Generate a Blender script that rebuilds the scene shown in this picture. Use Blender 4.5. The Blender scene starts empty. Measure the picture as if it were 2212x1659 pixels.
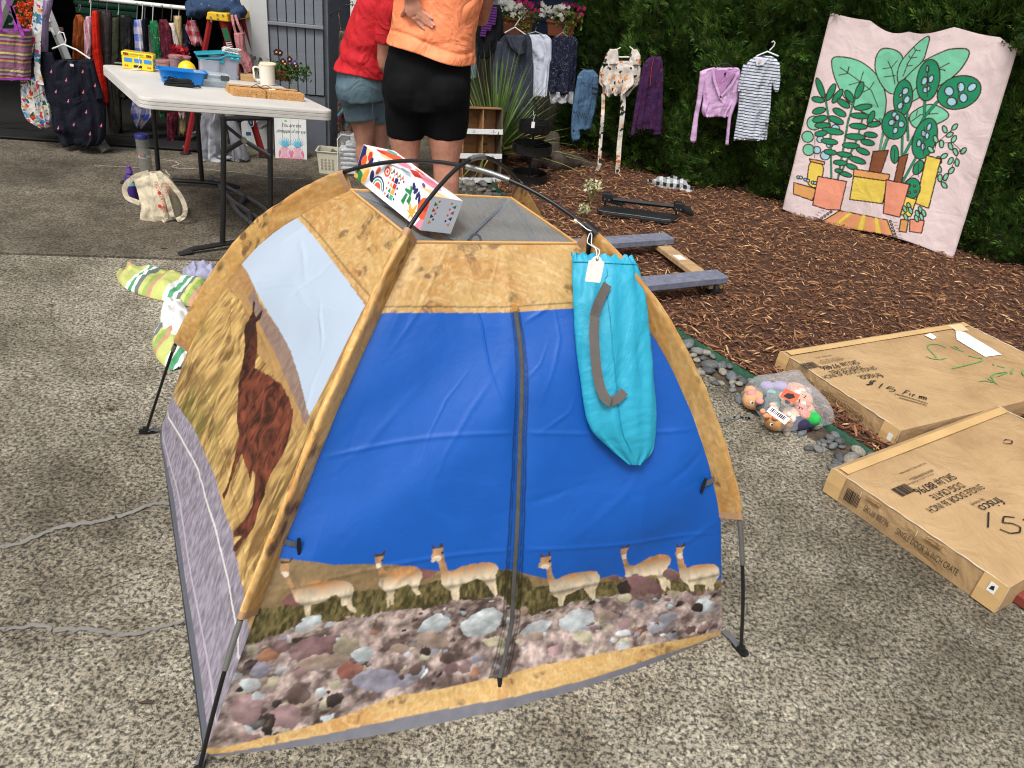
import bpy, bmesh, math, random
import numpy as np
from mathutils import Vector, Matrix
rnd = random.Random(7)
rng = np.random.default_rng(11)
SC = bpy.context.scene
COL = SC.collection
PI = math.pi

# ------------------------------------------------------------------ camera, sky, sun, exposure
FPX, CX, CY, CAM_H = 1661.0, 1106.0, 829.5, 1.5        # phone lens, in pixels of a 2212 px wide frame
down = np.array([-340.0, 2850.0, FPX]); down /= np.linalg.norm(down)
fwd_h = np.array([0, 0, 1.0]) - down * down[2]; fwd_h /= np.linalg.norm(fwd_h)
right_h = np.cross(down, fwd_h); right_h *= np.sign(right_h[0])
RW = np.array([right_h, fwd_h, -down])                   # world axes seen from the camera
cam = bpy.data.cameras.new('camera'); cam_o = bpy.data.objects.new('camera', cam); COL.objects.link(cam_o)
cr, cu, cf = RW @ [1, 0, 0], RW @ [0, -1, 0], RW @ [0, 0, 1]
cam_o.matrix_world = Matrix(((cr[0], cu[0], -cf[0], 0), (cr[1], cu[1], -cf[1], 0), (cr[2], cu[2], -cf[2], CAM_H), (0, 0, 0, 1)))
cam.sensor_width = 36; cam.lens = 36 * FPX / 2212; cam.clip_start = .02; cam.clip_end = 400
SC.camera = cam_o

SUN_EL, SUN_AZ = math.radians(60), math.radians(200)     # azimuth clockwise from +Y: behind the viewer, a little to the left
w = bpy.data.worlds.new('World'); SC.world = w; w.use_nodes = True
nt = w.node_tree; nt.nodes.clear()
sky = nt.nodes.new('ShaderNodeTexSky'); sky.sky_type = 'NISHITA'; sky.sun_disc = False
sky.sun_elevation = SUN_EL; sky.sun_rotation = SUN_AZ; sky.dust_density = 6; sky.air_density = 1.2
hs = nt.nodes.new('ShaderNodeHueSaturation'); hs.inputs['Saturation'].default_value = .28   # thin cloud takes the blue out
bg = nt.nodes.new('ShaderNodeBackground'); bg.inputs['Strength'].default_value = .14
wo = nt.nodes.new('ShaderNodeOutputWorld')
nt.links.new(sky.outputs[0], hs.inputs['Color']); nt.links.new(hs.outputs[0], bg.inputs[0]); nt.links.new(bg.outputs[0], wo.inputs[0])
sun = bpy.data.lights.new('sun', 'SUN'); sun.energy = 1.45; sun.angle = math.radians(14); sun.color = (1, .965, .91)
sun_o = bpy.data.objects.new('sun', sun); COL.objects.link(sun_o)
sd = Vector((math.sin(SUN_AZ) * math.cos(SUN_EL), math.cos(SUN_AZ) * math.cos(SUN_EL), math.sin(SUN_EL)))
sun_o.rotation_euler = sd.to_track_quat('Z', 'Y').to_euler()
SC.view_settings.view_transform = 'Standard'; SC.view_settings.look = 'None'
SC.view_settings.gamma = 1; SC.view_settings.exposure = 0.30; SC.view_settings.use_curve_mapping = False
SC.render.engine = 'CYCLES'; SC.cycles.filter_width = 1.1
SC.cycles.max_bounces = 4; SC.cycles.diffuse_bounces = 2; SC.cycles.glossy_bounces = 2; SC.cycles.transparent_max_bounces = 8; SC.cycles.use_adaptive_sampling = True; SC.cycles.adaptive_threshold = .02

# ------------------------------------------------------------------ placing
def ray(x, y): return RW @ np.array([(x - CX) / FPX, (y - CY) / FPX, 1.0])
def G(x, y, z=0.0):                                       # the spot at height z under a point of the survey picture
    d = ray(x, y); return Vector(np.array([0, 0, CAM_H]) + d * ((z - CAM_H) / d[2]))
def V(x, y, Y):                                           # the spot at distance Y
    d = ray(x, y); return Vector(np.array([0, 0, CAM_H]) + d * (Y / d[1]))

# ------------------------------------------------------------------ colours and materials
def lin(c):
    c = np.asarray(c, float) / 255.0
    return np.where(c <= .04045, c / 12.92, ((c + .055) / 1.055) ** 2.4)
def L4(c): return tuple(lin(c)) + (1.0,)
MATS = {}
def nodes_of(name):
    m = bpy.data.materials.new(name); m.use_nodes = True; t = m.node_tree; t.nodes.clear()
    o = t.nodes.new('ShaderNodeOutputMaterial'); b = t.nodes.new('ShaderNodeBsdfPrincipled')
    t.links.new(b.outputs[0], o.inputs[0])
    return m, t, b
def N(t, kind, **kw):
    n = t.nodes.new(kind)
    for k, v in kw.items():
        if k in n.inputs: n.inputs[k].default_value = v
        else: setattr(n, k, v)
    return n
def coords(t, scale=(1, 1, 1), src='Object'):
    tc = t.nodes.new('ShaderNodeTexCoord'); mp = t.nodes.new('ShaderNodeMapping'); mp.inputs['Scale'].default_value = scale
    t.links.new(tc.outputs[src], mp.inputs[0]); return mp.outputs[0]
def ramp(t, fac, stops, interp='LINEAR'):
    r = t.nodes.new('ShaderNodeValToRGB'); r.color_ramp.interpolation = interp
    e = r.color_ramp.elements
    while len(e) < len(stops): e.new(.5)
    for el, (p, c) in zip(e, stops): el.position = p; el.color = c if len(c) == 4 else L4(c)
    t.links.new(fac, r.inputs[0]); return r.outputs[0]
def mixc(t, fac, a, b, mode='MIX'):
    n = t.nodes.new('ShaderNodeMix'); n.data_type = 'RGBA'; n.blend_type = mode
    for sock, v in ((n.inputs[0], fac), (n.inputs[6], a), (n.inputs[7], b)):
        if hasattr(v, 'is_output'): t.links.new(v, sock)
        else: sock.default_value = v
    return n.outputs[2]
def noise(t, vec, scale, detail=4, rough=.55, dist=0.):
    n = N(t, 'ShaderNodeTexNoise', Scale=scale, Detail=detail, Roughness=rough, Distortion=dist); t.links.new(vec, n.inputs['Vector']); return n
def bump(t, b, h, strength=.3, dist=.01, prev=None):
    n = N(t, 'ShaderNodeBump', Strength=strength, Distance=dist); t.links.new(h, n.inputs['Height'])
    if prev is not None: t.links.new(prev, n.inputs['Normal'])
    t.links.new(n.outputs[0], b.inputs['Normal']); return n.outputs[0]
def crumple(t, b, v, k, sc=5.5):
    """soft creases and small sharp folds in cloth"""
    n1 = noise(t, v, sc, 3, .5, 1.6); n2 = noise(t, v, sc * 3.2, 2, .5, 2.5); r = ramp(t, n2.outputs[0], [(.42, (0, 0, 0)), (.5, (255, 255, 255)), (.58, (0, 0, 0))])
    p = bump(t, b, n1.outputs[0], min(1., .8 * k), .05 * k); return bump(t, b, r, .10 * k, .006, p)
def mat(name, col, rough=.75, var=.14, vs=7., bs=90., bmp=.25, bd=.002, metal=0., spec=.4, alpha=1., trans=0., sheen=0., aniso=(1, 1, 1), wr=0.):
    if name in MATS: return MATS[name]
    m, t, b = nodes_of(name); v = coords(t, aniso)
    c = lin(col); n1 = noise(t, v, vs, 5)
    dk, lt = tuple(c * (1 - var)) + (1,), tuple(np.minimum(c * (1 + var) + .004, 1)) + (1,)
    t.links.new(ramp(t, n1.outputs[0], [(.3, dk), (.7, lt)]), b.inputs['Base Color'])
    b.inputs['Roughness'].default_value = rough; b.inputs['Metallic'].default_value = metal
    b.inputs['Specular IOR Level'].default_value = spec; b.inputs['Alpha'].default_value = alpha
    b.inputs['Transmission Weight'].default_value = trans; b.inputs['Sheen Weight'].default_value = sheen
    pv_ = crumple(t, b, v, wr) if wr else None
    if bmp: bump(t, b, noise(t, v, bs, 3).outputs[0], bmp, bd, pv_)
    MATS[name] = m; return m
def attr_mat(name, rough=.7, bs=200., bmp=.2, bd=.001, spec=.35, transl=0., sheen=0., wr=0.):
    if name in MATS: return MATS[name]
    m, t, b = nodes_of(name); a = N(t, 'ShaderNodeVertexColor', layer_name='Col')
    t.links.new(a.outputs[0], b.inputs['Base Color']); b.inputs['Roughness'].default_value = rough
    b.inputs['Specular IOR Level'].default_value = spec; b.inputs['Sheen Weight'].default_value = sheen
    if bmp: bump(t, b, noise(t, coords(t), bs, 3).outputs[0], bmp, bd, crumple(t, b, coords(t), wr, 5.) if wr else None)
    if transl:
        tr = t.nodes.new('ShaderNodeBsdfTranslucent'); t.links.new(a.outputs[0], tr.inputs[0])
        mx = N(t, 'ShaderNodeMixShader', Fac=transl); t.links.new(b.outputs[0], mx.inputs[1]); t.links.new(tr.outputs[0], mx.inputs[2])
        t.links.new(mx.outputs[0], [n for n in t.nodes if n.type == 'OUTPUT_MATERIAL'][0].inputs[0])
    MATS[name] = m; return m

# ------------------------------------------------------------------ numpy noise for weaves, prints and folds
_T = rng.random((256, 256))
def vnoise(x, y, seed=0):
    x = np.asarray(x, float) + seed * 17.3; y = np.asarray(y, float) + seed * 9.7
    xi, yi = np.floor(x).astype(int), np.floor(y).astype(int); fx, fy = x - xi, y - yi
    fx, fy = fx * fx * (3 - 2 * fx), fy * fy * (3 - 2 * fy)
    g = lambda a, b: _T[a & 255, b & 255]
    return (g(xi, yi) * (1 - fx) + g(xi + 1, yi) * fx) * (1 - fy) + (g(xi, yi + 1) * (1 - fx) + g(xi + 1, yi + 1) * fx) * fy
def fbm(x, y, oct=4, seed=0):
    s = 0; a = .5; tot = 0
    for k in range(oct): s = s + a * vnoise(x * 2 ** k, y * 2 ** k, seed + k); tot += a; a *= .55
    return s / tot
def inside(poly, X, Y):
    r = np.zeros(X.shape, bool); n = len(poly)
    for i in range(n):
        x0, y0 = poly[i]; x1, y1 = poly[(i + 1) % n]
        if y0 == y1: continue
        c = ((y0 > Y) != (y1 > Y)) & (X < (x1 - x0) * (Y - y0) / (y1 - y0) + x0); r ^= c
    return r
def soft(c):
    for ax in (0, 1): c = .8 * c + .1 * (np.roll(c, 1, ax) + np.roll(c, -1, ax))
    return c
def seg_dist(pts, X, Y):
    d = np.full(X.shape, 1e9)
    for (x0, y0), (x1, y1) in zip(pts[:-1], pts[1:]):
        dx, dy = x1 - x0, y1 - y0; q = np.clip(((X - x0) * dx + (Y - y0) * dy) / (dx * dx + dy * dy + 1e-12), 0, 1)
        d = np.minimum(d, np.hypot(X - x0 - q * dx, Y - y0 - q * dy))
    return d

# ------------------------------------------------------------------ meshes
def thing(name, label, cat, loc=(0, 0, 0), rz=0., group=None):
    o = bpy.data.objects.new(name, None); COL.objects.link(o); o.location = loc; o.rotation_euler = (0, 0, rz)
    o.empty_display_size = .1; return tag(o, label, cat, group)
def tag(o, label=None, cat=None, group=None, kind=None):
    if label: o['label'] = label
    if cat: o['category'] = cat
    if group: o['group'] = group
    if kind: o['kind'] = kind
    return o
def link(name, me, m=None, parent=None, smooth=True):
    o = bpy.data.objects.new(name, me); COL.objects.link(o)
    if m is not None: me.materials.append(m)
    if smooth and len(me.polygons): me.polygons.foreach_set('use_smooth', [True] * len(me.polygons))
    if parent is not None: o.parent = parent
    return o
def loc_of(parent):
    M = Matrix()
    while parent is not None: M = parent.matrix_basis @ M; parent = parent.parent
    return M.inverted()
class MB:
    """collects shapes given in world (or local) metres; build() makes them ONE mesh"""
    def __init__(s): s.v = []; s.f = []; s.mi = []
    def add(s, vs, fs, mi=0):
        k = len(s.v); s.v += [tuple(map(float, q)) for q in vs]; s.f += [tuple(i + k for i in q) for q in fs]; s.mi += [mi] * len(fs); return s
    def box(s, c, size, M=None, mi=0, ch=0.):
        c = Vector(c); hx, hy, hz = [a / 2 for a in size]
        if ch:
            pts = []
            for z in (-hz, -hz + ch, hz - ch, hz):
                q = ch if abs(z) == hz else 0
                x, y = hx - q, hy - q
                pts += [(-x + ch * .5, -y, z), (x - ch * .5, -y, z), (x, -y + ch * .5, z), (x, y - ch * .5, z), (x - ch * .5, y, z), (-x + ch * .5, y, z), (-x, y - ch * .5, z), (-x, -y + ch * .5, z)]
            fs = [tuple(range(7, -1, -1)), tuple(range(24, 32))] + [(r * 8 + i, r * 8 + (i + 1) % 8, r * 8 + 8 + (i + 1) % 8, r * 8 + 8 + i) for r in range(3) for i in range(8)]
        else:
            pts = [(x, y, z) for z in (-hz, hz) for x, y in ((-hx, -hy), (hx, -hy), (hx, hy), (-hx, hy))]
            fs = [(3, 2, 1, 0), (4, 5, 6, 7), (0, 1, 5, 4), (1, 2, 6, 5), (2, 3, 7, 6), (3, 0, 4, 7)]
        pts = [Vector(p) for p in pts]
        if M is not None: pts = [M @ p for p in pts]
        return s.add([p + c for p in pts], fs, mi)
    def tube(s, path, r, n=8, mi=0, side=None, cap=True, flat=1.):
        P = [Vector(p) for p in path]; m = len(P); rs = r if hasattr(r, '__len__') else [r] * m
        vs = []; prev = None
        for i, p in enumerate(P):
            T = (P[min(i + 1, m - 1)] - P[max(i - 1, 0)])
            T = T.normalized() if T.length > 1e-9 else Vector((0, 0, 1))
            if prev is None:
                A = Vector(side) if side is not None else (Vector((0, 0, 1)) if abs(T.z) < .9 else Vector((1, 0, 0)))
            else: A = prev
            A = (A - T * A.dot(T)).normalized(); B = T.cross(A); prev = A
            a, b = (rs[i] if hasattr(rs[i], '__len__') else (rs[i], rs[i] * flat))
            vs += [p + A * (a * math.cos(2 * PI * k / n)) + B * (b * math.sin(2 * PI * k / n)) for k in range(n)]
        fs = [(i * n + k, i * n + (k + 1) % n, (i + 1) * n + (k + 1) % n, (i + 1) * n + k) for i in range(m - 1) for k in range(n)]
        if cap: fs += [tuple(range(n - 1, -1, -1)), tuple((m - 1) * n + k for k in range(n))]
        return s.add(vs, fs, mi)
    def lathe(s, c, prof, n=20, mi=0, M=None, cap=True):
        c = Vector(c); vs = []
        for r, z in prof: vs += [Vector((r * math.cos(2 * PI * k / n), r * math.sin(2 * PI * k / n), z)) for k in range(n)]
        if M is not None: vs = [M @ q for q in vs]
        m = len(prof)
        fs = [(i * n + k, i * n + (k + 1) % n, (i + 1) * n + (k + 1) % n, (i + 1) * n + k) for i in range(m - 1) for k in range(n)]
        if cap: fs += [tuple(range(n - 1, -1, -1)), tuple((m - 1) * n + k for k in range(n))]
        return s.add([q + c for q in vs], fs, mi)
    def prism(s, poly, M, h, mi=0):
        """poly in the local xy plane of matrix M, raised along local z by h"""
        n = len(poly); vs = [M @ Vector((x, y, z)) for z in (0, h) for x, y in poly]
        return s.add(vs, [tuple(range(n - 1, -1, -1)), tuple(range(n, 2 * n))] + [(i, (i + 1) % n, n + (i + 1) % n, n + i) for i in range(n)], mi)
    def ribbon(s, pts, wd, up=(0, 0, 1), mi=0, h=0.):
        P = [Vector(p) for p in pts]; vs = []; up = Vector(up); m = len(P)
        for i, p in enumerate(P):
            T = (P[min(i + 1, m - 1)] - P[max(i - 1, 0)]).normalized(); q = T.cross(up).normalized()
            ww = wd[i] if hasattr(wd, '__len__') else wd
            vs += [p - q * ww / 2, p + q * ww / 2]
        fs = [(2 * i, 2 * i + 1, 2 * i + 3, 2 * i + 2) for i in range(m - 1)]
        return s.add(vs, fs, mi)
    def build(s, name, m=None, parent=None, smooth=False, local=False, bevel=0., edge_split=True):
        me = bpy.data.meshes.new(name); vs = s.v
        if parent is not None and not local:
            Q = loc_of(parent); vs = [tuple(Q @ Vector(q)) for q in vs]
        me.from_pydata(vs, [], s.f); me.update()
        ms = m if isinstance(m, (list, tuple)) else [m]
        o = link(name, me, None, parent, smooth)
        for q in ms:
            if q is not None: me.materials.append(q)
        if len(ms) > 1: me.polygons.foreach_set('material_index', s.mi)
        if smooth:
            me.polygons.foreach_set('use_smooth', [True] * len(me.polygons))
            try: me.set_sharp_from_angle(angle=math.radians(40))
            except Exception: pass
        if bevel:
            b = o.modifiers.new('bevel', 'BEVEL'); b.width = bevel; b.segments = 2; b.limit_method = 'ANGLE'
        return o
def gridmesh(name, P, m=None, parent=None, col=None, closed=False, world=True, thick=0.):
    n, k = P.shape[:2]; vs = P.reshape(-1, 3).astype(np.float64)
    if parent is not None and world:
        Q = np.array(loc_of(parent)); vs = vs @ Q[:3, :3].T + Q[:3, 3]
    i, j = np.meshgrid(np.arange(n if closed else n - 1), np.arange(k - 1), indexing='ij')
    a = i * k + j; b = ((i + 1) % n) * k + j
    F = np.stack([a, b, b + 1, a + 1], -1).reshape(-1, 4)
    me = bpy.data.meshes.new(name); me.vertices.add(len(vs)); me.vertices.foreach_set('co', vs.ravel())
    me.loops.add(F.size); me.loops.foreach_set('vertex_index', F.ravel().astype(np.int32))
    me.polygons.add(len(F)); me.polygons.foreach_set('loop_start', np.arange(0, F.size, 4, dtype=np.int32))
    me.update(calc_edges=True); me.validate()
    if col is not None:
        c = np.ones((len(vs), 4)); c[:, :3] = col.reshape(-1, 3)
        at = me.color_attributes.new('Col', 'FLOAT_COLOR', 'POINT'); at.data.foreach_set('color', c.ravel().astype(np.float32))
    o = link(name, me, m, parent, True)
    if thick:
        s = o.modifiers.new('cloth', 'SOLIDIFY'); s.thickness = thick; s.offset = 0
    return o
def facecols(me, cols, per):
    """one colour for each run of `per` vertices"""
    c = np.ones((len(me.vertices), 4), np.float32); c[:, :3] = np.repeat(cols, per, 0)[:len(c)]
    at = me.color_attributes.new('Col', 'FLOAT_COLOR', 'POINT'); at.data.foreach_set('color', c.ravel())
def soup(name, verts, faces, cols, per, m, parent=None, kind=None, world=True):
    me = bpy.data.meshes.new(name); vs = verts.reshape(-1, 3)
    if parent is not None and world:
        Q = np.array(loc_of(parent)); vs = vs @ Q[:3, :3].T + Q[:3, 3]
    nl = faces.shape[1]
    me.vertices.add(len(vs)); me.vertices.foreach_set('co', vs.ravel().astype(np.float32))
    me.loops.add(faces.size); me.loops.foreach_set('vertex_index', faces.ravel().astype(np.int32))
    me.polygons.add(len(faces)); me.polygons.foreach_set('loop_start', np.arange(0, faces.size, nl, dtype=np.int32))
    me.update(calc_edges=True); me.validate()
    if cols is not None: facecols(me, cols, per)
    o = link(name, me, m, parent, False)
    if kind: o['kind'] = kind
    return o
def text(s, size, m, parent, M, name='printed_text', align='LEFT', sx=1., shear=0., world=True):
    cu_ = bpy.data.curves.new('t', 'FONT'); cu_.body = s; cu_.size = size; cu_.align_x = align; cu_.shear = shear; cu_.resolution_u = 3
    to = bpy.data.objects.new('t', cu_); COL.objects.link(to)
    me = bpy.data.meshes.new_from_object(to.evaluated_get(bpy.context.evaluated_depsgraph_get()))
    bpy.data.objects.remove(to); bpy.data.curves.remove(cu_)
    me.transform((loc_of(parent) if world else Matrix()) @ M @ Matrix.Diagonal((sx, 1, 1, 1)))
    me.materials.clear(); me.name = name
    return link(name, me, m, parent, False)
def frame(o, x, y):
    """matrix with origin o, x axis along x, y as near as can be to y"""
    x = Vector(x).normalized(); z = x.cross(Vector(y)).normalized(); y = z.cross(x)
    return Matrix(((x.x, y.x, z.x, o[0]), (x.y, y.y, z.y, o[1]), (x.z, y.z, z.z, o[2]), (0, 0, 0, 1)))
def smooth_path(pts, n=40, it=8):
    P = np.asarray([tuple(p) for p in pts], float); d = np.r_[0, np.cumsum(np.linalg.norm(np.diff(P, axis=0), axis=1))]
    u = np.linspace(0, d[-1], n); Q = np.stack([np.interp(u, d, P[:, k]) for k in range(P.shape[1])], 1)
    for _ in range(it): Q[1:-1] = .5 * Q[1:-1] + .25 * (Q[:-2] + Q[2:])
    return Q
def loft(rows, n=36, fold=.012, k=5., seed=0, sub=26, drop=0., flat=2.6):
    """closed cloth tube. rows: (z, x_left, x_right, half_depth). returns an (n, m, 3) array in local metres (front = -y)"""
    R = np.asarray(rows, float); d = np.r_[0, np.cumsum(np.abs(np.diff(R[:, 0])) + .3 * np.abs(np.diff(R[:, 1])))]
    u = np.linspace(0, d[-1], sub); Q = np.stack([np.interp(u, d, R[:, c]) for c in range(4)], 1)
    for _ in range(2): Q[1:-1] = .5 * Q[1:-1] + .25 * (Q[:-2] + Q[2:])
    th = np.linspace(0, 2 * PI, n + 1)[:-1]
    ct, st = np.cos(th), np.sin(th)
    ex = np.sign(ct) * np.abs(ct) ** (2 / flat); ey = np.sign(st) * np.abs(st) ** (2 / flat)
    v = np.linspace(0, 1, sub)[None, :]
    X = (Q[:, 1] + Q[:, 2])[None] / 2 + ex[:, None] * (Q[:, 2] - Q[:, 1])[None] / 2
    Y = ey[:, None] * Q[:, 3][None]
    ph = seed * 2.1
    xx = ex[:, None] * np.ones_like(v)
    f = np.sin(xx * k + ph + 1.3 * np.sin(v * 3 + ph)) + .6 * np.sin(xx * k * 1.9 - ph * 1.7 + v * 2) + 1.6 * (fbm(xx * 3 + 9, v * 5, 3, seed) - .5)
    Y = Y + fold * f * (.25 + .75 * v) * (np.abs(ey)[:, None] + .15)
    Z = np.broadcast_to(Q[:, 0][None], X.shape) + drop * v * np.sin(xx * k * .7 + ph) * .3
    return np.stack([X, Y, Z], -1)
def copy_tree(o, parent=None):
    c = o.copy(); COL.objects.link(c); c.parent = parent
    for ch in list(o.children): copy_tree(ch, c)
    return c
def hull_remesh(name, mb, m, parent, voxel=.012, smooth=6, local=False):
    """closed overlapping limbs melted into one continuous skin"""
    me = bpy.data.meshes.new(name); vs = mb.v
    if parent is not None and not local:
        Q = loc_of(parent); vs = [tuple(Q @ Vector(q)) for q in vs]
    me.from_pydata(vs, [], mb.f); me.update()
    t = bpy.data.objects.new('t', me); COL.objects.link(t)
    r = t.modifiers.new('r', 'REMESH'); r.mode = 'VOXEL'; r.voxel_size = voxel
    if smooth: q = t.modifiers.new('s', 'SMOOTH'); q.factor = .5; q.iterations = smooth
    out = bpy.data.meshes.new_from_object(t.evaluated_get(bpy.context.evaluated_depsgraph_get()))
    bpy.data.objects.remove(t); out.materials.clear(); out.name = name
    return link(name, out, m, parent, True)
# ================================================================== the setting: ground
def concrete(name, cols, patch, contrast):
    m, t, b = nodes_of(name); v = coords(t)
    big = noise(t, v, .9 * patch, 4, .6); mid = noise(t, v, 7, 4, .7); fine = noise(t, v, 86, 3, .85)
    v1 = N(t, 'ShaderNodeTexVoronoi', Scale=150.); t.links.new(v, v1.inputs['Vector'])
    sp = t.nodes.new('ShaderNodeSeparateColor'); t.links.new(v1.outputs['Color'], sp.inputs[0])
    stone = ramp(t, sp.outputs[0], [(0, cols[0]), (.25, cols[1]), (.5, cols[2]), (.72, cols[3]), (.9, cols[4]), (1, cols[5])], 'CONSTANT')
    paste = ramp(t, fine.outputs[0], [(.38, cols[0]), (.47, cols[2]), (.54, cols[4]), (.68, cols[4])])
    c = mixc(t, .6, stone, paste)
    lich = ramp(t, mid.outputs[0], [(.34, (196, 192, 186)), (.62, (255, 255, 255))]); c = mixc(t, contrast, c, lich, 'MULTIPLY')
    old = ramp(t, big.outputs[0], [(.34, (158, 152, 144)), (.62, (255, 252, 246))]); c = mixc(t, contrast, c, old, 'MULTIPLY')
    t.links.new(c, b.inputs['Base Color']); b.inputs['Roughness'].default_value = .85; b.inputs['Specular IOR Level'].default_value = .3
    h_ = N(t, 'ShaderNodeMath', operation='ADD'); t.links.new(fine.outputs[0], h_.inputs[0]); t.links.new(sp.outputs[1], h_.inputs[1]); bump(t, b, h_.outputs[0], .5, .004)
    return m
M_near = concrete('aggregate_concrete_near', [(58, 57, 54), (88, 86, 80), (116, 113, 104), (146, 141, 129), (216, 209, 190), (152, 130, 104)], 1., .95)
M_far = concrete('aggregate_concrete_far', [(60, 57, 53), (82, 77, 70), (102, 96, 87), (120, 113, 101), (154, 146, 130), (122, 104, 86)], 1.4, .85)
EDGE = smooth_path([(3.6, -3.), (2.5, .3), (1.75, 1.72), (1.322, 2.402), (.962, 2.918), (.758, 3.173), (.4, 3.75), (.05, 4.45), (-.25, 5.1), (-.45, 5.9), (-.5, 6.7)], 90, 6)
_t = np.gradient(EDGE, axis=0); _t /= np.linalg.norm(_t, axis=1)[:, None]; EN = np.stack([-_t[:, 1], _t[:, 0]], 1)   # to the driveway side
EN *= np.sign(-EN[:, :1])
SLAB = EDGE + EN * (.15 + .03 * np.sin(np.linspace(0, 20, 90)))[:, None]
j0, j1 = G(0, 548), G(430, 562); jd = (j1 - j0).normalized()
def joint_y(x): return j0.y + (x - j0.x) * jd.y / jd.x
def slab(name, pts, m, top=0.):
    mb = MB(); mb.prism(pts, Matrix.Translation((0, 0, -.12)), .12 + top)
    o = mb.build(name, m, None); o['kind'] = 'structure'; return o
k = int(np.argmin([abs(p[1] - joint_y(p[0])) for p in SLAB]))
near = [(-14, -6)] + [tuple(p) for p in SLAB[:k]] + [(SLAB[k][0], joint_y(SLAB[k][0]) - .008), (-14, joint_y(-14) - .008)]
far = [(-14, joint_y(-14) + .008), (SLAB[k][0], joint_y(SLAB[k][0]) + .008)] + [tuple(p) for p in SLAB[k + 1:]] + [(-.5, 7.2), (-1.6, 12), (-14, 12)]
drive = slab('driveway', near, M_near); drive_far = slab('driveway_apron', far, M_far, .004)
g = MB(); g.add([(-150, -60, -.06), (150, -60, -.06), (150, 220, -.06), (-150, 220, -.06)], [(0, 1, 2, 3)])
tag(g.build('ground', mat('garden_soil', (86, 70, 54), .95, .3, 3., 40, .6, .02)), kind='structure')
# grey sealant run into the cracks, and hairline cracks further up
M_seal = mat('crack_sealant', (122, 120, 114), .8, .1, 12, 60, .3, .003)
def zpath(pts, x0, y0, sc): return [G((x0 + a / sc) / 1.82278, (y0 + b / sc) / 1.82278, .004) for a, b in pts]
for pts, wd in ((zpath([(-40, 960), (0, 948), (60, 935), (130, 905), (190, 882), (280, 870), (380, 845), (440, 825), (500, 803), (555, 805)], 0, 1000, .82), .013),
                (zpath([(-40, 1216), (0, 1213), (60, 1205), (135, 1198), (170, 1215), (260, 1213), (330, 1215), (400, 1225), (470, 1218), (530, 1200), (590, 1186)], 0, 1000, .82), .010),
                (zpath([(560, 1215), (630, 1210), (700, 1190), (780, 1185), (830, 1188), (850, 1155), (880, 1130)], 2500, 1000, 1.844), .016)):
    Q = smooth_path(pts, 60, 1); Q[:, :2] += np.c_[vnoise(np.arange(60) * .8, 0 * np.arange(60)) - .5, vnoise(np.arange(60) * .8, 3 + 0 * np.arange(60)) - .5] * .012
    ww = [wd * (.7 + .6 * vnoise(i * .35, 2.2)) for i in range(60)]
    MB().ribbon(Q, ww).build('crack_seal', M_seal, drive)
M_crack = mat('hairline_crack', (176, 168, 152), .9, .15, 20, 60, .2)
for pts in ([(-60, 1360), (0, 1360), (150, 1362), (310, 1375)], [(500, 1310), (600, 1320), (640, 1345), (570, 1365), (620, 1380), (860, 1385), (1100, 1410), (1350, 1450), (1650, 1465)], [(500, 1395), (520, 1390), (540, 1425), (560, 1450), (620, 1480), (680, 1500)]):
    Q = smooth_path([p + Vector((0, 0, .004)) for p in zpath(pts, 400, 0, 2.074)], 50, 1); Q[:, :2] += (rng.random((50, 2)) - .5) * .014
    MB().ribbon(Q, [.006 + .005 * rnd.random() for _ in range(50)]).build('crack', M_crack, drive_far)
# ---- mulch bed and its chips
xs = np.linspace(-.6, 7, 120); ys = np.linspace(-3, 9, 160); X, Y = np.meshgrid(xs, ys, indexing='ij')
ex = np.interp(Y, EDGE[:, 1], EDGE[:, 0])
X = ex + .01 + (X - xs[0]) * 1.0
Zm = .004 + .022 * fbm(X * 3, Y * 3, 3, 2) + .02 * fbm(X * 14, Y * 14, 2, 3) - .012
M_mulch, t, b = nodes_of('bark_mulch'); v = coords(t)
n1 = noise(t, v, 60, 5, .7, 1.5)
t.links.new(ramp(t, n1.outputs[0], [(.3, (48, 29, 20)), (.5, (82, 52, 35)), (.68, (104, 69, 47)), (.8, (130, 92, 64))]), b.inputs['Base Color']); b.inputs['Roughness'].default_value = .95
bump(t, b, n1.outputs[0], .9, .02)
mulch = gridmesh('mulch_bed', np.stack([X, Y, Zm], -1), M_mulch); mulch['kind'] = 'structure'
NCH = 60000
cy_ = 2.0 + 5.0 * rng.random(NCH) ** 1.25; cy_[:9000] = -.2 + 2.6 * rng.random(9000)
cx_ = np.interp(cy_, EDGE[:, 1], EDGE[:, 0]) + .012 + 3.9 * rng.random(NCH) ** 1.1
big = rng.random(NCH) ** 3.0
ln = .011 + .048 * big + .012 * rng.random(NCH); wd = .0025 + ln * (.05 + .10 * rng.random(NCH)); th = wd * .5
a = rng.random(NCH) * 2 * PI; tilt = (rng.random(NCH) - .5) * .7
cz = .006 + .022 * fbm(cx_ * 3, cy_ * 3, 3, 2) + .018 * rng.random(NCH)
d = np.stack([np.cos(a) * np.cos(tilt), np.sin(a) * np.cos(tilt), np.sin(tilt)], -1); s_ = np.stack([-np.sin(a), np.cos(a), 0 * a], -1)
up = np.cross(d, s_); C = np.stack([cx_, cy_, cz], -1); h = ln[:, None] / 2 * d; q = wd[:, None] / 2 * s_; u_ = th[:, None] * up
bend = (rng.random(NCH) - .5)[:, None] * q * 1.5
vs = np.stack([C - h + bend - q * .5, C - h + bend + q * .5, C - q, C + q, C + h * .95 - q * .7 - bend, C + h + q * .4 - bend, C + u_ - q * .5, C + u_ + q * .5], 1)
fs = np.array([(0, 1, 7), (0, 7, 6), (6, 7, 5), (6, 5, 4), (0, 6, 2), (2, 6, 4), (1, 3, 7), (3, 5, 7)])
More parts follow.
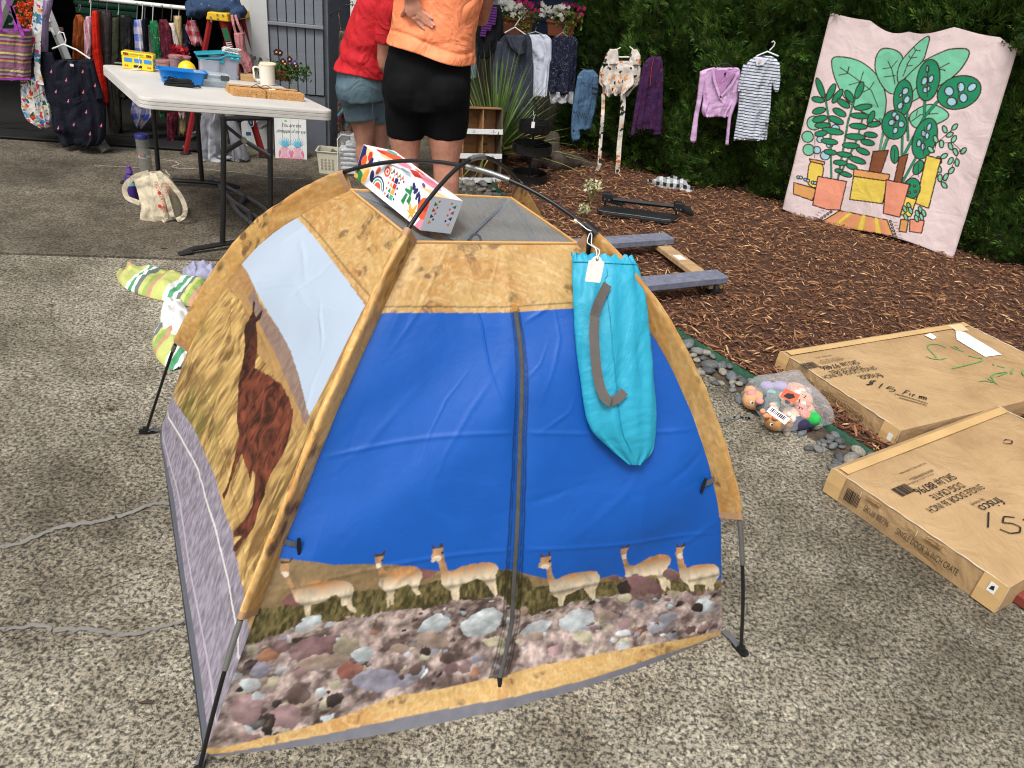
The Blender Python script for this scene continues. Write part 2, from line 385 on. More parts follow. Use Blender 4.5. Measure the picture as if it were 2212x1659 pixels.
F = (np.arange(NCH)[:, None, None] * 8 + fs[None]).reshape(-1, 3)
pal = lin([(92, 59, 39), (112, 75, 50), (130, 90, 61), (146, 104, 72), (170, 128, 91), (196, 158, 116), (100, 64, 43), (82, 52, 35)])
pw = np.array([.17, .2, .17, .12, .075, .035, .15, .08]); ci = rng.choice(8, NCH, p=pw / pw.sum())
chips = soup('wood_chips', vs, F, pal[ci] * (.75 + .5 * rng.random((NCH, 1))), 8, attr_mat('wood_chip', .9, 300, .2), None, 'stuff')
tag(chips, 'brown shredded wood chips covering the planting bed', 'mulch')
# ---- pebble strip with its single stones, green plastic edging
st = MB(); P3 = [Vector((p[0], p[1], -.006)) for p in EDGE]; P4 = [Vector((p[0], p[1], -.006)) for p in (EDGE + EN * .22)]
st.add([q for ab in zip(P3, P4) for q in ab], [(2 * i, 2 * i + 1, 2 * i + 3, 2 * i + 2) for i in range(89)])
strip = st.build('pebble_strip', mat('strip_soil', (80, 68, 56), .95, .4, 30, 60, .8, .02)); strip['kind'] = 'structure'
PEB = []
for i, c in enumerate([(92, 94, 94), (118, 118, 114), (78, 80, 82), (140, 134, 122), (104, 108, 110)]):
    bmh = bmesh.new(); bmesh.ops.create_icosphere(bmh, subdivisions=2, radius=1)
    for vtx in bmh.verts: vtx.co *= 1 + .22 * (vnoise(vtx.co.x * 1.3 + 5 * i, vtx.co.y * 1.3 + vtx.co.z) - .5)
    me = bpy.data.meshes.new('pebble'); bmh.to_mesh(me); bmh.free(); me.materials.append(mat('river_stone_%d' % i, c, .55, .3, 3., 12, .25, .05))
    me.polygons.foreach_set('use_smooth', [True] * len(me.polygons)); PEB.append(me)
placed = []
def pebble(x, y, r):
    for (a_, b_, c_) in placed:
        if (a_ - x) ** 2 + (b_ - y) ** 2 < (.72 * (r + c_)) ** 2: return False
    placed.append((x, y, r)); o = bpy.data.objects.new('pebble', rnd.choice(PEB)); COL.objects.link(o); o.parent = strip
    e = rnd.uniform(.7, 1.); o.location = (x, y, -.004 + r * .5); o.scale = (r * rnd.uniform(1.05, 1.35), r * e, r * .62); o.rotation_euler = (rnd.uniform(-.25, .25), rnd.uniform(-.25, .25), rnd.uniform(0, PI)); return True
n_ok = 0
for _ in range(2600):
    yy = rnd.choice([rnd.uniform(2.2, 3.4), rnd.uniform(1.9, 3.4), rnd.uniform(4.6, 5.6)])
    i = int(np.argmin(abs(EDGE[:, 1] - yy))); off = rnd.uniform(.018, .175 if yy < 4.5 else .3)
    p = EDGE[i] + EN[i] * off + np.array([rnd.uniform(-.03, .03), rnd.uniform(-.03, .03)])
    if n_ok < 290 and pebble(p[0], p[1], rnd.choice([.012, .016, .02, .024, .028, .033])): n_ok += 1
M_edge = mat('green_plastic_edging', (28, 76, 54), .5, .2, 9, 50, .15)
Q = smooth_path(np.c_[EDGE, 0 * EDGE[:, 0]], 700, 0); m_ = MB(); nq = len(Q)
tq = np.gradient(Q, axis=0); tq /= np.linalg.norm(tq, axis=1)[:, None]; nq2 = np.stack([-tq[:, 1], tq[:, 0], 0 * tq[:, 0]], 1)
arc_ = np.r_[0, np.cumsum(np.linalg.norm(np.diff(Q, axis=0), axis=1))]
ztop = .021 + .004 * np.abs(np.sin(arc_ * PI / .042)); wig = .0035 * np.sin(arc_ * 2 * PI / .042)
A_ = Q + nq2 * (wig + .003)[:, None]; B_ = Q + nq2 * (wig - .003)[:, None]
vs = np.stack([A_ + [0, 0, -.05], A_ + np.c_[0 * ztop, 0 * ztop, ztop], B_ + np.c_[0 * ztop, 0 * ztop, ztop], B_ + [0, 0, -.05]], 1)
o = gridmesh('garden_edging', vs, M_edge); tag(o, 'dark green scalloped plastic edging between the mulch and the river stones', 'garden edging')
# ================================================================== house with open garage
HD = Vector((math.cos(.19), math.sin(.19), 0)); HN = Vector((HD.y, -HD.x, 0))     # along the front, out of the front
H0 = Vector((-1.545, 5.60, 0))                                                       # front right corner
def HP(a, out=0., z=0.): return H0 - HD * a + HN * out + Vector((0, 0, z))          # a metres left of the corner
HM = lambda a, out, z: frame(HP(a, out, z), HD, (0, 0, 1))
M_sid = mat('grey_painted_siding', (118, 124, 132), .7, .06, 4, 60, .35, .002, aniso=(1, 1, 12))
M_base = mat('grey_painted_plinth', (96, 101, 109), .8, .12, 5, 40, .4, .003)
M_trim = mat('white_painted_trim', (196, 199, 198), .6, .05, 3, 60, .15)
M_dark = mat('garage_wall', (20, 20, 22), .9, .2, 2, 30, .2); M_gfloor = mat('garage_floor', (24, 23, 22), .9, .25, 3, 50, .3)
house = thing('house', 'grey board-sided house with white trim round its open garage door', 'house', HP(0))
TH = .36                                                   # width of siding left of the corner
bw = .0595
for i in range(6):
    mb = MB(); mb.box(HP(.002 + bw * (i + .5), -.02, .612), (bw - .006, .03, .425), frame((0, 0, 0), HD, HN).to_3x3()); mb.build('siding_board', M_sid, house, bevel=.002)
    mb = MB(); mb.box(HP(.002 + bw * (i + .5), -.02, 1.80), (bw - .006, .03, 1.9), frame((0, 0, 0), HD, HN).to_3x3()); mb.build('siding_board', M_sid, house, bevel=.002)
F3 = frame((0, 0, 0), HD, HN).to_3x3()
MB().box(HP(TH / 2, -.045, 1.6), (TH, .02, 2.6), F3).build('sheathing', mat('siding_groove', (84, 89, 96), .8), house)
MB().box(HP(TH / 2, -.008, .838), (TH, .05, .022), F3).build('ledge_strip', mat('ledge_paint', (128, 133, 139), .6, .05), house, bevel=.003)
MB().box(HP(TH / 2 - .002, -.05, .195), (TH + .004, .07, .39), F3).build('plinth', M_base, house, bevel=.004)
MB().box(HP(.0, -3.0, 1.5), (.05, 5.9, 3.0), F3).build('side_wall', M_sid, house)
for a_, w_, o_, nm in ((TH + .055, .11, .01, 'trim_board'), (TH + .135, .046, -.015, 'door_stop'), (TH + .172, .026, -.05, 'door_jamb')):
    MB().box(HP(a_, o_ - .02, 1.45), (w_, .05, 2.9), F3).build(nm, M_trim, house, bevel=.003)
MB().box(HP(TH + .135, .012, .62), (.02, .02, .03), F3).build('strike_plate', mat('bright_steel', (210, 210, 205), .3, .05, metal=.9), house)
MB().box(HP(2.4 + TH, -.01, 2.65), (4.4, .14, .6), F3).build('door_header', M_trim, house)
ga = TH + .19
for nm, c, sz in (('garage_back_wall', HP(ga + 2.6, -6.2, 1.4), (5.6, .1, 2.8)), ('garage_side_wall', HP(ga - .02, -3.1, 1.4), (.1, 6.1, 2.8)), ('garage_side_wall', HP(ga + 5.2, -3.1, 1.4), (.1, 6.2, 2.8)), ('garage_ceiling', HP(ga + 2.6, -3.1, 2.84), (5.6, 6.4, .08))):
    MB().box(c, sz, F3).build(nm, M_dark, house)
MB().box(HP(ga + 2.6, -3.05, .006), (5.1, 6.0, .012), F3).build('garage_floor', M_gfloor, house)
MB().box(HP(7.9, -.05, 1.5), (5, .1, 3), F3).build('front_wall', M_sid, house)
mb = MB(); mb.box(HP(2.0, -3., 3.1), (9, 7.2, .2), F3); mb.build('roof', mat('dark_roof', (60, 60, 64), .9), house)
mb = MB(); mb.tube([HP(-.20, -.1, 0.02), HP(-.20, -.1, 2.8)], .03, 10); mb.build('downspout', mat('white_downspout', (222, 220, 212), .5, .05), house, True)
# neighbour behind the fence: navy siding, dark eave, white barge board
nb = thing('neighbour_house', 'dark navy neighbouring house behind the fence with a white sloping barge board', 'house', (1.0, 10.5, 0))
M_navy = mat('navy_siding', (38, 54, 84), .7, .1, 3, 20, .1)
for i in range(14): MB().box((1.1, 10.5, .1 + i * .15), (7, .05, .144), Matrix.Rotation(-.12, 3, 'X')).build('siding_plank', M_navy, nb)
MB().box((1.1, 10.56, 1.1), (7, .05, 2.4)).build('wall', M_navy, nb)
p0, p1 = V(1046, 26, 10.2), V(1085, -14, 10.2)
mb = MB(); dv = (p1 - p0).normalized(); mb.tube([p0 - dv * .0, p1 + dv * 1.2], [(.075, .03)] * 2, 4, side=(0, 0, 1)); mb.build('barge_board', mat('white_barge', (226, 228, 226), .5, .04), nb)
q0, q1 = V(960, -30, 10.0), V(1052, 20, 10.0)
mb = MB(); mb.add([V(940, -60, 10.1), V(1200, -190, 10.1), V(1046, 22, 10.1), V(1000, 12, 10.1), V(940, 5, 10.1)], [(0, 1, 2, 3, 4)]); sl = mb.build('roof_slope', mat('dark_shingle', (50, 52, 54), .85, .15, 5), nb)
s_ = sl.modifiers.new('t', 'SOLIDIFY'); s_.thickness = .06; s_.offset = 1
# ---- inside the garage: green wheeled bins, rubber mat, white carton
M_bin = mat('green_bin_plastic', (24, 84, 60), .5, .1, 4, 60, .1); M_tyre = mat('black_rubber', (22, 22, 23), .7, .1)
def recycle_mark(parent, c, r, m):
    for q in range(3):
        a0 = q * 2 * PI / 3 + .35; pts = [c + HD * (r * math.cos(a0 + x)) + Vector((0, 0, r * math.sin(a0 + x))) + HN * .004 for x in np.linspace(0, 1.45, 7)]
        mb = MB(); mb.ribbon(pts, [r * .35] * 5 + [r * .7, r * .02], up=HN); mb.build('recycling_mark', m, parent)
def wheel_bin(c, label, h=.62):
    t_ = thing('wheeled_bin', label, 'bin', c, 0, 'green wheeled bins inside the garage')
    mb = MB(); n = 4
    lo, hi = (.17, .19), (.23, .25)
    vs = [c + HD * (sx * a_) + HN * (sy * b_) + Vector((0, 0, z)) for z, (a_, b_) in ((.05, lo), (h, hi)) for sx, sy in ((-1, 1), (1, 1), (1, -1), (-1, -1))]
    mb.add(vs, [(3, 2, 1, 0), (4, 5, 6, 7), (0, 1, 5, 4), (1, 2, 6, 5), (2, 3, 7, 6), (3, 0, 4, 7)]); mb.build('body', M_bin, t_, bevel=.02)
    MB().box(c + Vector((0, 0, h + .035)), (.52, .56, .05), F3).build('lid', M_bin, t_, bevel=.02)
    MB().box(c + HN * .262 + Vector((0, 0, h - .02)), (.5, .025, .05), F3).build('rim', M_bin, t_, bevel=.006)
    for s in (-1, 1):
        R_ = frame(c + HD * (s * .2) - HN * .17 + Vector((0, 0, .075)), HN, (0, 0, 1)).to_3x3()
        mb = MB(); mb.lathe(c + HD * (s * .2) - HN * .17 + Vector((0, 0, .075)), [(.02, -.02), (.075, -.018), (.075, .018), (.02, .02)], 16, M=R_); mb.build('wheel', M_tyre, t_, True)
    recycle_mark(t_, c + HN * .2435 + Vector((0, 0, h * .66)), .045, mat('white_print', (190, 200, 195), .6))
    return t_
for (px, py, Y_), lb in (((88, 262, 7.6), 'green wheeled recycling bin in the dark behind the floral bag'), ((285, 262, 7.4), 'green wheeled recycling bin behind the navy blouse and rust top')):
    c = V(px, py, Y_); wheel_bin(Vector((c.x, c.y, 0.012)), lb, .58)
o = MB().box(G(190, 300, .02), (1.5, .2, .012), F3).build('door_mat', M_tyre, None, bevel=.004); tag(o, 'long black rubber mat on the garage threshold', 'mat')
c = G(525, 330, 0); o = thing('white_carton', 'white carton with blue print standing behind the red stepladder', 'carton', c)
MB().box(c + Vector((0, .25, .17)), (.16, .12, .34), F3).build('carton_body', mat('white_card', (205, 205, 203), .6), o, bevel=.004)
MB().box(c + Vector((0, .25, .09)) + HN * .062, (.1, .002, .025), F3).build('printed_band', mat('blue_print', (40, 80, 130), .6), o)
for k_ in range(4): MB().box(c + Vector((.0, .25, .16 + .03 * k_)) + HN * .062, (.07 - .01 * k_, .002, .006), F3).build('printed_line', mat('grey_print', (120, 120, 122), .6), o)
# ================================================================== hedge, fence, plants
def leaf_mat(name, rough=.55, transl=.25):
    return attr_mat(name, rough, 120, .1, .001, .35, transl)
HB = smooth_path([(.12, 6.75), (.36, 6.55), (.75, 6.06), (1.25, 5.82), (1.82, 5.68), (2.35, 5.36), (2.78, 5.02), (3.2, 4.62), (4.2, 3.7), (5.6, 2.4)], 80, 4)
hl = np.r_[0, np.cumsum(np.linalg.norm(np.diff(HB, axis=0), axis=1))]
ht = np.gradient(HB, axis=0); ht /= np.linalg.norm(ht, axis=1)[:, None]; hn = np.stack([ht[:, 1], -ht[:, 0]], 1)
hn *= np.where((hn * (-HB)).sum(1) > 0, 1, -1)[:, None]                      # faces the viewer
def hedge_at(l, out):
    x = np.interp(l, hl, HB[:, 0]); y = np.interp(l, hl, HB[:, 1]); a = np.interp(l, hl, hn[:, 0]); b_ = np.interp(l, hl, hn[:, 1])
    return np.stack([x + a * out, y + b_ * out], -1), np.stack([a, b_], -1)
def lump(l, z): return .26 * (fbm(l * 2.6, z * 2.2, 2, 21) - .5) + .15 * (fbm(l * 7, z * 6, 2, 5) - .5) + .07 * np.sin(l * 2 * PI / .62 + .5 * np.sin(z * 3))
hedge = thing('arborvitae_hedge', 'tall dense green arborvitae hedge along the mulch bed', 'hedge', (1.8, 5.7, 0))
l = np.linspace(0, hl[-1], 120); z = np.linspace(0, 2.5, 40); Lg, Zg = np.meshgrid(l, z, indexing='ij')
P, _ = hedge_at(Lg.ravel(), (lump(Lg, Zg) - .12 - .03 * Zg).ravel())
gridmesh('inner_twigs', np.concatenate([P.reshape(120, 40, 2), Zg[..., None]], -1), mat('hedge_twigs', (44, 40, 26), .95, .4, 12, 30, .8, .03), hedge)
def sprays(n, l0, l1, z1, size, seed, out=.0):
    r = np.random.default_rng(seed)
    L = l0 + (l1 - l0) * r.random(n); Z = .02 + (z1 - .02) * r.random(n) ** .95
    dep = np.abs(r.normal(0, .03, n)); tuft = fbm(L * 9, Z * 8, 2, 31)
    o_ = lump(L, Z) - .03 * Z - dep + .15 * (tuft - .5) + .012 + out; lt0, lt1 = np.interp([1.72, 2.9], HB[:, 0], hl); o_ = np.where((L > lt0) & (L < lt1) & (Z < 1.2), np.minimum(o_, -.02), o_); o_ = np.where(Z < .12, o_ - .06 * (1 - Z / .12), o_)
    P, Nn = hedge_at(L, o_); C = np.c_[P, Z]; n3 = np.c_[Nn, 0 * L]; tx = np.c_[-Nn[:, 1], Nn[:, 0], 0 * L]
    # the fan grows outward and upward with a sideways lean shared inside one tuft
    lean = (vnoise(L * 9, Z * 9, 50) - .5) * 2.2 + r.normal(0, .45, n); rise = .55 + .6 * (vnoise(L * 7, Z * 8, 51) - .3) + r.normal(0, .35, n)
    d = n3 * .75 + tx * lean[:, None] * .8 + np.array([0, 0, 1.]) * rise[:, None]; d /= np.linalg.norm(d, axis=1)[:, None]
    rv = r.normal(size=(n, 3)); s = np.cross(d, n3 + .7 * rv); s /= np.linalg.norm(s, axis=1)[:, None] + 1e-9
    ln = size * (.6 + .8 * r.random(n)); up = np.cross(s, d); parts_ = []
    for k in range(5):                                                         # one flat spray: five slim fingers
        ang = (k - 2) * .42 + r.normal(0, .08, n); st = (0, .12, .3, .12, 0)[k]; L_ = ln * (.62, .82, 1., .82, .62)[k] * (.85 + .3 * r.random(n))
        dd = d * np.cos(ang)[:, None] + s * np.sin(ang)[:, None]; sd = np.cross(dd, up); b0 = C + d * (ln * st)[:, None]; w_ = (ln * .075)[:, None]
        parts_.append(np.stack([b0 - sd * w_ * .5, b0 + dd * (L_ * .55)[:, None] + sd * w_ + up * (ln * .06)[:, None], b0 + dd * L_[:, None], b0 + dd * (L_ * .5)[:, None] - sd * w_ + up * (ln * .06)[:, None]], 1))
    vs = np.concatenate(parts_, 1); fs = np.array([(4 * k, 4 * k + 1, 4 * k + 2, 4 * k + 3) for k in range(5)])
    F = (np.arange(n)[:, None, None] * 20 + fs[None]).reshape(-1, 4)
    pal = lin([(64, 96, 38), (78, 112, 44), (52, 82, 34), (96, 130, 52), (112, 142, 60), (112, 116, 58)])
    k = r.choice(6, n, p=[.28, .26, .22, .13, .08, .03]); pv = .75 + .5 * vnoise(L * 5, Z * 5, 60)[:, None]
    return vs, F, pal[k] * pv * (.85 + .3 * r.random((n, 1)))
vs, F, cc = sprays(46000, 0, float(hl[-1]) * .72, 1.7, .05, 3)
o = soup('foliage', vs, F, cc, 20, leaf_mat('arborvitae_leaf'), hedge, 'stuff')
# ---- weathered plank fence behind the left garments
fence = thing('plank_fence', 'weathered grey vertical plank fence behind the hanging clothes', 'fence', (-.2, 6.75, 0))
M_fw = mat('weathered_wood', (84, 76, 68), .9, .3, 6, 40, .6, .006, aniso=(8, 8, .8))
x = -1.15
while x < .42:
    w_ = rnd.uniform(.085, .1); MB().box((x + w_ / 2, 6.8 + rnd.uniform(-.006, .006), .42), (w_ - .006, .02, .84 + rnd.uniform(-.01, .01))).build('plank', M_fw, fence, bevel=.002); x += w_
MB().box((-.36, 6.83, .78), (1.6, .035, .05)).build('rail', M_fw, fence); MB().box((-.36, 6.775, .83), (1.62, .06, .03)).build('cap_rail', M_fw, fence)
# ---- driftwood root at the fence foot
st = thing('tree_root', 'dark weathered tree root lying at the foot of the fence', 'tree root', G(1185, 362))
mb = MB(); mb.tube([G(1130, 350, .06) + Vector((0, .2, 0)), G(1165, 345, .09) + Vector((0, .15, 0)), G(1205, 350, .07), G(1250, 350, .045), G(1290, 362, .02)], [.07, .1, .085, .05, .02], 12)
mb.tube([G(1180, 345, .08), G(1190, 318, .16), G(1196, 290, .24)], [.08, .07, .05], 10); mb.tube([G(1160, 352, .06), G(1140, 368, .02)], [.05, .02], 8)
q = hull_remesh('root_wood', mb, mat('old_root', (62, 54, 46), .95, .4, 9, 30, .9, .015), st, .012, 2)
# ---- yucca: a fountain of sword leaves in a dark pot
yc = G(1058, 380); yu = thing('yucca', 'spiky green yucca with long sword leaves beside the cubby crate', 'yucca', yc)
mb = MB(); mb.lathe(yc + Vector((.0, .25, 0)), [(.07, 0), (.09, .07), (.1, .07), (.1, .09), (.085, .09), (.08, .07), (.0, .07)], 20); mb.build('pot', mat('dark_pot', (42, 40, 38), .6), yu, True)
ym = [mat('yucca_leaf_%d' % i, c, .5, .2, 9, 30, .1) for i, c in enumerate([(82, 108, 50), (100, 122, 58), (122, 134, 70), (150, 140, 78)])]
base = yc + Vector((0, .25, .09))
for i in range(190):
    th = rnd.uniform(0, 2 * PI); el = rnd.choice([rnd.uniform(.75, 1.5), rnd.uniform(.15, .9)]); ln = rnd.uniform(.5, .82); droop = rnd.uniform(.02, .22) * (1.6 - el)
    dh = Vector((math.cos(th), math.sin(th), 0)); pts = []; ww = []
    for k_ in range(7):
        u = k_ / 6; pts.append(base + dh * (ln * u * math.cos(el)) + Vector((0, 0, ln * u * math.sin(el) - droop * u * u))); ww.append(.021 * (1 - u) ** .7 * (.6 + .4 * min(1, u * 4)) + .0006)
    mb = MB(); P_ = [Vector(p) for p in pts]; vsx = []
    for j, p in enumerate(P_):
        T = (P_[min(j + 1, 6)] - P_[max(j - 1, 0)]).normalized(); S_ = T.cross(Vector((0, 0, 1))).normalized(); U_ = S_.cross(T)
        vsx += [p - S_ * ww[j] / 2, p - U_ * ww[j] * .22, p + S_ * ww[j] / 2]
    mb.add(vsx, [(3 * j + a, 3 * j + a + 1, 3 * j + a + 4, 3 * j + a + 3) for j in range(6) for a in (0, 1)])
    mb.build('leaf', ym[min(3, int(abs(rnd.gauss(.6, .9))))] if el > .5 else rnd.choice(ym[1:]), yu, True)
# ---- two terracotta planters hung on the fence top
def flower_cloud(parent, c, ax, n, spread, cols, size, seed, name='blossom_mass'):
    r = np.random.default_rng(seed); pts = np.array(c)[None] + (r.random((n, 3)) - .5) * np.array(spread)
    vs = []; cc = []
    for p in pts:
        nrm = np.array([r.normal(0, .5), -1 + r.normal(0, .4), .5 + r.normal(0, .5)]); nrm /= np.linalg.norm(nrm)
        a_ = np.cross(nrm, [0, 0, 1.]); a_ /= np.linalg.norm(a_); b_ = np.cross(nrm, a_); s = size * (.7 + .6 * r.random())
        vs.append([p + nrm * s * .15] + [p + (a_ * math.cos(t_) + b_ * math.sin(t_)) * s * (1 if k_ % 2 else .62) for k_, t_ in enumerate(np.linspace(0, 2 * PI, 11)[:-1])]); cc.append(cols[r.integers(len(cols))])
    vs = np.array(vs); fs = np.array([(0, 1 + k_, 1 + (k_ + 1) % 10) for k_ in range(10)])
    F = (np.arange(n)[:, None, None] * 11 + fs[None]).reshape(-1, 3)
    return soup(name, vs, F, lin(cols)[r.integers(len(cols), size=n)] , 11, attr_mat('petal', .6, 200, .1, transl=.3), parent, 'stuff')
def leaf_cloud(parent, c, n, spread, cols, size, seed, name='leaf_mass', droop=0.):
    r = np.random.default_rng(seed); C = np.array(c)[None] + np.clip(r.normal(0, .32, (n, 3)), -.6, .6) * np.array(spread)
    C[:, 2] -= droop * r.random(n) ** 2
    d = r.normal(size=(n, 3)); d /= np.linalg.norm(d, axis=1)[:, None]; s = np.cross(d, r.normal(size=(n, 3))); s /= np.linalg.norm(s, axis=1)[:, None]
    ln = size * (.6 + .8 * r.random(n))[:, None]
    vs = np.stack([C - d * ln * .5, C - s * ln * .28, C + d * ln * .5, C + s * ln * .28], 1); F = np.arange(n * 4).reshape(-1, 4)
    return soup(name, vs, F, lin(cols)[r.integers(len(cols), size=n)] * (.8 + .4 * r.random((n, 1))), 4, leaf_mat('soft_leaf'), parent, 'stuff')
M_terra = mat('terracotta_plastic', (136, 74, 48), .7, .12, 5, 60, .2)
for (px0, px1, py0, py1), lb, sd_ in (((1083, 1150, 38, 76), 'terracotta trough planter of white and magenta flowers above the grey cowl sweater', 4), ((1178, 1240, 44, 78), 'terracotta trough planter of magenta and white flowers above the navy blouse', 9)):
    a_, b_, c_ = V(px0, py1, 6.62), V(px1, py1, 6.62), V(px0, py0, 6.62); h_ = c_.z - a_.z; mid = (a_ + b_) / 2; w_ = (b_ - a_).length
    pl = thing('planter', lb, 'planter', mid, 0, 'planters on the fence')
    mb = MB(); vsx = [mid + Vector((sx * w_ / 2 * k_, sy * .07 * k_, zz)) for zz, k_ in ((0, .82), (h_, 1.)) for sx, sy in ((-1, -1), (1, -1), (1, 1), (-1, 1))]
    mb.add(vsx, [(3, 2, 1, 0), (0, 1, 5, 4), (1, 2, 6, 5), (2, 3, 7, 6), (3, 0, 4, 7), (4, 5, 6, 7)]); mb.build('trough', M_terra, pl, bevel=.006)
    MB().box(mid + Vector((0, 0, h_ - .008)), (w_ * 1.05, .16, .022)).build('rim', M_terra, pl, bevel=.004)
    top = mid + Vector((0, -.01, h_))
    leaf_cloud(pl, top + Vector((.02, -.02, .03)), 520, (w_ * 1.0, .16, .10), [(96, 120, 44), (120, 140, 56), (70, 96, 40)], .028, sd_, droop=.02)
    leaf_cloud(pl, top + Vector((w_ * .28, -.05, -.03)), 160, (w_ * .3, .08, .16), [(140, 150, 60), (120, 140, 56)], .028, sd_ + 1, 'trailing_leaves')
    flower_cloud(pl, top + Vector((-.06, -.06, .06)), 0, 60, (w_ * .95, .12, .1), [(236, 238, 228), (244, 244, 240), (226, 226, 205)], .022, sd_, 'white_blossoms')
    flower_cloud(pl, top + Vector((.07, -.05, .07)), 0, 26, (w_ * .9, .12, .12), [(176, 28, 92), (196, 40, 108), (150, 20, 70)], .02, sd_ + 3, 'magenta_blossoms')
# ---- small dry flowering weeds in the mulch
def weed(px, py, h_, sp, n, lb, seed):
    c = G(px, py); t_ = thing('dry_weed', lb, 'plant', c); r = random.Random(seed); tips = []
    mb = MB()
    for i in range(n):
        a_ = r.uniform(0, 2 * PI); e = r.uniform(0, sp); tip = c + Vector((math.cos(a_) * e, math.sin(a_) * e, h_ * r.uniform(.6, 1.))); mid = (c + tip) / 2 + Vector((r.uniform(-.01, .01), r.uniform(-.01, .01), .01))
        mb.tube([c, mid, tip], [.002, .0016, .001], 4); tips.append(tip)
    mb.build('stems', mat('dry_stem', (150, 142, 96), .8), t_)
    for i, tp in enumerate(tips[:3]): leaf_cloud(t_, tp, 70, (sp * 1.6, sp * 1.6, h_ * .5), [(150, 150, 100), (176, 172, 130), (116, 122, 74)], .016, seed + i, 'dry_leaves')
    flower_cloud(t_, c + Vector((0, 0, h_ * .85)), 0, 55, (sp * 2, sp * 2, h_ * .4), [(226, 220, 190), (236, 232, 214), (210, 200, 150)], .009, seed)
weed(1275, 442, .15, .055, 26, 'taller pale dry flowering weed beside the black step', 5)
weed(1258, 478, .09, .03, 12, 'small pale yellow flowering weed behind the tent clip', 6)
# ================================================================== the play tent: pole arches, panels (metres)
FLp=np.array([-.529,.903,0]); RRp=np.array([.255,2.405,0]); RLp=np.array([-1.155,2.0,0]); FRp=np.array([.656,1.384,0])
FL=np.array([-.533,.94,0.]); FR=np.array([.618,1.438,0.]); RL=np.array([-1.114,2.009,0.]); RR=np.array([.225,2.36,0.])
BD=[(0,0),(.088,.194),(.178,.388),(.283,.555),(.375,.686),(.504,.828),(.631,.919),(.754,.999),(.904,1.051),(1.0,1.064),(1.089,1.067),(1.192,1.052),(1.268,1.029),(1.346,.993),(1.414,.953),(1.497,.885),(1.573,.808),(1.658,.697),(1.725,.586),(1.786,.467),(1.825,.359),(1.88,.16),(1.913,0)]
AD=[(0,0),(.067,.171),(.132,.311),(.186,.397),(.245,.483),(.298,.563),(.365,.668),(.431,.752),(.498,.837),(.566,.924),(.628,.994),(.694,1.031),(.764,1.066),(.822,1.08),(.867,1.08),(.915,1.072),(.979,1.046),(1.039,1.006),(1.12,.94),(1.24,.82),(1.38,.65),(1.52,.42),(1.63,.2),(1.694,0)]
def resample(P,n):
    P=np.asarray(P,float); d=np.r_[0,np.cumsum(np.linalg.norm(np.diff(P,axis=0),axis=1))]
    u=np.linspace(0,d[-1],n); return np.stack([np.interp(u,d,P[:,k]) for k in range(P.shape[1])],1)
def smooth_(P,it=6):
    P=np.array(P,float)
    for _ in range(it): P[1:-1]=.5*P[1:-1]+.25*(P[:-2]+P[2:])
    return P
def arc(D,A,B,n=960):
    Q=smooth_(resample(smooth_(resample(D,240),40),n),60); u=(B-A)/np.linalg.norm(B-A)
    T=np.gradient(Q,axis=0); T/=np.linalg.norm(T,axis=1)[:,None]
    N=np.stack([T[:,1],-T[:,0]],1)   # inward (below/inside the arch)
    to3=lambda q: A+q[:,:1]*u+np.c_[0*q,q[:,1]]
    P=A[None]+Q[:,:1]*u[None]; P[:,2]=Q[:,1]
    NN=N[:,:1]*u[None]; NN[:,2]=N[:,1]
    return P,NN,Q
PA,NA,QA=arc(AD,FLp,RRp); PB,NB,QB=arc(BD,RLp,FRp)
def idx_(Q,d): return int(np.argmin(abs(Q[:,0]-d)))
SW=.042
def seam(P,N,i0,i1,w=SW): return P[i0:i1]+N[i0:i1]*w
a0,a1=idx_(QA,.137),idx_(QA,.625); a2,a3=idx_(QA,1.05),idx_(QA,1.56)
b0,b1=idx_(QB,.178),idx_(QB,.754); b2,b3=idx_(QB,1.346),idx_(QB,1.812)
def edge(corner,mid,S,n=120):
    return smooth_(resample(np.vstack([corner,mid,S]),n),6)
def edges():
    fl=edge(FL,[FL*.45+seam(PA,NA,a0,a0+1)[0]*.55],seam(PA,NA,a0,a1))
    fr=edge(FR,[FR*.5+seam(PB,NB,b3-1,b3)[0]*.5],seam(PB,NB,b2,b3)[::-1])
    ll=edge(RL,[RL*.5+seam(PB,NB,b0,b0+1)[0]*.5],seam(PB,NB,b0,b1))
    rr=edge(RR,[RR*.5+seam(PA,NA,a3-1,a3)[0]*.5],seam(PA,NA,a2,a3)[::-1])
    return fl,fr,ll,rr
def on_edge(E,t):
    t=np.clip(t,0,1)*(len(E)-1); i=np.minimum(t.astype(int),len(E)-2); w=(t-i)[...,None]
    return E[i]*(1-w)+E[i+1]*w
def panel(L,R,s,t,bow=0.):
    P=on_edge(L,t)*(1-s[...,None])+on_edge(R,t)*s[...,None]
    if bow:
        e=R[0]-L[0]; o=np.array([e[1],-e[0],0])/np.linalg.norm(e)
        P=P+o*(bow*4*s*(1-s)*np.clip(1-t/.16,0,1)**1.5)[...,None]
    return P
BOWF=.062
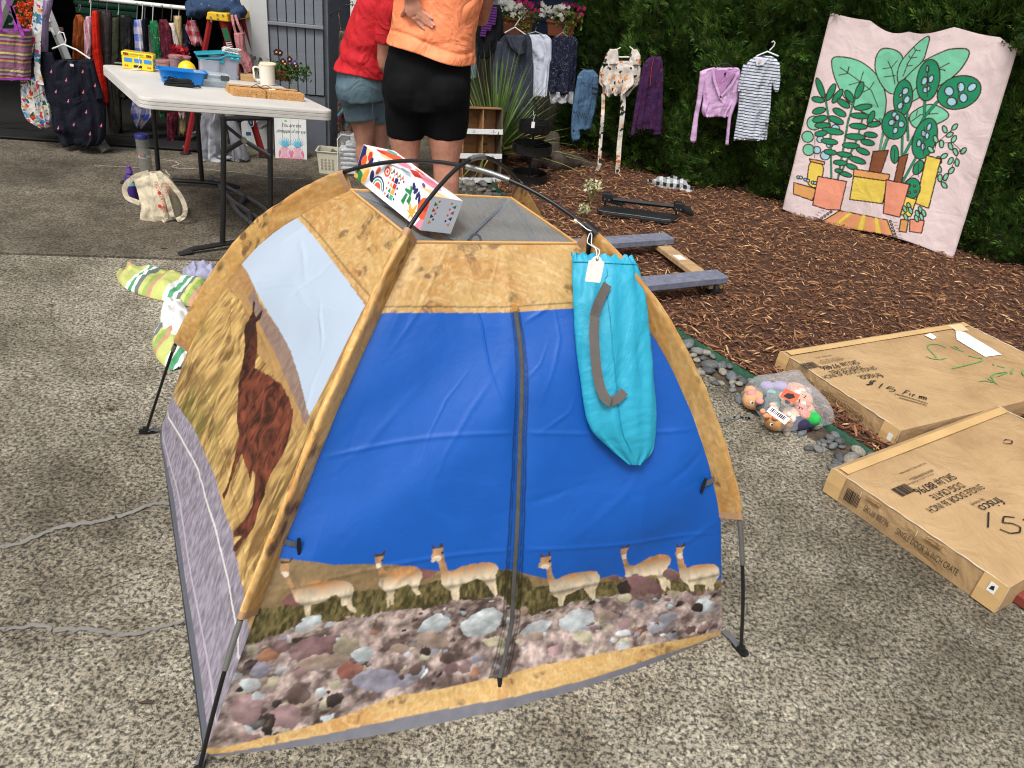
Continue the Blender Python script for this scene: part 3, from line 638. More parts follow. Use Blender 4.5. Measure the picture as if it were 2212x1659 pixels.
# pictures printed on the panels: thousandths of the panel's width and height
VIC=[[(4,395),(10,389),(17,389),(26,386),(26,394),(30,395),(31,388),(28,383),(31,373),(33,365),(37,358),(51,341),(64,335),(77,340),(93,342),(129,338),(154,331),(170,321),(177,306),(177,287),(183,273),(194,261),(194,255),(180,263),(170,276),(160,279),(154,295),(144,304),(136,304),(124,295),(111,292),(100,292),(105,268),(99,265),(89,285),(85,293),(68,305),(57,320),(46,336),(30,356),(22,364),(14,372),(11,383)],[(199,381),(204,377),(213,376),(218,382),(222,382),(221,376),(219,370),(220,360),(218,354),(228,340),(235,335),(255,341),(280,341),(296,336),(309,324),(312,311),(309,300),(308,287),(317,274),(311,273),(303,278),(294,291),(286,302),(279,299),(268,296),(260,294),(263,271),(266,260),(261,260),(254,276),(258,255),(252,258),(245,291),(235,299),(225,310),(221,329),(211,349),(206,359),(202,371)],[(318,380),(324,375),(330,370),(336,372),(337,382),(344,377),(345,366),(352,343),(364,318),(374,313),(392,322),(416,324),(449,323),(467,316),(473,305),(469,290),(471,272),(479,245),(476,237),(466,251),(456,268),(441,284),(428,289),(410,283),(398,282),(395,269),(400,242),(387,243),(378,269),(364,280),(355,290),(351,311),(340,338),(336,344),(329,340),(323,344),(323,354),(324,366)],[(561,329),(566,322),(573,318),(579,319),(579,328),(582,330),(586,323),(587,313),(589,300),(589,288),(595,268),(604,255),(621,262),(643,265),(675,263),(696,257),(706,243),(706,226),(703,214),(699,201),(702,180),(695,175),(687,189),(679,202),(670,218),(658,215),(642,209),(632,206),(629,190),(629,177),(618,180),(614,203),(604,212),(594,227),(588,247),(582,274),(578,288),(570,290),(560,293),(561,301),(565,308)],[(749,318),(752,311),(762,308),(767,315),(772,315),(770,306),(766,299),(765,286),(768,271),(776,254),(788,250),(806,258),(827,266),(851,268),(870,263),(877,251),(874,240),(864,229),(866,210),(874,186),(872,171),(865,185),(860,168),(853,177),(847,200),(839,217),(825,218),(813,217),(786,221),(774,219),(768,224),(766,244),(759,269),(753,287),(750,300)],[(891,293),(895,284),(904,283),(909,292),(912,291),(910,280),(905,272),(904,260),(906,240),(914,224),(933,228),(958,227),(981,221),(993,207),(996,185),(987,172),(980,162),(979,143),(968,146),(966,158),(958,146),(957,167),(939,173),(930,174),(929,154),(921,159),(916,177),(905,187),(897,199),(894,218),(891,247),(888,265),(890,278)]]
HILL=[(-1,396),(74,382),(119,369),(181,361),(251,348),(342,320),(374,317),(471,302),(467,304),(489,302),(517,290),(581,263),(610,253),(709,234),(741,236),(765,221),(816,227),(871,230),(889,219),(939,188),(993,172)]
GRASS=[(-4,302),(36,302),(70,297),(122,303),(184,305),(225,302),(322,296),(377,296),(471,296),(472,301),(494,300),(518,289),(542,272),(555,248),(578,243),(698,225),(750,220),(816,217),(893,193),(993,159)]
ROCKLINE=[(11,230),(36,234),(72,245),(87,257),(120,267),(137,244),(181,248),(265,250),(326,238),(370,243),(479,240),(489,237),(519,202),(544,171),(584,171),(622,179),(686,180),(752,179),(817,167),(893,160),(993,142)]
TANTOP=[(-56,859),(236,851),(522,842),(723,843),(1042,840)]
STRIP=[(33,17),(85,26),(143,32),(210,41),(296,61),(405,57),(512,56),(512,58),(589,60),(696,56),(811,48),(934,29),(998,10)]
BIND=[(36,5),(199,20),(351,25),(510,20),(535,19),(691,14),(837,14),(998,0)]
ZIP=[(522,843),(524,779),(522,721),(506,577),(503,451),(505,351),(510,264),(518,159),(506,93),(495,58)]
ROCKS=[('w',[(130,263),(134,252),(122,241),(109,237),(95,236),(84,244),(83,255),(92,266),(107,270),(124,266)]),('m',[(171,197),(172,178),(158,162),(132,160),(113,165),(91,186),(91,203),(107,220),(132,217),(160,214)]),('c',[(221,173),(219,164),(207,158),(190,166),(170,178),(167,193),(170,203),(182,208),(203,201),(216,187)]),('w',[(246,162),(251,150),(240,143),(228,144),(216,149),(210,156),(205,167),(215,174),(226,177),(241,169)]),('r',[(233,131),(234,121),(225,113),(212,108),(199,114),(192,125),(185,137),(197,146),(212,144),(229,141)]),('l',[(303,87),(295,75),(278,72),(252,78),(223,96),(217,109),(226,118),(244,126),(274,117),(302,102)]),('w',[(389,203),(386,189),(377,174),(355,169),(336,176),(324,186),(327,197),(334,211),(355,220),(371,215)]),('t',[(395,145),(383,139),(371,134),(349,145),(334,156),(328,169),(330,179),(349,179),(370,174),(383,159)]),('w',[(500,188),(497,169),(484,153),(458,144),(433,146),(420,165),(412,186),(431,201),(453,211),(480,207)]),('y',[(506,122),(505,116),(491,114),(478,117),(468,124),(460,132),(467,138),(476,139),(492,137),(505,130)]),('o',[(74,209),(73,197),(67,186),(55,180),(42,178),(33,184),(31,196),(35,207),(49,213),(63,213)]),('l',[(62,167),(64,157),(57,154),(46,150),(36,158),(25,168),(28,176),(32,185),(43,185),(53,177)]),('y',[(88,142),(87,135),(84,128),(78,126),(69,130),(64,135),(61,142),(63,150),(72,151),(80,150)]),('w',[(52,138),(53,129),(44,125),(32,128),(22,137),(14,147),(14,156),(24,158),(37,154),(46,149)]),('p',[(70,83),(70,65),(60,52),(39,62),(24,76),(7,97),(14,116),(22,123),(40,123),(58,106)]),('p',[(139,55),(143,42),(127,34),(110,41),(90,51),(82,66),(87,79),(100,87),(118,84),(136,70)]),('t',[(209,152),(202,143),(178,141),(150,143),(123,152),(105,167),(114,176),(137,182),(169,173),(198,164)]),('m',[(83,212),(86,202),(80,198),(70,197),(59,204),(52,211),(52,221),(58,225),(66,226),(75,223)]),('w',[(178,92),(176,87),(172,85),(164,85),(155,91),(154,97),(155,103),(159,106),(169,103),(175,98)]),('w',[(70,110),(69,104),(63,103),(55,105),(46,110),(44,116),(42,121),(49,124),(59,120),(67,116)]),('d',[(146,101),(149,91),(139,83),(128,82),(117,84),(108,93),(108,103),(115,112),(127,112),(141,107)]),('k',[(98,52),(98,37),(97,27),(90,30),(83,38),(78,55),(77,68),(80,76),(86,74),(92,69)]),('y',[(27,215),(27,210),(23,208),(18,208),(10,213),(6,219),(8,224),(12,226),(18,226),(23,220)]),('d',[(411,109),(409,104),(402,100),(392,102),(384,109),(378,116),(383,122),(391,123),(402,121),(408,117)]),('t',[(316,148),(312,142),(305,139),(295,142),(284,147),(279,156),(281,163),(291,167),(301,162),(312,156)]),('m',[(851,171),(849,155),(819,154),(789,161),(758,185),(750,206),(761,217),(791,226),(824,211),(846,194)]),('k',[(782,193),(778,182),(772,178),(761,182),(753,188),(749,200),(755,211),(761,214),(770,216),(778,205)]),('y',[(781,165),(779,159),(772,155),(764,157),(755,164),(753,172),(756,178),(762,180),(772,177),(779,172)]),('s',[(812,144),(808,138),(802,134),(793,138),(785,141),(782,148),(786,153),(792,157),(800,158),(807,153)]),('w',[(976,109),(978,94),(966,87),(947,86),(930,94),(920,105),(927,117),(938,127),(955,130),(970,118)]),('k',[(950,103),(946,95),(939,92),(930,95),(924,101),(920,111),(922,120),(931,122),(940,117),(949,111)]),('w',[(696,146),(701,127),(679,116),(659,111),(639,115),(622,129),(623,142),(645,156),(665,163),(685,154)]),('w',[(609,145),(602,134),(593,122),(570,122),(555,118),(540,131),(545,140),(557,149),(579,153),(601,149)]),('t',[(588,115),(588,108),(576,108),(564,111),(553,117),(550,123),(553,128),(564,128),(576,128),(586,121)]),('t',[(745,129),(743,123),(730,122),(716,125),(708,133),(701,143),(710,149),(719,151),(733,146),(743,138)]),('y',[(691,92),(690,84),(677,84),(664,87),(653,93),(650,101),(655,108),(667,112),(678,109),(692,98)]),('w',[(773,81),(771,78),(763,77),(753,80),(746,85),(743,89),(747,92),(754,93),(764,92),(773,86)]),('p',[(783,101),(778,95),(770,93),(759,93),(751,102),(749,109),(752,115),(762,120),(771,118),(780,109)]),('s',[(883,94),(880,88),(866,88),(853,89),(842,98),(841,105),(844,111),(855,112),(867,110),(882,102)]),('p',[(928,134),(922,128),(918,124),(910,126),(903,132),(903,140),(906,146),(911,150),(918,150),(926,142)]),('c',[(895,156),(893,152),(885,149),(876,152),(870,157),(866,163),(869,168),(876,170),(886,166),(891,162)]),('s',[(850,74),(844,71),(835,67),(822,71),(814,79),(810,85),(816,90),(823,92),(837,89),(843,82)]),('y',[(737,103),(734,99),(730,98),(726,97),(721,102),(721,107),(722,112),(727,114),(731,112),(735,108)]),('m',[(752,225),(751,221),(743,219),(734,220),(727,226),(724,231),(728,234),(734,236),(742,234),(748,231)]),('t',[(552,185),(552,179),(547,173),(540,176),(535,182),(532,190),(534,196),(538,200),(545,197),(551,192)]),('m',[(897,198),(894,195),(880,197),(868,201),(857,213),(855,223),(863,228),(874,224),(888,220),(895,209)]),('w',[(712,173),(710,171),(708,169),(703,171),(699,172),(697,176),(700,179),(703,179),(707,178),(710,176)]),('y',[(546,115),(544,112),(539,111),(533,113),(529,116),(526,119),(527,121),(532,123),(539,120),(544,118)])]
LLAMA=[(243,629),(261,634),(289,615),(325,613),(328,638),(339,638),(351,622),(341,607),(358,599),(382,586),(417,568),(471,539),(504,549),(574,568),(660,586),(734,589),(786,582),(816,565),(833,543),(839,516),(831,486),(820,459),(817,435),(819,415),(817,391),(830,369),(836,351),(822,320),(805,281),(791,270),(782,275),(800,314),(760,281),(747,286),(771,330),(781,369),(767,396),(742,418),(724,412),(731,393),(700,398),(659,401),(640,405),(633,376),(634,336),(632,304),(632,283),(611,281),(622,323),(613,363),(596,404),(586,419),(535,426),(487,453),(430,483),(380,515),(340,542),(318,549),(285,570),(287,589),(288,608)]
LHEAD=[(261,634),(289,615),(325,613),(328,638),(339,638),(351,622),(334,605),(365,578),(362,559),(327,548),(298,558),(284,572),(289,593),(288,608)]
ROAD=[(-15,167),(267,241),(523,276),(657,270),(744,283),(841,280),(815,274),(883,274),(917,270),(966,257),(1013,258)]
WLINE=[(26,112),(218,168),(412,205),(513,204),(638,218),(732,225),(818,225),(837,223),(917,211),(960,207),(987,196),(1026,217)]
SKY=[(-55,848),(-52,785),(-40,651),(200,650),(470,650),(719,636),(882,613),(890,644),(889,717),(858,827),(861,842),(692,848),(425,850),(236,858),(68,854)]
GRAVEL=[(-42,644),(126,652),(284,644),(470,650),(719,636),(890,613),(887,595),(745,600),(460,608),(294,616),(117,624),(-29,624)]
DIRT=[(-29,624),(117,624),(294,616),(460,608),(745,600),(894,591),(834,563),(702,581),(537,575),(432,561),(187,599),(-24,570)]
def UV(pts): return [(a / 1000., b / 1000.) for a, b in pts]
def line_y(pts, S): p = sorted(UV(pts)); return np.interp(S, [a for a, _ in p], [b for _, b in p])
def tanfur(X, Y, seed=0, dark=1.):
    """golden dry-grass print: soft blotches, short hair strokes, dark tufts"""
    wx, wy = X + .05 * fbm(X * 6, Y * 6, 2, seed + 3), Y + .05 * fbm(X * 6 + 9, Y * 6, 2, seed + 4)
    n1 = fbm(wx * 9, wy * 9, 4, seed); n2 = fbm(wx * 80 + 30 * n1, wy * 100 - 20 * n1, 3, seed + 5); n3 = fbm(wx * 22, wy * 26, 3, seed + 9); n4 = fbm(X * 180, Y * 130, 2, seed + 2)
    A, B, C_, D_ = lin((198, 160, 100)), lin((182, 128, 66)), lin((216, 188, 136)), lin((84, 56, 42))
    w1 = np.clip((n1 - .42) * 3, 0, .6)[..., None]; c = A * (1 - w1) + B * w1
    w2 = np.clip((n2 - .42) * 2., 0, .6)[..., None]; c = c * (1 - w2) + C_ * w2; c = c * (.82 + .36 * n4[..., None])
    w3 = (np.clip((n3 - .64) * 8, 0, .7) * np.clip((n2 - .35) * 4, 0, 1) * dark)[..., None]; return c * (1 - w3) + D_ * w3
def creases(S, T, seed, amp=.0019):
    """pressed-in fold lines and puckers left from the bag"""
    h = .006 * (fbm(S * 3, T * 3, 3, seed) - .5) + .034 * (fbm(S * 2.2 - T * 1.6, T * 4.2 - S * 1.5, 2, seed + 6) - .5) + .0016 * (np.abs(fbm(S * 7 + 3 * T, T * 5, 3, seed + 1) - .5) * -2); r = random.Random(seed)
    for _ in range(34):
        x0, y0 = r.random(), r.random(); a = r.choice([.45, .6, .8, 2.3, 1.2, 2.9]) + r.uniform(-.25, .25); L_ = r.uniform(.1, .42); pts = [(x0 + L_ * q * math.cos(a) + .02 * math.sin(q * 5 + x0 * 9), y0 + L_ * q * math.sin(a)) for q in (0, .3, .6, 1)]
        dd = seg_dist(pts, S, T); al = np.clip(1 - np.abs((S - x0) * math.cos(a) + (T - y0) * math.sin(a) - L_ / 2) / (L_ / 2), 0, 1); h = h + r.choice([-1, 1, 1]) * amp * r.uniform(.4, 1.5) * np.exp(-(dd / r.uniform(.004, .011)) ** 2) * al
    for y0 in (.58, .33): h = h + amp * .8 * np.exp(-((T - y0 - .02 * np.sin(S * 5)) / .005) ** 2)
    return h
e_fl, e_fr, e_ll, e_rr = edges()
TC = (FL + FR + RL + RR) / 4
tent = thing('play_tent', "children's dome play tent printed with vicunas, rocks and a brown llama", 'tent', Vector(TC))
M_print = attr_mat('printed_polyester', .5, 900, .12, .0006, .4, .16, wr=.3)
def panel_mesh(name, L_, R_, ns, nt_, paint, seed, bow=0., flip=1):
    S, T = np.meshgrid(np.linspace(0, 1, ns), np.linspace(0, 1, nt_), indexing='ij')
    P = panel(L_, R_, S, T, bow); du = np.gradient(P, axis=0); dv = np.gradient(P, axis=1); nn = np.cross(du, dv); nn /= np.linalg.norm(nn, axis=-1)[..., None] + 1e-12
    e = np.minimum(1, np.minimum(S, 1 - S) * 14) * np.minimum(1, T * 20 + .2) * np.minimum(1, (1 - T) * 20)
    zf = 1 - np.exp(-((S - .51) / .03) ** 2) * (name == 'front_panel'); P = P + nn * (creases(S, T, seed) * e * zf)[..., None] * flip
    return gridmesh(name, P, M_print, tent, paint(S, T))
RC = {'w': (196, 206, 208), 'm': (132, 96, 98), 'c': (176, 160, 132), 'r': (150, 86, 70), 'l': (150, 146, 164), 't': (172, 146, 126), 'y': (196, 186, 150), 'o': (170, 108, 64), 'p': (164, 128, 128), 'd': (96, 74, 64), 'k': (52, 40, 38), 's': (140, 140, 150)}
def paint_front(S, T):
    X, Y = S * 1.15, T * 1.12
    f1 = fbm(X * 60, Y * 60, 3, 1)[..., None]; f2 = fbm(X * 16, Y * 16, 3, 2)[..., None]; f3 = fbm(X * 130, Y * 110, 2, 3)[..., None]
    c = np.broadcast_to(lin((14, 88, 180)), S.shape + (3,)) * (.94 + .12 * f2)
    hill = T < line_y(HILL, S); c = np.where(hill[..., None], lin((136, 113, 80)) * (.5 + .5 * f1 + .5 * f3), c)
    for r_, (x0, y0, rx, ry) in enumerate([(.42, .325, .03, .012), (.09, .31, .05, .02), (.31, .325, .03, .02), (.63, .235, .05, .015)]):
        q = ((S - x0) / rx) ** 2 + ((T - y0) / ry) ** 2 < .7 + .6 * f1[..., 0]; c = np.where((q & hill)[..., None], lin((128, 86, 82)) * (.6 + .7 * f1), c)
    gr = fbm(X * 170 + 9 * Y, Y * 70, 3, 7)[..., None]
    grass = (T < line_y(GRASS, S) + .012 * (f1[..., 0] - .5)); c = np.where(grass[..., None], lin((112, 100, 62)) * np.clip(2.2 * gr - .5, .25, 1.5) * (.7 + .6 * f3) + lin((70, 74, 34)) * .25 * f2, c)
    rl = line_y(ROCKLINE, S) + .02 * (f1[..., 0] - .5)
    for i, v in enumerate(VIC):
        p = UV(v); x0, x1 = min(a for a, _ in p), max(a for a, _ in p); y0, y1 = min(b for _, b in p), max(b for _, b in p)
        w_ = (S > x0 - .01) & (S < x1 + .01) & (T > y0 - .01) & (T < y1 + .01); ii = np.where(w_)
        s_, t_ = S[ii], T[ii]; m_ = inside(p, s_ + .003 * (fbm(s_ * 200, t_ * 200, 2, i) - .5), t_ + .002 * (fbm(s_ * 140, t_ * 140, 2, i + 3) - .5)); u = (s_ - x0) / (x1 - x0); vv = (t_ - y0) / (y1 - y0)
        fur = fbm(s_ * 110 + 20 * t_, t_ * 50, 3, 20 + i)[:, None]
        back = np.clip((vv - .36 - .06 * np.abs(u - .55) + .2 * (fur[:, 0] - .5)) * 5, 0, 1)[:, None]
        cc = lin((224, 208, 180)) * (1 - back) + lin((176, 128, 82)) * back
        head = ((vv > .55) & (u < .34))[:, None]; cc = np.where(head, lin((178, 138, 96)), cc)
        leg = (vv < .26)[:, None]; cc = np.where(leg, lin((214, 196, 164)), cc)
        shade = (1 - .6 * np.exp(-((vv - .29) / .035) ** 2) * (u > .25))[:, None] * np.where((u < .3) & (vv < .62) & (vv > .3), .85, 1)[:, None]
        cc = cc * (.45 + 1.1 * fur) * shade
        ear = ((vv > .92))[:, None]; cc = np.where(ear, lin((70, 50, 40)), cc)
        muz = (((u - .1) / .07) ** 2 + ((vv - .76) / .05) ** 2 < 1)[:, None]; cc = np.where(muz, lin((222, 206, 184)), cc)
        eye = (((u - .17) / .02) ** 2 + ((vv - .84) / .02) ** 2 < 1)[:, None]; cc = np.where(eye, lin((20, 14, 12)), cc)
        cur = c[ii]; c[ii] = np.where(m_[:, None], cc, cur)
    rocks = T < rl
    gv = np.clip(fbm(X * 34, Y * 44, 4, 28)[..., None] * 3 - 1.0, 0, 1); base = lin((186, 162, 152)) * gv + lin((96, 76, 70)) * (1 - gv); base = base * (.5 + .9 * f3) * (.8 + .4 * f2)
    c = np.where(rocks[..., None], base, c)
    r = random.Random(3); many = []
    for i in range(330):
        s0 = r.random(); top = float(line_y(ROCKLINE, np.array(s0))); t0 = top * r.random() ** 1.0 + r.uniform(-.004, .004); sz = .005 + .012 * r.random() ** 2 * (1.4 - t0 / max(top, .05))
        many.append((r.choice('wwtmplscdkkyyo'), [(s0 + sz * math.cos(q) * r.uniform(.7, 1.2), t0 + sz * .75 * math.sin(q) * r.uniform(.7, 1.2)) for q in np.linspace(0, 2 * PI, 8)[:-1]]))
    for k_, p in many + [(k_, UV(p)) for k_, p in ROCKS]:
        x0, x1 = min(a for a, _ in p), max(a for a, _ in p); y0, y1 = min(b for _, b in p), max(b for _, b in p)
        i0, i1 = max(0, int(x0 * (S.shape[0] - 1))), min(S.shape[0], int(x1 * (S.shape[0] - 1)) + 2); q0, q1 = max(0, int(y0 * (S.shape[1] - 1))), min(S.shape[1], int(y1 * (S.shape[1] - 1)) + 2)
        if i1 <= i0 or q1 <= q0: continue
        s_, t_ = S[i0:i1, q0:q1], T[i0:i1, q0:q1]; m_ = inside(p, s_ + .012 * (fbm(s_ * 60, t_ * 60, 3, 8) - .5), t_ + .012 * (fbm(s_ * 60 + 7, t_ * 60, 3, 9) - .5))
        lt = .62 + .5 * (t_ - y0) / (y1 - y0 + 1e-6) - .18 * (s_ - x0) / (x1 - x0 + 1e-6)
        cc = lin(RC[k_]) * (lt * (.55 + .85 * fbm(s_ * 50, t_ * 60, 4, 4)))[..., None]; al = np.clip(m_ * (.55 + .9 * fbm(s_ * 28, t_ * 28, 3, 6)), 0, 1)[..., None]
        c[i0:i1, q0:q1] = c[i0:i1, q0:q1] * (1 - al) + cc * al
    rk = c[rocks]; gm_ = rk.mean(1, keepdims=True); c[rocks] = (rk * .78 + gm_ * .22) * (.55 + 1.15 * fbm(X[rocks] * 44, Y[rocks] * 60, 4, 61))[:, None]
    top = T > line_y(TANTOP, S); c = np.where(top[..., None], tanfur((S - .5) * (1.2 - .84 * T) + 2, Y, 3), c)
    tw = np.abs(T - line_y(TANTOP, S) - .012) < .0017; c = np.where(tw[..., None], c * .5, c)
    stp = line_y(STRIP, S); low = T < stp; c = np.where(low[..., None], tanfur(X * 1.3, Y * 1.3, 6) * 1.03, c)
    c = np.where((T < np.minimum(line_y(BIND, S), stp * .45) * .9)[..., None], lin((112, 112, 120)) * (.85 + .3 * f1), c)
    # zip flap: stitched blue tape each side of the coil
    zs = np.interp(T, [b for _, b in sorted(UV(ZIP), key=lambda q: q[1])], [a for a, _ in sorted(UV(ZIP), key=lambda q: q[1])]); dz = np.abs(S - zs); zin = (T < .848) & (T > .058)
    tape = zin & (dz < .020); st_ = tape & ((np.abs(dz - .017) < .0016) | (np.abs(dz - .012) < .0013))
    c = np.where(tape[..., None], c * .80, c); c = np.where(st_[..., None], c * .45, c)
    return soft(c)
def paint_left(S, T):
    X, Y = S * 1.15, T * 1.12
    wv = fbm(X * 8, Y * 8, 2, 10); gr = fbm(X * 40 - 9 * Y + 5 * wv, Y * 13 + 3 * wv, 4, 11)[..., None]; g2 = fbm(X * 7, Y * 5, 3, 12)[..., None]; f1 = fbm(X * 70, Y * 70, 3, 13)[..., None]; g3 = fbm(X * 90 - 24 * Y, Y * 20, 2, 14)[..., None]
    k1 = np.clip((gr - .3) * 2.6, 0, 1); c = lin((122, 92, 52)) * (1 - k1) + lin((204, 168, 104)) * k1; c = c * (.72 + .75 * g3)
    gm = np.clip((g2 - .52) * 6, 0, 1) * np.clip(1.3 - T[..., None] * 2.4, 0, 1); c = c * (1 - .8 * gm) + (lin((120, 124, 50)) * (.35 + 1. * g3)) * .8 * gm
    hl_ = np.clip((g3 - .62) * 5, 0, 1) * .6; c = c * (1 - hl_) + lin((228, 196, 130)) * hl_
    for p_, cl, k_ in ((DIRT, (176, 138, 88), .5), (GRAVEL, (138, 116, 104), .7)):
        m_ = inside(UV(p_), S + .01 * (f1[..., 0] - .5), T); c = np.where(m_[..., None], lin(cl) * (.72 + k_ * f1), c)
    bare = (T > .62) & (S < .2) | (T > .70); c = np.where(bare[..., None], lin((166, 128, 82)) * (.7 + .6 * f1), c)
    cl = fbm(X * 3, Y * 3, 3, 15)[..., None]; sk = inside(UV(SKY), S, T); c = np.where(sk[..., None], lin((186, 202, 220)) * (.9 + .14 * cl) , c)
    rd = T < line_y(ROAD, S) + .006 * (f1[..., 0] - .5); ax = fbm(X * 130, Y * 50, 2, 16)[..., None]
    c = np.where(rd[..., None], lin((156, 148, 162)) * (.4 + 1.1 * ax), c)
    wl = seg_dist([(a * 1.15, b * 1.12) for a, b in UV(WLINE)], X, Y); c = np.where((wl < .0042)[..., None], lin((226, 224, 220)), c)
    ll_ = rd & (np.abs(T - .05 - .02 * S) < .004 + .004 * (f1[..., 0] - .5)); c = np.where(ll_[..., None], lin((190, 182, 196)), c)
    p = UV(LLAMA); m_ = inside(p, S + .006 * (fbm(S * 80, T * 80, 2, 19) - .5), T + .004 * (fbm(S * 90, T * 90, 2, 18) - .5)); wool = np.clip(fbm(X * 60 + 6 * fbm(X * 20, Y * 20, 2, 3), Y * 44, 4, 17) * 2.2 - .6, 0, 1.3)[..., None]
    lc = lin((110, 56, 38)) * (.25 + 1.15 * wool); leg = ((T < .36) & (S < .75))[..., None]; lc = np.where(leg | (S[..., None] < .46), lc * .55, lc)
    c = np.where(m_[..., None], lc, c); hd_ = inside(UV(LHEAD), S, T); c = np.where(hd_[..., None], lin((58, 30, 22)) * (.5 + .8 * wool), c)
    top = T > .848; c = np.where(top[..., None], tanfur((S - .5) * (1.2 - .84 * T) + 3, Y, 8), c)
    c = np.where((np.abs(T - .862) < .002)[..., None], c * .55, c)
    c = np.where((T < .028)[..., None], lin((100, 102, 112)) * (.85 + .3 * f1), c)
    return soft(c)
def paint_plain(seed):
    def f_(S, T):
        c = tanfur(S * 1.2, T * 1.1, seed); lo = T < .2; c = np.where(lo[..., None], lin((140, 118, 106)) * (.5 + fbm(S * 60, T * 60, 3, seed))[..., None], c)
        return np.where((T < .015)[..., None], lin((106, 108, 118)), c)
    return f_
front = panel_mesh('front_panel', e_fl, e_fr, 660, 570, paint_front, 3, BOWF)
left = panel_mesh('side_panel', e_ll, e_fl, 460, 440, paint_left, 5)
panel_mesh('side_panel', e_fr, e_rr, 80, 80, paint_plain(21), 6); panel_mesh('rear_panel', e_rr, e_ll, 80, 80, paint_plain(23), 7)
mb = MB(); mb.add([FL + [0, 0, .004], FR + [0, 0, .004], RR + [0, 0, .004], RL + [0, 0, .004]], [(0, 1, 2, 3)]); mb.build('groundsheet', mat('grey_groundsheet', (46, 48, 52), .7), tent)
# ---- sleeves: folded fabric round each arch, seam on the inside
M_slv = attr_mat('sleeve_polyester', .55, 700, .15, .0006, .35, .1, wr=.35)
def sleeve(P, Nn, i0, i1, name='pole_sleeve', w_=SW):
    Pp, nn = P[i0:i1], Nn[i0:i1]; T = np.gradient(Pp, axis=0); T /= np.linalg.norm(T, axis=1)[:, None]; Bn = np.cross(T, nn); n = len(Pp)
    prof = [(-.0075, 0), (-.005, .0058), (0, .0078), (.008, .0072), (.018, .0056), (.030, .0045), (w_ - .004, .003), (w_ + .004, .0012), (w_ + .004, -.0012), (w_ - .004, -.003), (.030, -.0045), (.018, -.0056), (.008, -.0072), (0, -.0078), (-.005, -.0058)]
    prof = resample(prof + prof[:1], 49)[:-1]; u = np.arange(n) * .25; wob = .0022 * (fbm(u * .21, 0 * u + 3, 3, 30) - .5)
    A = np.stack([Pp + nn * (a + .004 * (vnoise(u * .3, 0 * u + j * .3) - .5))[:, None] + Bn * (b + wob)[:, None] for j, (a, b) in enumerate(prof)], 0)
    Sx, Tx = np.meshgrid(np.arange(len(prof)) * .0025, np.linspace(0, n * .0015, n), indexing='ij')
    big_ = fbm(Tx * 5, Sx * 8 + i0, 3, 33)[..., None]; c = tanfur(Tx, Sx + i0, 14 + i0 % 7, 1.2) * (.55 + 1.0 * big_) * np.array([1.0, .93, .82]); hem = (Tx < .008) | (Tx > n * .0015 - .008); c = np.where(hem[..., None], lin((176, 138, 104)), c)
    o = gridmesh(name, A, M_slv, tent, c, closed=True); return o
sleeve(PA, NA, a0 + 1, a1 + 1); sleeve(PA, NA, a2, a3); sleeve(PB, NB, b0, b1 + 1); sleeve(PB, NB, b2, b3)
# ---- poles with steel joints
M_pole = mat('black_fibreglass', (20, 20, 21), .35, .1, 3, 60, .05); M_fer = mat('zinc_ferrule', (150, 152, 150), .35, .1, metal=.8)
def pole(P, joints):
    o = MB().tube([tuple(p) for p in P[::12]] + [tuple(P[-1])], .0046, 10).build('pole', M_pole, tent, True)
    for a_, b_ in joints: MB().tube([tuple(p) for p in P[a_:b_:4]], .0062, 12).build('steel_joint', M_fer, o, True)
liftA = PA.copy(); liftA[:, 2] += .011 * np.exp(-((QA[:, 0] - .84) / .12) ** 2)
pole(liftA, [(a0 - 36, a0 + 4), (idx_(QA, .83), idx_(QA, .90)), (a3, a3 + 36)]); pole(PB, [(b3, b3 + 44), (b0 - 12, b0), (idx_(QB, 1.06), idx_(QB, 1.165))])
# ---- ridge ties, roof netting
tA1, tB2, tA2, tB1 = e_fl[-1], e_fr[-1], e_rr[-1], e_ll[-1]
U_, V_ = np.meshgrid(np.linspace(0, 1, 60), np.linspace(0, 1, 60), indexing='ij')
RP = (tA1 * ((1 - U_) * (1 - V_))[..., None] + tB2 * (U_ * (1 - V_))[..., None] + tB1 * ((1 - U_) * V_)[..., None] + tA2 * (U_ * V_)[..., None])
cone = 1 - np.maximum(np.abs(2 * U_ - 1), np.abs(2 * V_ - 1)); RP[..., 2] += -.065 * cone + .006 * np.exp(-((U_ - V_) / .05) ** 2) * cone + .006 * np.exp(-((U_ + V_ - 1) / .05) ** 2) * cone - .012 * (np.sin(PI * U_) * np.sin(PI * V_))
RP[..., 2] += .004 * (fbm(U_ * 6, V_ * 6, 3, 40) - .5)
M_net, t, b = nodes_of('grey_netting'); b.inputs['Base Color'].default_value = L4((166, 174, 178)); b.inputs['Roughness'].default_value = .8
tr = t.nodes.new('ShaderNodeBsdfTransparent'); mx = N(t, 'ShaderNodeMixShader', Fac=.36); t.links.new(tr.outputs[0], mx.inputs[1]); t.links.new(b.outputs[0], mx.inputs[2])
t.links.new(mx.outputs[0], [n for n in t.nodes if n.type == 'OUTPUT_MATERIAL'][0].inputs[0])
roof = gridmesh('roof_netting', RP, M_net, tent)
M_tape = mat('grey_seam_tape', (96, 106, 118), .7)
for p, q in ((tA1, tA2), (tB1, tB2)):
    m_ = RP[30, 30]; MB().ribbon([p, m_ * .5 + p * .5 + [0, 0, .002], m_ + [0, 0, .003], m_ * .5 + q * .5 + [0, 0, .002], q], .008).build('seam_tape', M_tape, roof)
lp = [Vector(RP[30, 30]) + Vector((.012 * math.cos(x_) + .03, .006, .012 + .013 * math.sin(x_))) for x_ in np.linspace(-1.4, 4.4, 12)]
MB().ribbon(lp, .006, up=(0, 1, 0)).build('hang_loop', mat('grey_webbing', (88, 88, 92), .8), roof)
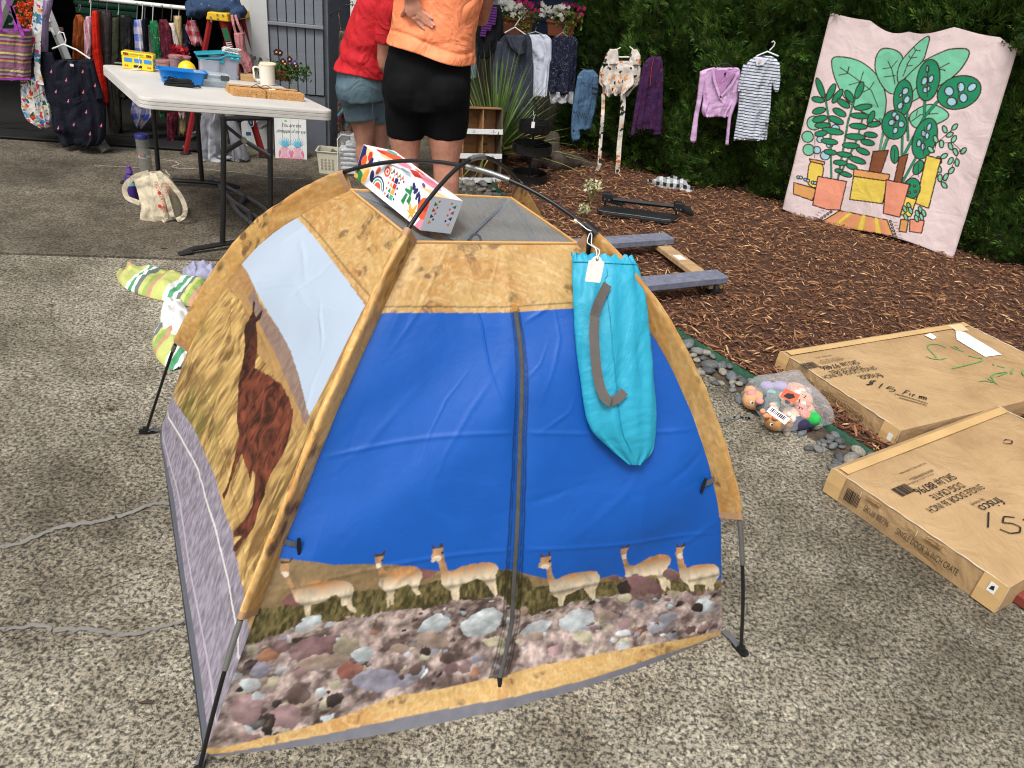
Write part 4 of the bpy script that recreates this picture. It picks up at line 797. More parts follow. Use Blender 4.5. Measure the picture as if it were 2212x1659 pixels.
for p, q in ((tA1, tB2), (tB1, tA1), (tB1, tA2), (tA2, tB2)):
    MB().tube([p, (p + q) / 2, q], .0035, 6).build('roof_piping', mat('tan_piping', (196, 150, 92), .7), tent, True)
# ---- zip coil with slider, toggles, corner straps, foot clips, hook
zp = sorted(UV(ZIP), key=lambda q: -q[1]); zq = smooth_path(zp, 60, 3)
def on_front(s_, t_, out=0.):
    s_ = np.atleast_1d(np.asarray(s_, float)); t_ = np.atleast_1d(np.asarray(t_, float)); P = panel(e_fl, e_fr, s_, t_, BOWF)
    d1 = panel(e_fl, e_fr, s_ + .01, t_, BOWF) - P; d2 = panel(e_fl, e_fr, s_, np.clip(t_ + .01, 0, 1), BOWF) - panel(e_fl, e_fr, s_, np.clip(t_ - .01, 0, 1), BOWF); n_ = np.cross(d1, d2); n_ /= np.linalg.norm(n_, axis=-1)[..., None]
    n_ = n_ * np.sign((n_ * np.array([0, -1., .3])).sum(-1))[..., None]
    return P + n_ * np.asarray(out).reshape(-1, 1) if np.ndim(out) else P + n_ * out
zz_ = on_front(zq[:, 0], zq[:, 1], .0035)
zo = MB().tube([tuple(p) for p in zz_], [(.0046, .0012)] * 60, 8, side=(1, 0, 0)).build('zip', mat('zip_coil', (70, 70, 68), .6, .2, 40, 900, .6, .001), tent, True)
MB().tube([tuple(zz_[-1]), tuple(zz_[-1] + [0.002, -.006, -.022])], [(.006, .003), (.004, .002)], 8).build('zip_slider', M_pole, zo, True)
MB().box(tuple(on_front(.522, .852, .003)[0]), (.012, .004, .016)).build('zip_stop', mat('tan_stop', (205, 150, 84), .7), zo)
M_web = mat('grey_strap', (92, 92, 96), .8, .15, 30, 400, .4, .001)
for s0, t0, s1, t1 in ((-.005, .43, .034, .418), (1.0, .445, .965, .435)):
    pp = [tuple(on_front(s0, t0, .006)[0]), tuple(on_front((s0 + s1) / 2, (t0 + t1) / 2, .011)[0]), tuple(on_front(s1, t1, .009)[0])]
    so = MB().ribbon(pp, .014, up=(0, -1, 0)).build('toggle_strap', M_web, tent)
    c = Vector(pp[2]); MB().tube([c + Vector((0, -.003, -.02)), c + Vector((0, -.004, 0)), c + Vector((0.001, -.003, .02))], [.0035, .0045, .0035], 8).build('toggle', M_pole, so, True)
for cn, ft in ((FL, FLp), (FR, FRp), (RL, RLp), (RR, RRp)):
    cn, ft = Vector(cn), Vector(ft); d_ = (ft - cn).normalized() if (ft - cn).length > .01 else Vector((0, -1, 0))
    MB().ribbon([cn + Vector((0, 0, .012)), cn * .5 + ft * .5 + Vector((0, 0, .014)), ft + Vector((0, 0, .006))], .018).build('corner_strap', M_web, tent)
    R_ = frame((0, 0, 0), d_, (0, 0, 1)).to_3x3(); k_ = MB(); k_.prism([(-.026, -.008), (.012, -.012), (.02, -.006), (.02, .006), (.012, .012), (-.026, .008)], frame(ft + Vector((0, 0, .002)), d_, Vector((0, 0, 1)).cross(d_)), .007); k_.lathe(ft + Vector((0, 0, .009)), [(.009, 0), (.009, .006), (.0065, .012), (.0, .012)], 12)
    k_.build('foot_clip', M_pole, tent, True)
HK = Vector(PB[b2]) + Vector((.004, -.004, .0)); hk = MB(); td = Vector(PB[b2 + 8] - PB[b2 - 8]).normalized(); hk.tube([HK - td * .016, HK + td * .016], .0125, 12)
hk.tube([HK + Vector((0, -.006, -.004)), HK + Vector((.001, -.014, -.02)), HK + Vector((.003, -.014, -.06)), HK + Vector((.006, -.008, -.075)), HK + Vector((.01, 0, -.066))], [.006, .0065, .004, .0035, .003], 8); hk.build('hook_clip', M_pole, tent, True)
# ================================================================== turquoise storage bag hung over the clip
BAG = [(876, 973, 1205, 962), (850, 956, 1175, 944), (792, 912, 1102, 900), (746, 859, 1034, 846), (717, 809, 983, 795), (698, 759, 944, 744), (689, 710, 918, 694), (682, 660, 897, 644), (681, 611, 878, 594), (692, 580, 864, 565), (723, 552, 851, 540), (744, 530, 835, 521), (773, 506, 805, 502)]
STRAP = [(901, 883), (841, 857), (773, 816), (744, 766), (724, 707), (723, 662), (735, 639), (758, 643), (781, 655), (795, 666)]
bq = smooth_path([tuple(x / 1000 for x in r) for r in BAG], 90, 2); Lp, Rp = on_front(bq[:, 0], bq[:, 1]), on_front(bq[:, 2], bq[:, 3])
bag = thing('storage_bag', 'turquoise nylon drawstring bag with a grey strap hanging on the tent front', 'bag', Vector((Lp[0] + Rp[0]) / 2))
th = np.linspace(0, 2 * PI, 73)[:-1]; vv = np.linspace(0, 1, 90)
nb_ = np.array([.28, -.86, .36]); nb_ /= np.linalg.norm(nb_); full = np.interp(vv, [0, .06, .5, .85, 1], [.012, .018, .024, .022, .004])
cc = np.cos(th)[:, None]; ss = np.sin(th)[:, None]
BP = ((Lp + Rp) / 2)[None] + cc[..., None] * ((Rp - Lp) / 2)[None] + nb_ * (.022 + ss * full[None] + .008)[..., None]
rip = .010 * -np.abs(fbm(cc * 2 + 3 * vv[None] + 5, vv[None] * 4 - cc, 3, 49) - .5) + .0035 * np.sin(cc * 34 + 2) * np.exp(-(vv / .05) ** 2)[None] + .006 * (fbm(cc * 2.5 + 4, vv[None] * 6, 3, 44) - .5) + .004 * (np.abs(fbm(cc * 3 + 2 * vv[None], vv[None] * 3 + 1.5 * cc, 3, 45) - .5) * -3) + .002 * np.sin(cc * 12 + vv[None] * 7)
BP = BP + nb_ * (rip * (ss > -.3))[..., None]; BP[:, :3, 2] += (.004 * np.sin(th * 17))[:, None] * np.array([1, .6, .2])
M_bag = mat('turquoise_nylon', (38, 156, 186), .5, .05, 6, 500, .08, .0005, spec=.4, wr=.55)
bo = gridmesh('bag_body', BP, M_bag, bag, closed=True)
kf = [int(x_) for x_ in (72 * .315,)][0]
gz = BP[:, 6] + nb_ * .0012; MB().tube([tuple(p) for p in gz[2:36:1]], .0012, 5).build('channel_seam', mat('turquoise_thread', (30, 140, 170), .6), bo)
sp = [tuple(BP[int(round(np.interp(i, [0, 30, 80], [19, 20, 20])))][i] + nb_ * .0015) for i in range(10, 84, 2)]
MB().tube(sp, .001, 5).build('side_seam', mat('turquoise_thread', (30, 140, 170), .6), bo)
so = on_front([a / 1000 for a, _ in STRAP], [b / 1000 for _, b in STRAP], .060); so = smooth_path(so, 40, 14); so[10:34] += nb_ * .006
MB().ribbon([tuple(p) for p in so], .021, up=tuple(nb_)).build('carry_strap', mat('grey_ribbed_webbing', (98, 92, 88), .85, .12, 20, 700, .5, .001), bag)
# ---- blank white price tag on its string
tg0 = HK + Vector((.0, -.02, -.01)); tc = V(1285, 583, 1.385); tag_ = thing('price_tag', 'blank white string tag hanging over the turquoise bag', 'tag', tc)
ux = Vector((.96, .26, -.08)).normalized(); uy = Vector((.05, .15, 1)).normalized(); Mt = frame(tc, ux, uy)
o_ = [(-.016, -.022), (-.014, -.024), (.014, -.024), (.016, -.022), (.016, .017), (.012, .018), (.009, .022), (.0075, .024), (.004, .0265), (-.004, .0265), (-.0075, .024), (-.009, .022), (-.012, .018), (-.016, .017)]
mb = MB(); mb.prism(o_, Mt, .0006); mb.build('tag_card', mat('white_card_tag', (236, 236, 232), .6, .02), tag_)
eye = Mt @ Vector((0, .021, .001)); MB().tube([eye + ux * .0022 * math.cos(x_) + uy * .0022 * math.sin(x_) for x_ in np.linspace(0, 2 * PI, 10)], .0007, 5).build('eyelet', M_pole, tag_)
s1 = smooth_path([eye, eye + Vector((-.004, 0, .02)), tg0 + Vector((-.006, -.005, -.01)), tg0 + Vector((-.002, -.004, .02)), tg0 + Vector((.006, 0, .012)), tg0 + Vector((.003, -.006, -.012)), eye + Vector((.004, -.002, .018)), eye], 80, 14)
MB().tube([tuple(p) for p in s1], .0011, 6).build('string', mat('white_cotton_string', (235, 235, 230), .9), tag_)
kn = tg0 + Vector((-.008, -.008, .018)); MB().tube([tuple(p) for p in smooth_path([tg0 + Vector((0, -.006, .016)), kn, kn + Vector((-.018, 0, .012)), kn + Vector((-.03, 0, .018))], 12, 1)], [.0012] * 10 + [.0025, .002], 6).build('string_end', mat('white_cotton_string', (235, 235, 230), .9), tag_)
# ================================================================== long printed gift carton lying in the roof netting
gb_o = np.array([-.238, 1.6, .93]); gx, gy, gz_ = np.array([-.687, .712, .146]), np.array([.702, .665, -.255]), np.array([.174, .186, .967])
gy = gy - gx * (gx @ gy); gy /= np.linalg.norm(gy); gz_ = np.cross(gx, gy); gz_ *= np.sign(gz_[2]); GL, GW, GH = .281, .090, .080
gbox = thing('gift_carton', 'long white carton printed with bright shapes lying in the tent roof', 'carton', Vector(gb_o))
M_gb = attr_mat('printed_white_card', .45, 300, .05, .0005, .45)
CS = {'o': (226, 92, 52), 'r': (206, 56, 44), 'n': (34, 38, 96), 'g': (34, 132, 72), 'y': (232, 168, 66), 'p': (238, 140, 160), 'c': (242, 206, 150), 'k': (44, 24, 40), 't': (90, 170, 150), 'q': (130, 60, 140), 's': (170, 190, 200)}
def star(x, y, r, n=5, k_=.45): return [(x + r * (1 if i % 2 == 0 else k_) * math.cos(i * PI / n), y + r * (1 if i % 2 == 0 else k_) * math.sin(i * PI / n)) for i in range(2 * n)]
def ellp(x, y, a_, b_, r=0.): return [(x + a_ * math.cos(q) * math.cos(r) - b_ * math.sin(q) * math.sin(r), y + a_ * math.cos(q) * math.sin(r) + b_ * math.sin(q) * math.cos(r)) for q in np.linspace(0, 2 * PI, 15)[:-1]]
def face(name, o, ax, ay, w_, h_, shapes, base=(238, 240, 244)):
    nx, ny = int(w_ * 900) + 2, int(h_ * 900) + 2; S, T = np.meshgrid(np.linspace(0, 1, nx), np.linspace(0, 1, ny), indexing='ij')
    c = np.broadcast_to(lin(base), S.shape + (3,)).copy(); Xm, Ym = S * w_, T * h_
    for cl, p in shapes: c[inside(p, Xm, Ym)] = lin(CS[cl]) if cl in CS else lin((238, 240, 244))
    return gridmesh(name, o + ax * Xm[..., None] + ay * Ym[..., None], M_gb, gbox, c)
r = random.Random(4)
side = [('p', [(0, 0), (.022, 0), (.008, .03), (0, .034)]), ('o', ellp(.012, .045, .022, .024)), ('r', ellp(.008, .05, .008, .01)), ('y', star(.045, .018, .02, 5, .3)), ('y', ellp(.04, .03, .004, .014, .3)), ('y', ellp(.055, .026, .004, .014, -.6)),
        ('g', [(.062, .03), (.074, .034), (.07, .05), (.092, .052), (.09, .058), (.074, .06), (.078, .07), (.066, .068), (.066, .05), (.06, .044)]), ('g', [(.08, .022), (.092, .026), (.084, .05), (.076, .048)]),
        ('n', ellp(.055, .066, .005, .009, .6)), ('n', ellp(.066, .072, .005, .009, -.6)), ('n', ellp(.045, .060, .004, .011, .2)), ('n', ellp(.036, .056, .004, .011, -.3)), ('n', [(.04, .05), (.042, .05), (.064, .075), (.062, .076)])]
for i in range(5): side += [('ogrny'[i], [(.105 + .012 * i, .068), (.115 + .012 * i, .068), (.110 + .012 * i, .078)]), ('nroyg'[i], ellp(.103 + .012 * i, .066, .0028, .0028))]
for i in range(4): side += [('tyrn'[i], [(.122, .012 + .013 * i), (.134, .012 + .013 * i), (.134, .024 + .013 * i), (.122, .024 + .013 * i)]), ('ngyr'[i], [(.134, .012 + .013 * i), (.146, .012 + .013 * i), (.140, .024 + .013 * i)]), ('o', ellp(.152, .016 + .013 * i, .003, .003)), ('n', ellp(.117, .018 + .013 * i, .003, .003))]
for k_, cl in ((.026, 'n'), (.022, 'w'), (.019, 't'), (.015, 'w'), (.012, 'o')): side.append((cl, [(.185 + k_ * math.cos(q), .016 + k_ * math.sin(q)) for q in np.linspace(0, PI, 12)]))
side += [('o', ellp(.168, .062, .012, .012)), ('w', ellp(.168, .062, .007, .007)), ('r', ellp(.168, .062, .004, .004)), ('o', ellp(.2, .05, .006, .011, .4)), ('n', ellp(.216, .03, .008, .014, -.3)), ('s', ellp(.208, .066, .004, .008))]
side += [('c', [(.232, 0), (.281, 0), (.281, .08), (.236, .08), (.228, .04)]), ('n', [(.262, .0), (.281, 0), (.281, .08), (.266, .08), (.258, .05), (.27, .03)]), ('g', ellp(.262, .010, .018, .014, .3)), ('y', ellp(.24, .02, .008, .02, .4)), ('o', ellp(.262, .045, .010, .018, .2)), ('r', ellp(.244, .066, .008, .012)), ('k', ellp(.272, .028, .006, .014)), ('n', ellp(.236, .055, .006, .014, .4)), ('y', ellp(.274, .006, .009, .006))]
o0, X_, Y_, Z_ = gb_o, gx, gy, gz_
face('side_face', o0, X_, Z_, GL, GH, side)
topf = [('c', [(0, 0), (.05, 0), (.03, .04), (0, .05)]), ('p', ellp(.09, .06, .05, .018, .2)), ('r', [(.11, .03), (.16, .05), (.15, .07), (.105, .048)]), ('s', ellp(.13, .02, .03, .008, .3)), ('q', ellp(.06, .02, .02, .004, .6)), ('p', ellp(.19, .05, .03, .02)), ('o', ellp(.235, .05, .03, .03)), ('r', ellp(.25, .03, .014, .01)), ('t', ellp(.262, .07, .016, .012)), ('c', ellp(.215, .02, .02, .01)), ('o', ellp(.15, .075, .02, .006))]
face('top_face', o0 + Z_ * GH, X_, Y_, GL, GW, topf, (246, 236, 238))
endf = []
for i in range(4):
    for x0, k_ in ((.012, 1), (.074, -1)): endf += [('grny'[i], [(x0 + .002, .058 - .014 * i), (x0 + .002 + .010 * k_, .062 - .014 * i), (x0 + .002, .068 - .014 * i)]), ('ooon'[i], ellp(x0 + .013 * k_, .070 - .014 * i, .0028, .0028))]
face('end_face', o0, Y_, Z_, GW, GH, endf, (226, 230, 238)); face('end_face', o0 + X_ * GL, Y_, Z_, GW, GH, [('n', [(0, 0), (.09, 0), (.09, .08), (0, .08)]), ('o', ellp(.04, .04, .03, .03))])
face('side_face', o0 + Y_ * GW, X_, Z_, GL, GH, side); face('bottom_face', o0, X_, Y_, GL, GW, [])
# ================================================================== folding table and what stands on it
tz = -Vector(RW @ np.array([-570., 3500., FPX])).normalized()                # the table stands level on the sloping drive
tA = G(302, 209, .74)                                                         # near left corner of the top
def to_top(px, py, z=0.):
    d = Vector(ray(px, py)); o = Vector((0, 0, CAM_H)); return o + d * ((tA + tz * z - o).dot(tz) / d.dot(tz))
tB, tC = to_top(724, 240), to_top(224, 138)
tx = (tB - tA); TW = tx.length; tx.normalize(); ty = (tC - tA); ty -= tx * ty.dot(tx); TLn = ty.length; ty.normalize()
TM = frame(tA, tx, ty); T3 = TM.to_3x3()
def TP(x, y, z=0.): return TM @ Vector((x, y, z))                            # on the table top
def tray(px, py, z=0.):                                                      # where a sight line meets the plane z above the top
    q = to_top(px, py, z) - tA; return q.dot(tx), q.dot(ty)
M_tab = mat('white_moulded_plastic', (200, 197, 191), .55, .07, 6, 240, .35, .001); M_leg = mat('black_painted_steel', (27, 27, 28), .45, .15, 6, 80, .1)
table = thing('folding_table', 'white moulded folding table with black steel legs', 'table', Vector((tA.x + .3, tA.y + .5, 0)))
def rrect(w_, h_, r_, n=6, x0=0, y0=0):
    return [(x0 + cx + r_ * math.cos(a), y0 + cy + r_ * math.sin(a)) for cx, cy, b0 in ((w_ - r_, r_, -PI / 2), (w_ - r_, h_ - r_, 0), (r_, h_ - r_, PI / 2), (r_, r_, PI)) for a in np.linspace(b0, b0 + PI / 2, n)]
mb = MB()
lay = [(0, .008), (-.002, .002), (-.006, 0), (-.016, 0), (-.018, .003), (-.020, 0), (-.031, 0), (-.033, .003), (-.035, 0), (-.047, 0), (-.050, .004)]
ring = [[TM @ Vector((x + (TW / 2 - x) * 2 * ins / TW, y + (TLn / 2 - y) * 2 * ins / TLn, z)) for x, y in rrect(TW, TLn, .06)] for z, ins in lay]
n = len(ring[0]); mb.add([p for q in ring for p in q], [tuple(range(n))[::1]] + [(i * n + k_, (i + 1) * n + k_, (i + 1) * n + (k_ + 1) % n, i * n + (k_ + 1) % n) for i in range(len(lay) - 1) for k_ in range(n)] + [tuple((len(lay) - 1) * n + k_ for k_ in range(n - 1, -1, -1))])
mb.build('tabletop', M_tab, table, True)
feet = {'nl': G(482, 541), 'nr': G(583, 455), 'fl': G(345, 401), 'fr': G(438, 405)}
feet['nr'] = G(585, 528); tops = {'nl': tray(484, 250, -.05), 'nr': tray(583, 262, -.05), 'fl': tray(330, 215, -.05), 'fr': tray(430, 225, -.05)}
lt = {'nl': TP(.42 * TW - .16, .17, -.05), 'nr': TP(.42 * TW + .18, .17, -.05), 'fl': TP(.42 * TW - .16, TLn - .17, -.05), 'fr': TP(.42 * TW + .18, TLn - .17, -.05)}
fx = tx.copy(); fx.z = 0; fx.normalize(); fyv = Vector((-fx.y, fx.x, 0))
lt['nl'] = Vector((*V(484, 262, feet['nl'].y).xy, 0)); lt['nl'].z = TP(*[(lt['nl'] - tA).dot(tx), (lt['nl'] - tA).dot(ty)], -.05).z
for k_ in ('nr', 'fl', 'fr'):
    q = {'nr': (584, 270), 'fl': (334, 235), 'fr': (426, 246)}[k_]; p = V(*q, feet[k_].y); lt[k_] = Vector((p.x, p.y, TP((p - tA).dot(tx), (p - tA).dot(ty), -.045).z))
for k_ in feet: MB().tube([lt[k_], (lt[k_] + feet[k_]) / 2, feet[k_] + Vector((0, 0, .03))], .0135, 10).build('leg', M_leg, table, True)
for a_, b_ in (('nl', 'nr'), ('fl', 'fr')):
    p, q = feet[a_], feet[b_]; d = (q - p).normalized(); e0, e1 = p - d * .20, q + d * .2; z_ = Vector((0, 0, 1))
    fo = MB().tube([e0 + z_ * .008, e0 + d * .05 + z_ * .026, p + z_ * .034, (p + q) / 2 + z_ * .036, q + z_ * .034, e1 - d * .05 + z_ * .026, e1 + z_ * .008], [(.013, .014)] * 7, 8, side=(0, 0, 1)).build('foot_bar', M_leg, table, True)
    for e, s in ((e0, 1), (e1, -1)): MB().tube([e - d * .012 * s + z_ * .008, e + d * .05 * s + z_ * .018], [(.009, .018), (.02, .02)], 8, side=(0, 0, 1)).build('foot_cap', M_tyre, fo, True)
    MB().tube([lt[a_] + Vector((0, 0, -.01)), lt[b_] + Vector((0, 0, -.01))], .012, 8).build('leg_rail', M_leg, table, True)
    ky = (p.y + q.y) / 2; c = V(*((527, 303) if a_ == 'nl' else (408, 228)), ky); en = [V(*e, ky) for e in (((487, 327), (583, 338)) if a_ == 'nl' else ((346, 243), (434, 250)))]
    for e in en: MB().tube([e, c], [(.011, .004)] * 2, 8, side=(0, 0, 1)).build('brace', M_leg, table, True)
    MB().tube([c, (V(488, 272, ky + .05) if a_ == 'nl' else V(400, 200, ky - .1))], [(.010, .004)] * 2, 8).build('folding_stay', M_leg, table, True); MB().tube([c - fyv * .012, c + fyv * .012], .014, 10).build('lock_ring', M_fer, table, True)
# ---- on the top
def on_top(px, py): x, y = tray(px, py); return TP(x, y)
def tthing(name, label, cat, px, py, group=None): return thing(name, label, cat, on_top(px, py), 0, group)
def clear_mat(name, col, a=.35, rough=.25):
    if name in MATS: return MATS[name]
    m, t, b = nodes_of(name); b.inputs['Base Color'].default_value = L4(col); b.inputs['Roughness'].default_value = rough
    tr = t.nodes.new('ShaderNodeBsdfTransparent'); tr.inputs[0].default_value = L4(tuple(min(255, x + 40) for x in col)); mx = N(t, 'ShaderNodeMixShader', Fac=a); t.links.new(tr.outputs[0], mx.inputs[1]); t.links.new(b.outputs[0], mx.inputs[2])
    t.links.new(mx.outputs[0], [n for n in t.nodes if n.type == 'OUTPUT_MATERIAL'][0].inputs[0]); MATS[name] = m; return m
def rot_t(a): return T3 @ Matrix.Rotation(a, 3, 'Z')
def tub(parent, name, c, w_, d_, h_, m, R3, taper=.85, lip=.006, th=.0025):
    """open moulded tub standing at c"""
    mb = MB(); r_ = .018
    lv = [(taper, 0, 0), (1, 1, 0), (1 + 2 * lip / w_, 1, 0), (1 + 2 * lip / w_, 1 - .006 / h_, 0), (1, 1 - .006 / h_, 1)]
    prof = [(taper, 0.), (1., 1.), (1. + lip * 2 / w_, 1.), (1. + lip * 2 / w_, 1 + .003 / h_), (1. - th * 2 / w_, 1 + .003 / h_), (taper - th * 2 / w_, .02)]
    rings = [[c + R3 @ Vector((x * k_, y * k_, z * h_)) for x, y in rrect(w_, d_, r_, 5, -w_ / 2, -d_ / 2)] for k_, z in prof]; n = len(rings[0])
    mb.add([p for q in rings for p in q], [tuple(range(n - 1, -1, -1))] + [(i * n + k_, i * n + (k_ + 1) % n, (i + 1) * n + (k_ + 1) % n, (i + 1) * n + k_) for i in range(len(rings) - 1) for k_ in range(n)] + [tuple((len(rings) - 1) * n + k_ for k_ in range(n))])
    return mb.build(name, m, parent, True)
# school-bus tin
c = on_top(301, 150); R3 = rot_t(-.32); bus = tthing('bus_tin', 'yellow school-bus-shaped tin box with blue windows', 'tin', 301, 150)
M_yel = mat('yellow_tin', (236, 206, 44), .4, .06, 5, 50, .1); bw_, bd_, bh_ = .150, .085, .085
MB().box(c + tz * bh_ / 2, (bw_, bd_, bh_), R3, ch=.004).build('body', M_yel, bus)
MB().box(c + tz * (bh_ + .001), (bw_ * .94, bd_ * .9, .004), R3).build('lid_well', mat('yellow_inside', (200, 170, 50), .5), bus)
MB().box(c + tz * (bh_ - .010), (bw_ * 1.03, bd_ * 1.05, .020), R3, ch=.003).build('lid', M_yel, bus)
fr = lambda x, z, o=.0432: c + R3 @ Vector((x, -o, z))
for i in range(3): MB().box(fr(-.045 + .047 * i, .046), (.038, .002, .020), R3, ch=.0008).build('window', mat('blue_window', (58, 138, 206), .4), bus)
for x_ in (-.054, .056): MB().box(fr(x_, .0755, .0455), (.024, .002, .011), R3).build('lamp_panel', mat('dark_red_print', (70, 22, 22), .5), bus); [MB().box(fr(x_ + q, .0755, .0467), (.006, .001, .006), R3).build('lamp', mat('red_lamp', (200, 70, 50), .4), bus) for q in (-.006, .006)]
text('SCHOOL BUS', .0115, mat('black_print', (24, 24, 26), .6), bus, frame(fr(-.036, .072, .0457), R3 @ Vector((1, 0, 0)), R3 @ Vector((0, 0, 1))), sx=.95)
MB().box(fr(.0, .018, .0435), (.04, .002, .012), R3).build('grille', mat('black_print', (24, 24, 26), .6), bus)
for x_ in (-.06, -.05, .05, .06): MB().box(fr(x_, .018, .0435), (.007, .002, .007), R3).build('headlight', mat('red_print', (190, 70, 60), .5), bus)
sd3 = lambda y, z: c + R3 @ Vector((bw_ / 2 + .0012, y, z))
for i in range(4): MB().box(sd3(-.028 + .018 * i, .05), (.002, .013, .016), R3).build('side_window', mat('blue_window', (58, 138, 206), .4), bus)
for z_ in (.03, .02): MB().box(sd3(0, z_), (.002, .082, .003), R3).build('side_stripe', mat('black_print', (24, 24, 26), .6), bus)
MB().tube([fr(-.02, .004, .05), fr(.0, .01, .06), fr(.012, .03, .052), fr(.006, .07, .05)], [.0012] * 4, 5).build('tag_string', mat('white_cotton_string', (235, 235, 230), .9), bus)
MB().box(fr(-.008, .004, .062), (.05, .016, .001), R3 @ Matrix.Rotation(.5, 3, 'Z')).build('paper_tag', mat('white_card_tag', (236, 236, 232), .6, .02), bus)
# keys and small bits
o = tthing('key_ring', 'small bunch of silver trinkets at the far table corner', 'key ring', 262, 140); kc = on_top(260, 139)
for i in range(6): MB().tube([kc + T3 @ Vector((rnd.uniform(-.04, .04), rnd.uniform(-.02, .02), .006)) for _ in range(3)], .004, 6).build('trinket', M_fer, o, True)
MB().tube([kc + T3 @ Vector((.016 * math.cos(q), .016 * math.sin(q), .004)) for q in np.linspace(0, 2 * PI, 14)], .0015, 6).build('ring', M_fer, o, True)
# lidded snack tubs in a row
for px, py, w_, h_, cl, lb in ((352, 150, .075, .035, (196, 120, 84), 'round clear tub with orange contents beside the bus tin'), (380, 146, .07, .05, (150, 50, 66), 'clear tub with dark red contents behind the blue bowl'), (398, 146, .075, .045, (206, 170, 172), 'pale pink clear tub beside the yellow dome')):
    t_ = tthing('snack_tub', lb, 'tub', px, py, 'small snack tubs'); c = on_top(px, py); cm = clear_mat('clear_plastic', (214, 216, 220), .3)
    MB().lathe(c, [(w_ * .44, .002), (w_ * .5, h_ * 1.15), (w_ * .53, h_ * 1.15), (w_ * .53, h_ * 1.22), (w_ * .46, h_ * 1.22)], 20).build('tub_wall', cm, t_, True)
    MB().lathe(c, [(w_ * .40, .004), (w_ * .45, h_ * .9), (.0, h_ * .95)], 18).build('contents', mat('snack_%d' % cl[0], cl, .7, .3, 40), t_, True)
    MB().lathe(c + tz * h_ * 1.22, [(w_ * .54, 0), (w_ * .54, .006), (w_ * .48, .008)], 20).build('lid', clear_mat('pink_clear', (206, 150, 150), .55), t_, True)
t_ = tthing('tissue_pompom', 'crumpled bright red tissue pompom behind the snack tubs', 'pompom', 386, 130); leaf_cloud(t_, on_top(388, 140) + tz * .075, 220, (.07, .05, .045), [(176, 30, 46), (150, 22, 40), (196, 44, 56)], .03, 77, 'tissue')
# yellow dome
t_ = tthing('yellow_dome', 'smooth yellow plastic dome standing beside the clear box', 'dome', 402, 158); c = on_top(405, 160)
MB().lathe(c, [(.052, .0), (.052, .012)] + [(.05 * math.cos(a_), .012 + .058 * math.sin(a_)) for a_ in np.linspace(0, PI / 2 - .05, 9)], 24).build('dome_shell', mat('yellow_plastic', (240, 196, 36), .35, .03, 4, 40, .05), t_, True)
# blue tub
t_ = tthing('blue_tub', 'bright blue translucent plastic tub in the middle of the table', 'tub', 392, 178); c = on_top(393, 180)
tub(t_, 'tub_wall', c, .215, .13, .062, clear_mat('blue_clear', (22, 140, 226), .8, .3), rot_t(-.10), .84, .012)
# black folded pouch
t_ = tthing('mask_pouch', 'folded black fabric masks with looped ear cords', 'mask', 388, 188); c = on_top(388, 187); R3 = rot_t(-.18); M_blk = mat('black_fabric', (22, 22, 24), .85, .15, 20, 200, .3)
for k_, (oz, s) in enumerate(((.008, 1.), (.019, .95), (.028, .8))):
    mb = MB(); mb.tube([c + R3 @ Vector((x_, .006 * k_, oz + .004 * math.sin(x_ * 40))) for x_ in np.linspace(-.07 * s, .07 * s, 8)], [(.004, .018)] + [(.0075, .024)] * 6 + [(.004, .016)], 10, side=tuple(tz)); mb.build('folded_layer', M_blk, t_, True)
for x0, z0, sc_ in ((-.05, .036, .02), (-.03, .04, .018), (.075, .012, .016), (.085, .01, .012)): MB().tube([c + R3 @ Vector((x0 + sc_ * math.cos(q), -.01 + sc_ * .5 * math.sin(q), z0 + .004 * math.sin(2 * q))) for q in np.linspace(0, 2 * PI, 14)], .0022, 6).build('ear_loop', M_blk, t_, True)
# clear container with grey clips
cm = clear_mat('clear_box_plastic', (204, 212, 220), .32, .15); R3 = rot_t(-.10)
t_ = tthing('clip_container', 'low clear food container with dark grey clips in front', 'container', 458, 186); c = on_top(458, 186)
tub(t_, 'container_wall', c, .155, .10, .055, cm, R3, .88, .006)
MB().box(c + tz * .060, (.165, .11, .008), R3, ch=.003).build('lid', clear_mat('lid_clear', (214, 222, 230), .5, .2), t_)
for x_ in (-.05, .055): MB().box(c + R3 @ Vector((x_, -.056, .050)), (.042, .008, .026), R3, ch=.003).build('clip', mat('grey_clip', (70, 72, 72), .5), t_)
MB().box(c + R3 @ Vector((.0, 0, .012)), (.10, .05, .012), R3).build('contents', mat('silver_bits', (150, 152, 155), .4, .3, 60), t_)
# big clear storage box with half-open teal lid
t_ = tthing('storage_box', 'tall clear storage box with a half-open teal hinged lid', 'storage box', 480, 165); c = on_top(482, 168); R3 = rot_t(-.14); M_teal = mat('teal_plastic', (26, 150, 170), .4, .05, 4, 60, .05)
tub(t_, 'box_wall', c, .165, .13, .118, clear_mat('frosted_clear', (206, 210, 222), .34, .35), R3, .9, .004)
tub(t_, 'inner_tray', c + R3 @ Vector((-.075, -.03, .004)), .11, .10, .085, clear_mat('frosted_clear', (206, 210, 222), .34, .35), R3, .92, .004)
ld = lambda x0, x1, z0, z1, nm, th_=.008, w_=.145: MB().prism([(0, 0), ((c - c).length + math.hypot(x1 - x0, z1 - z0), 0), (math.hypot(x1 - x0, z1 - z0), th_), (0, th_)], frame(c + R3 @ Vector((x0, w_ / 2 - .005, z0)), R3 @ Vector((x1 - x0, 0, z1 - z0)), R3 @ Vector((z0 - z1, 0, x1 - x0))), w_).build(nm, M_teal, t_, bevel=.003)
ld(.015, .09, .122, .121, 'lid_back'); ld(-.030, .015, .100, .122, 'lid_hinge'); ld(-.135, -.030, .090, .101, 'lid_rim'); ld(-.145, .002, .108, .131, 'lid_flap')
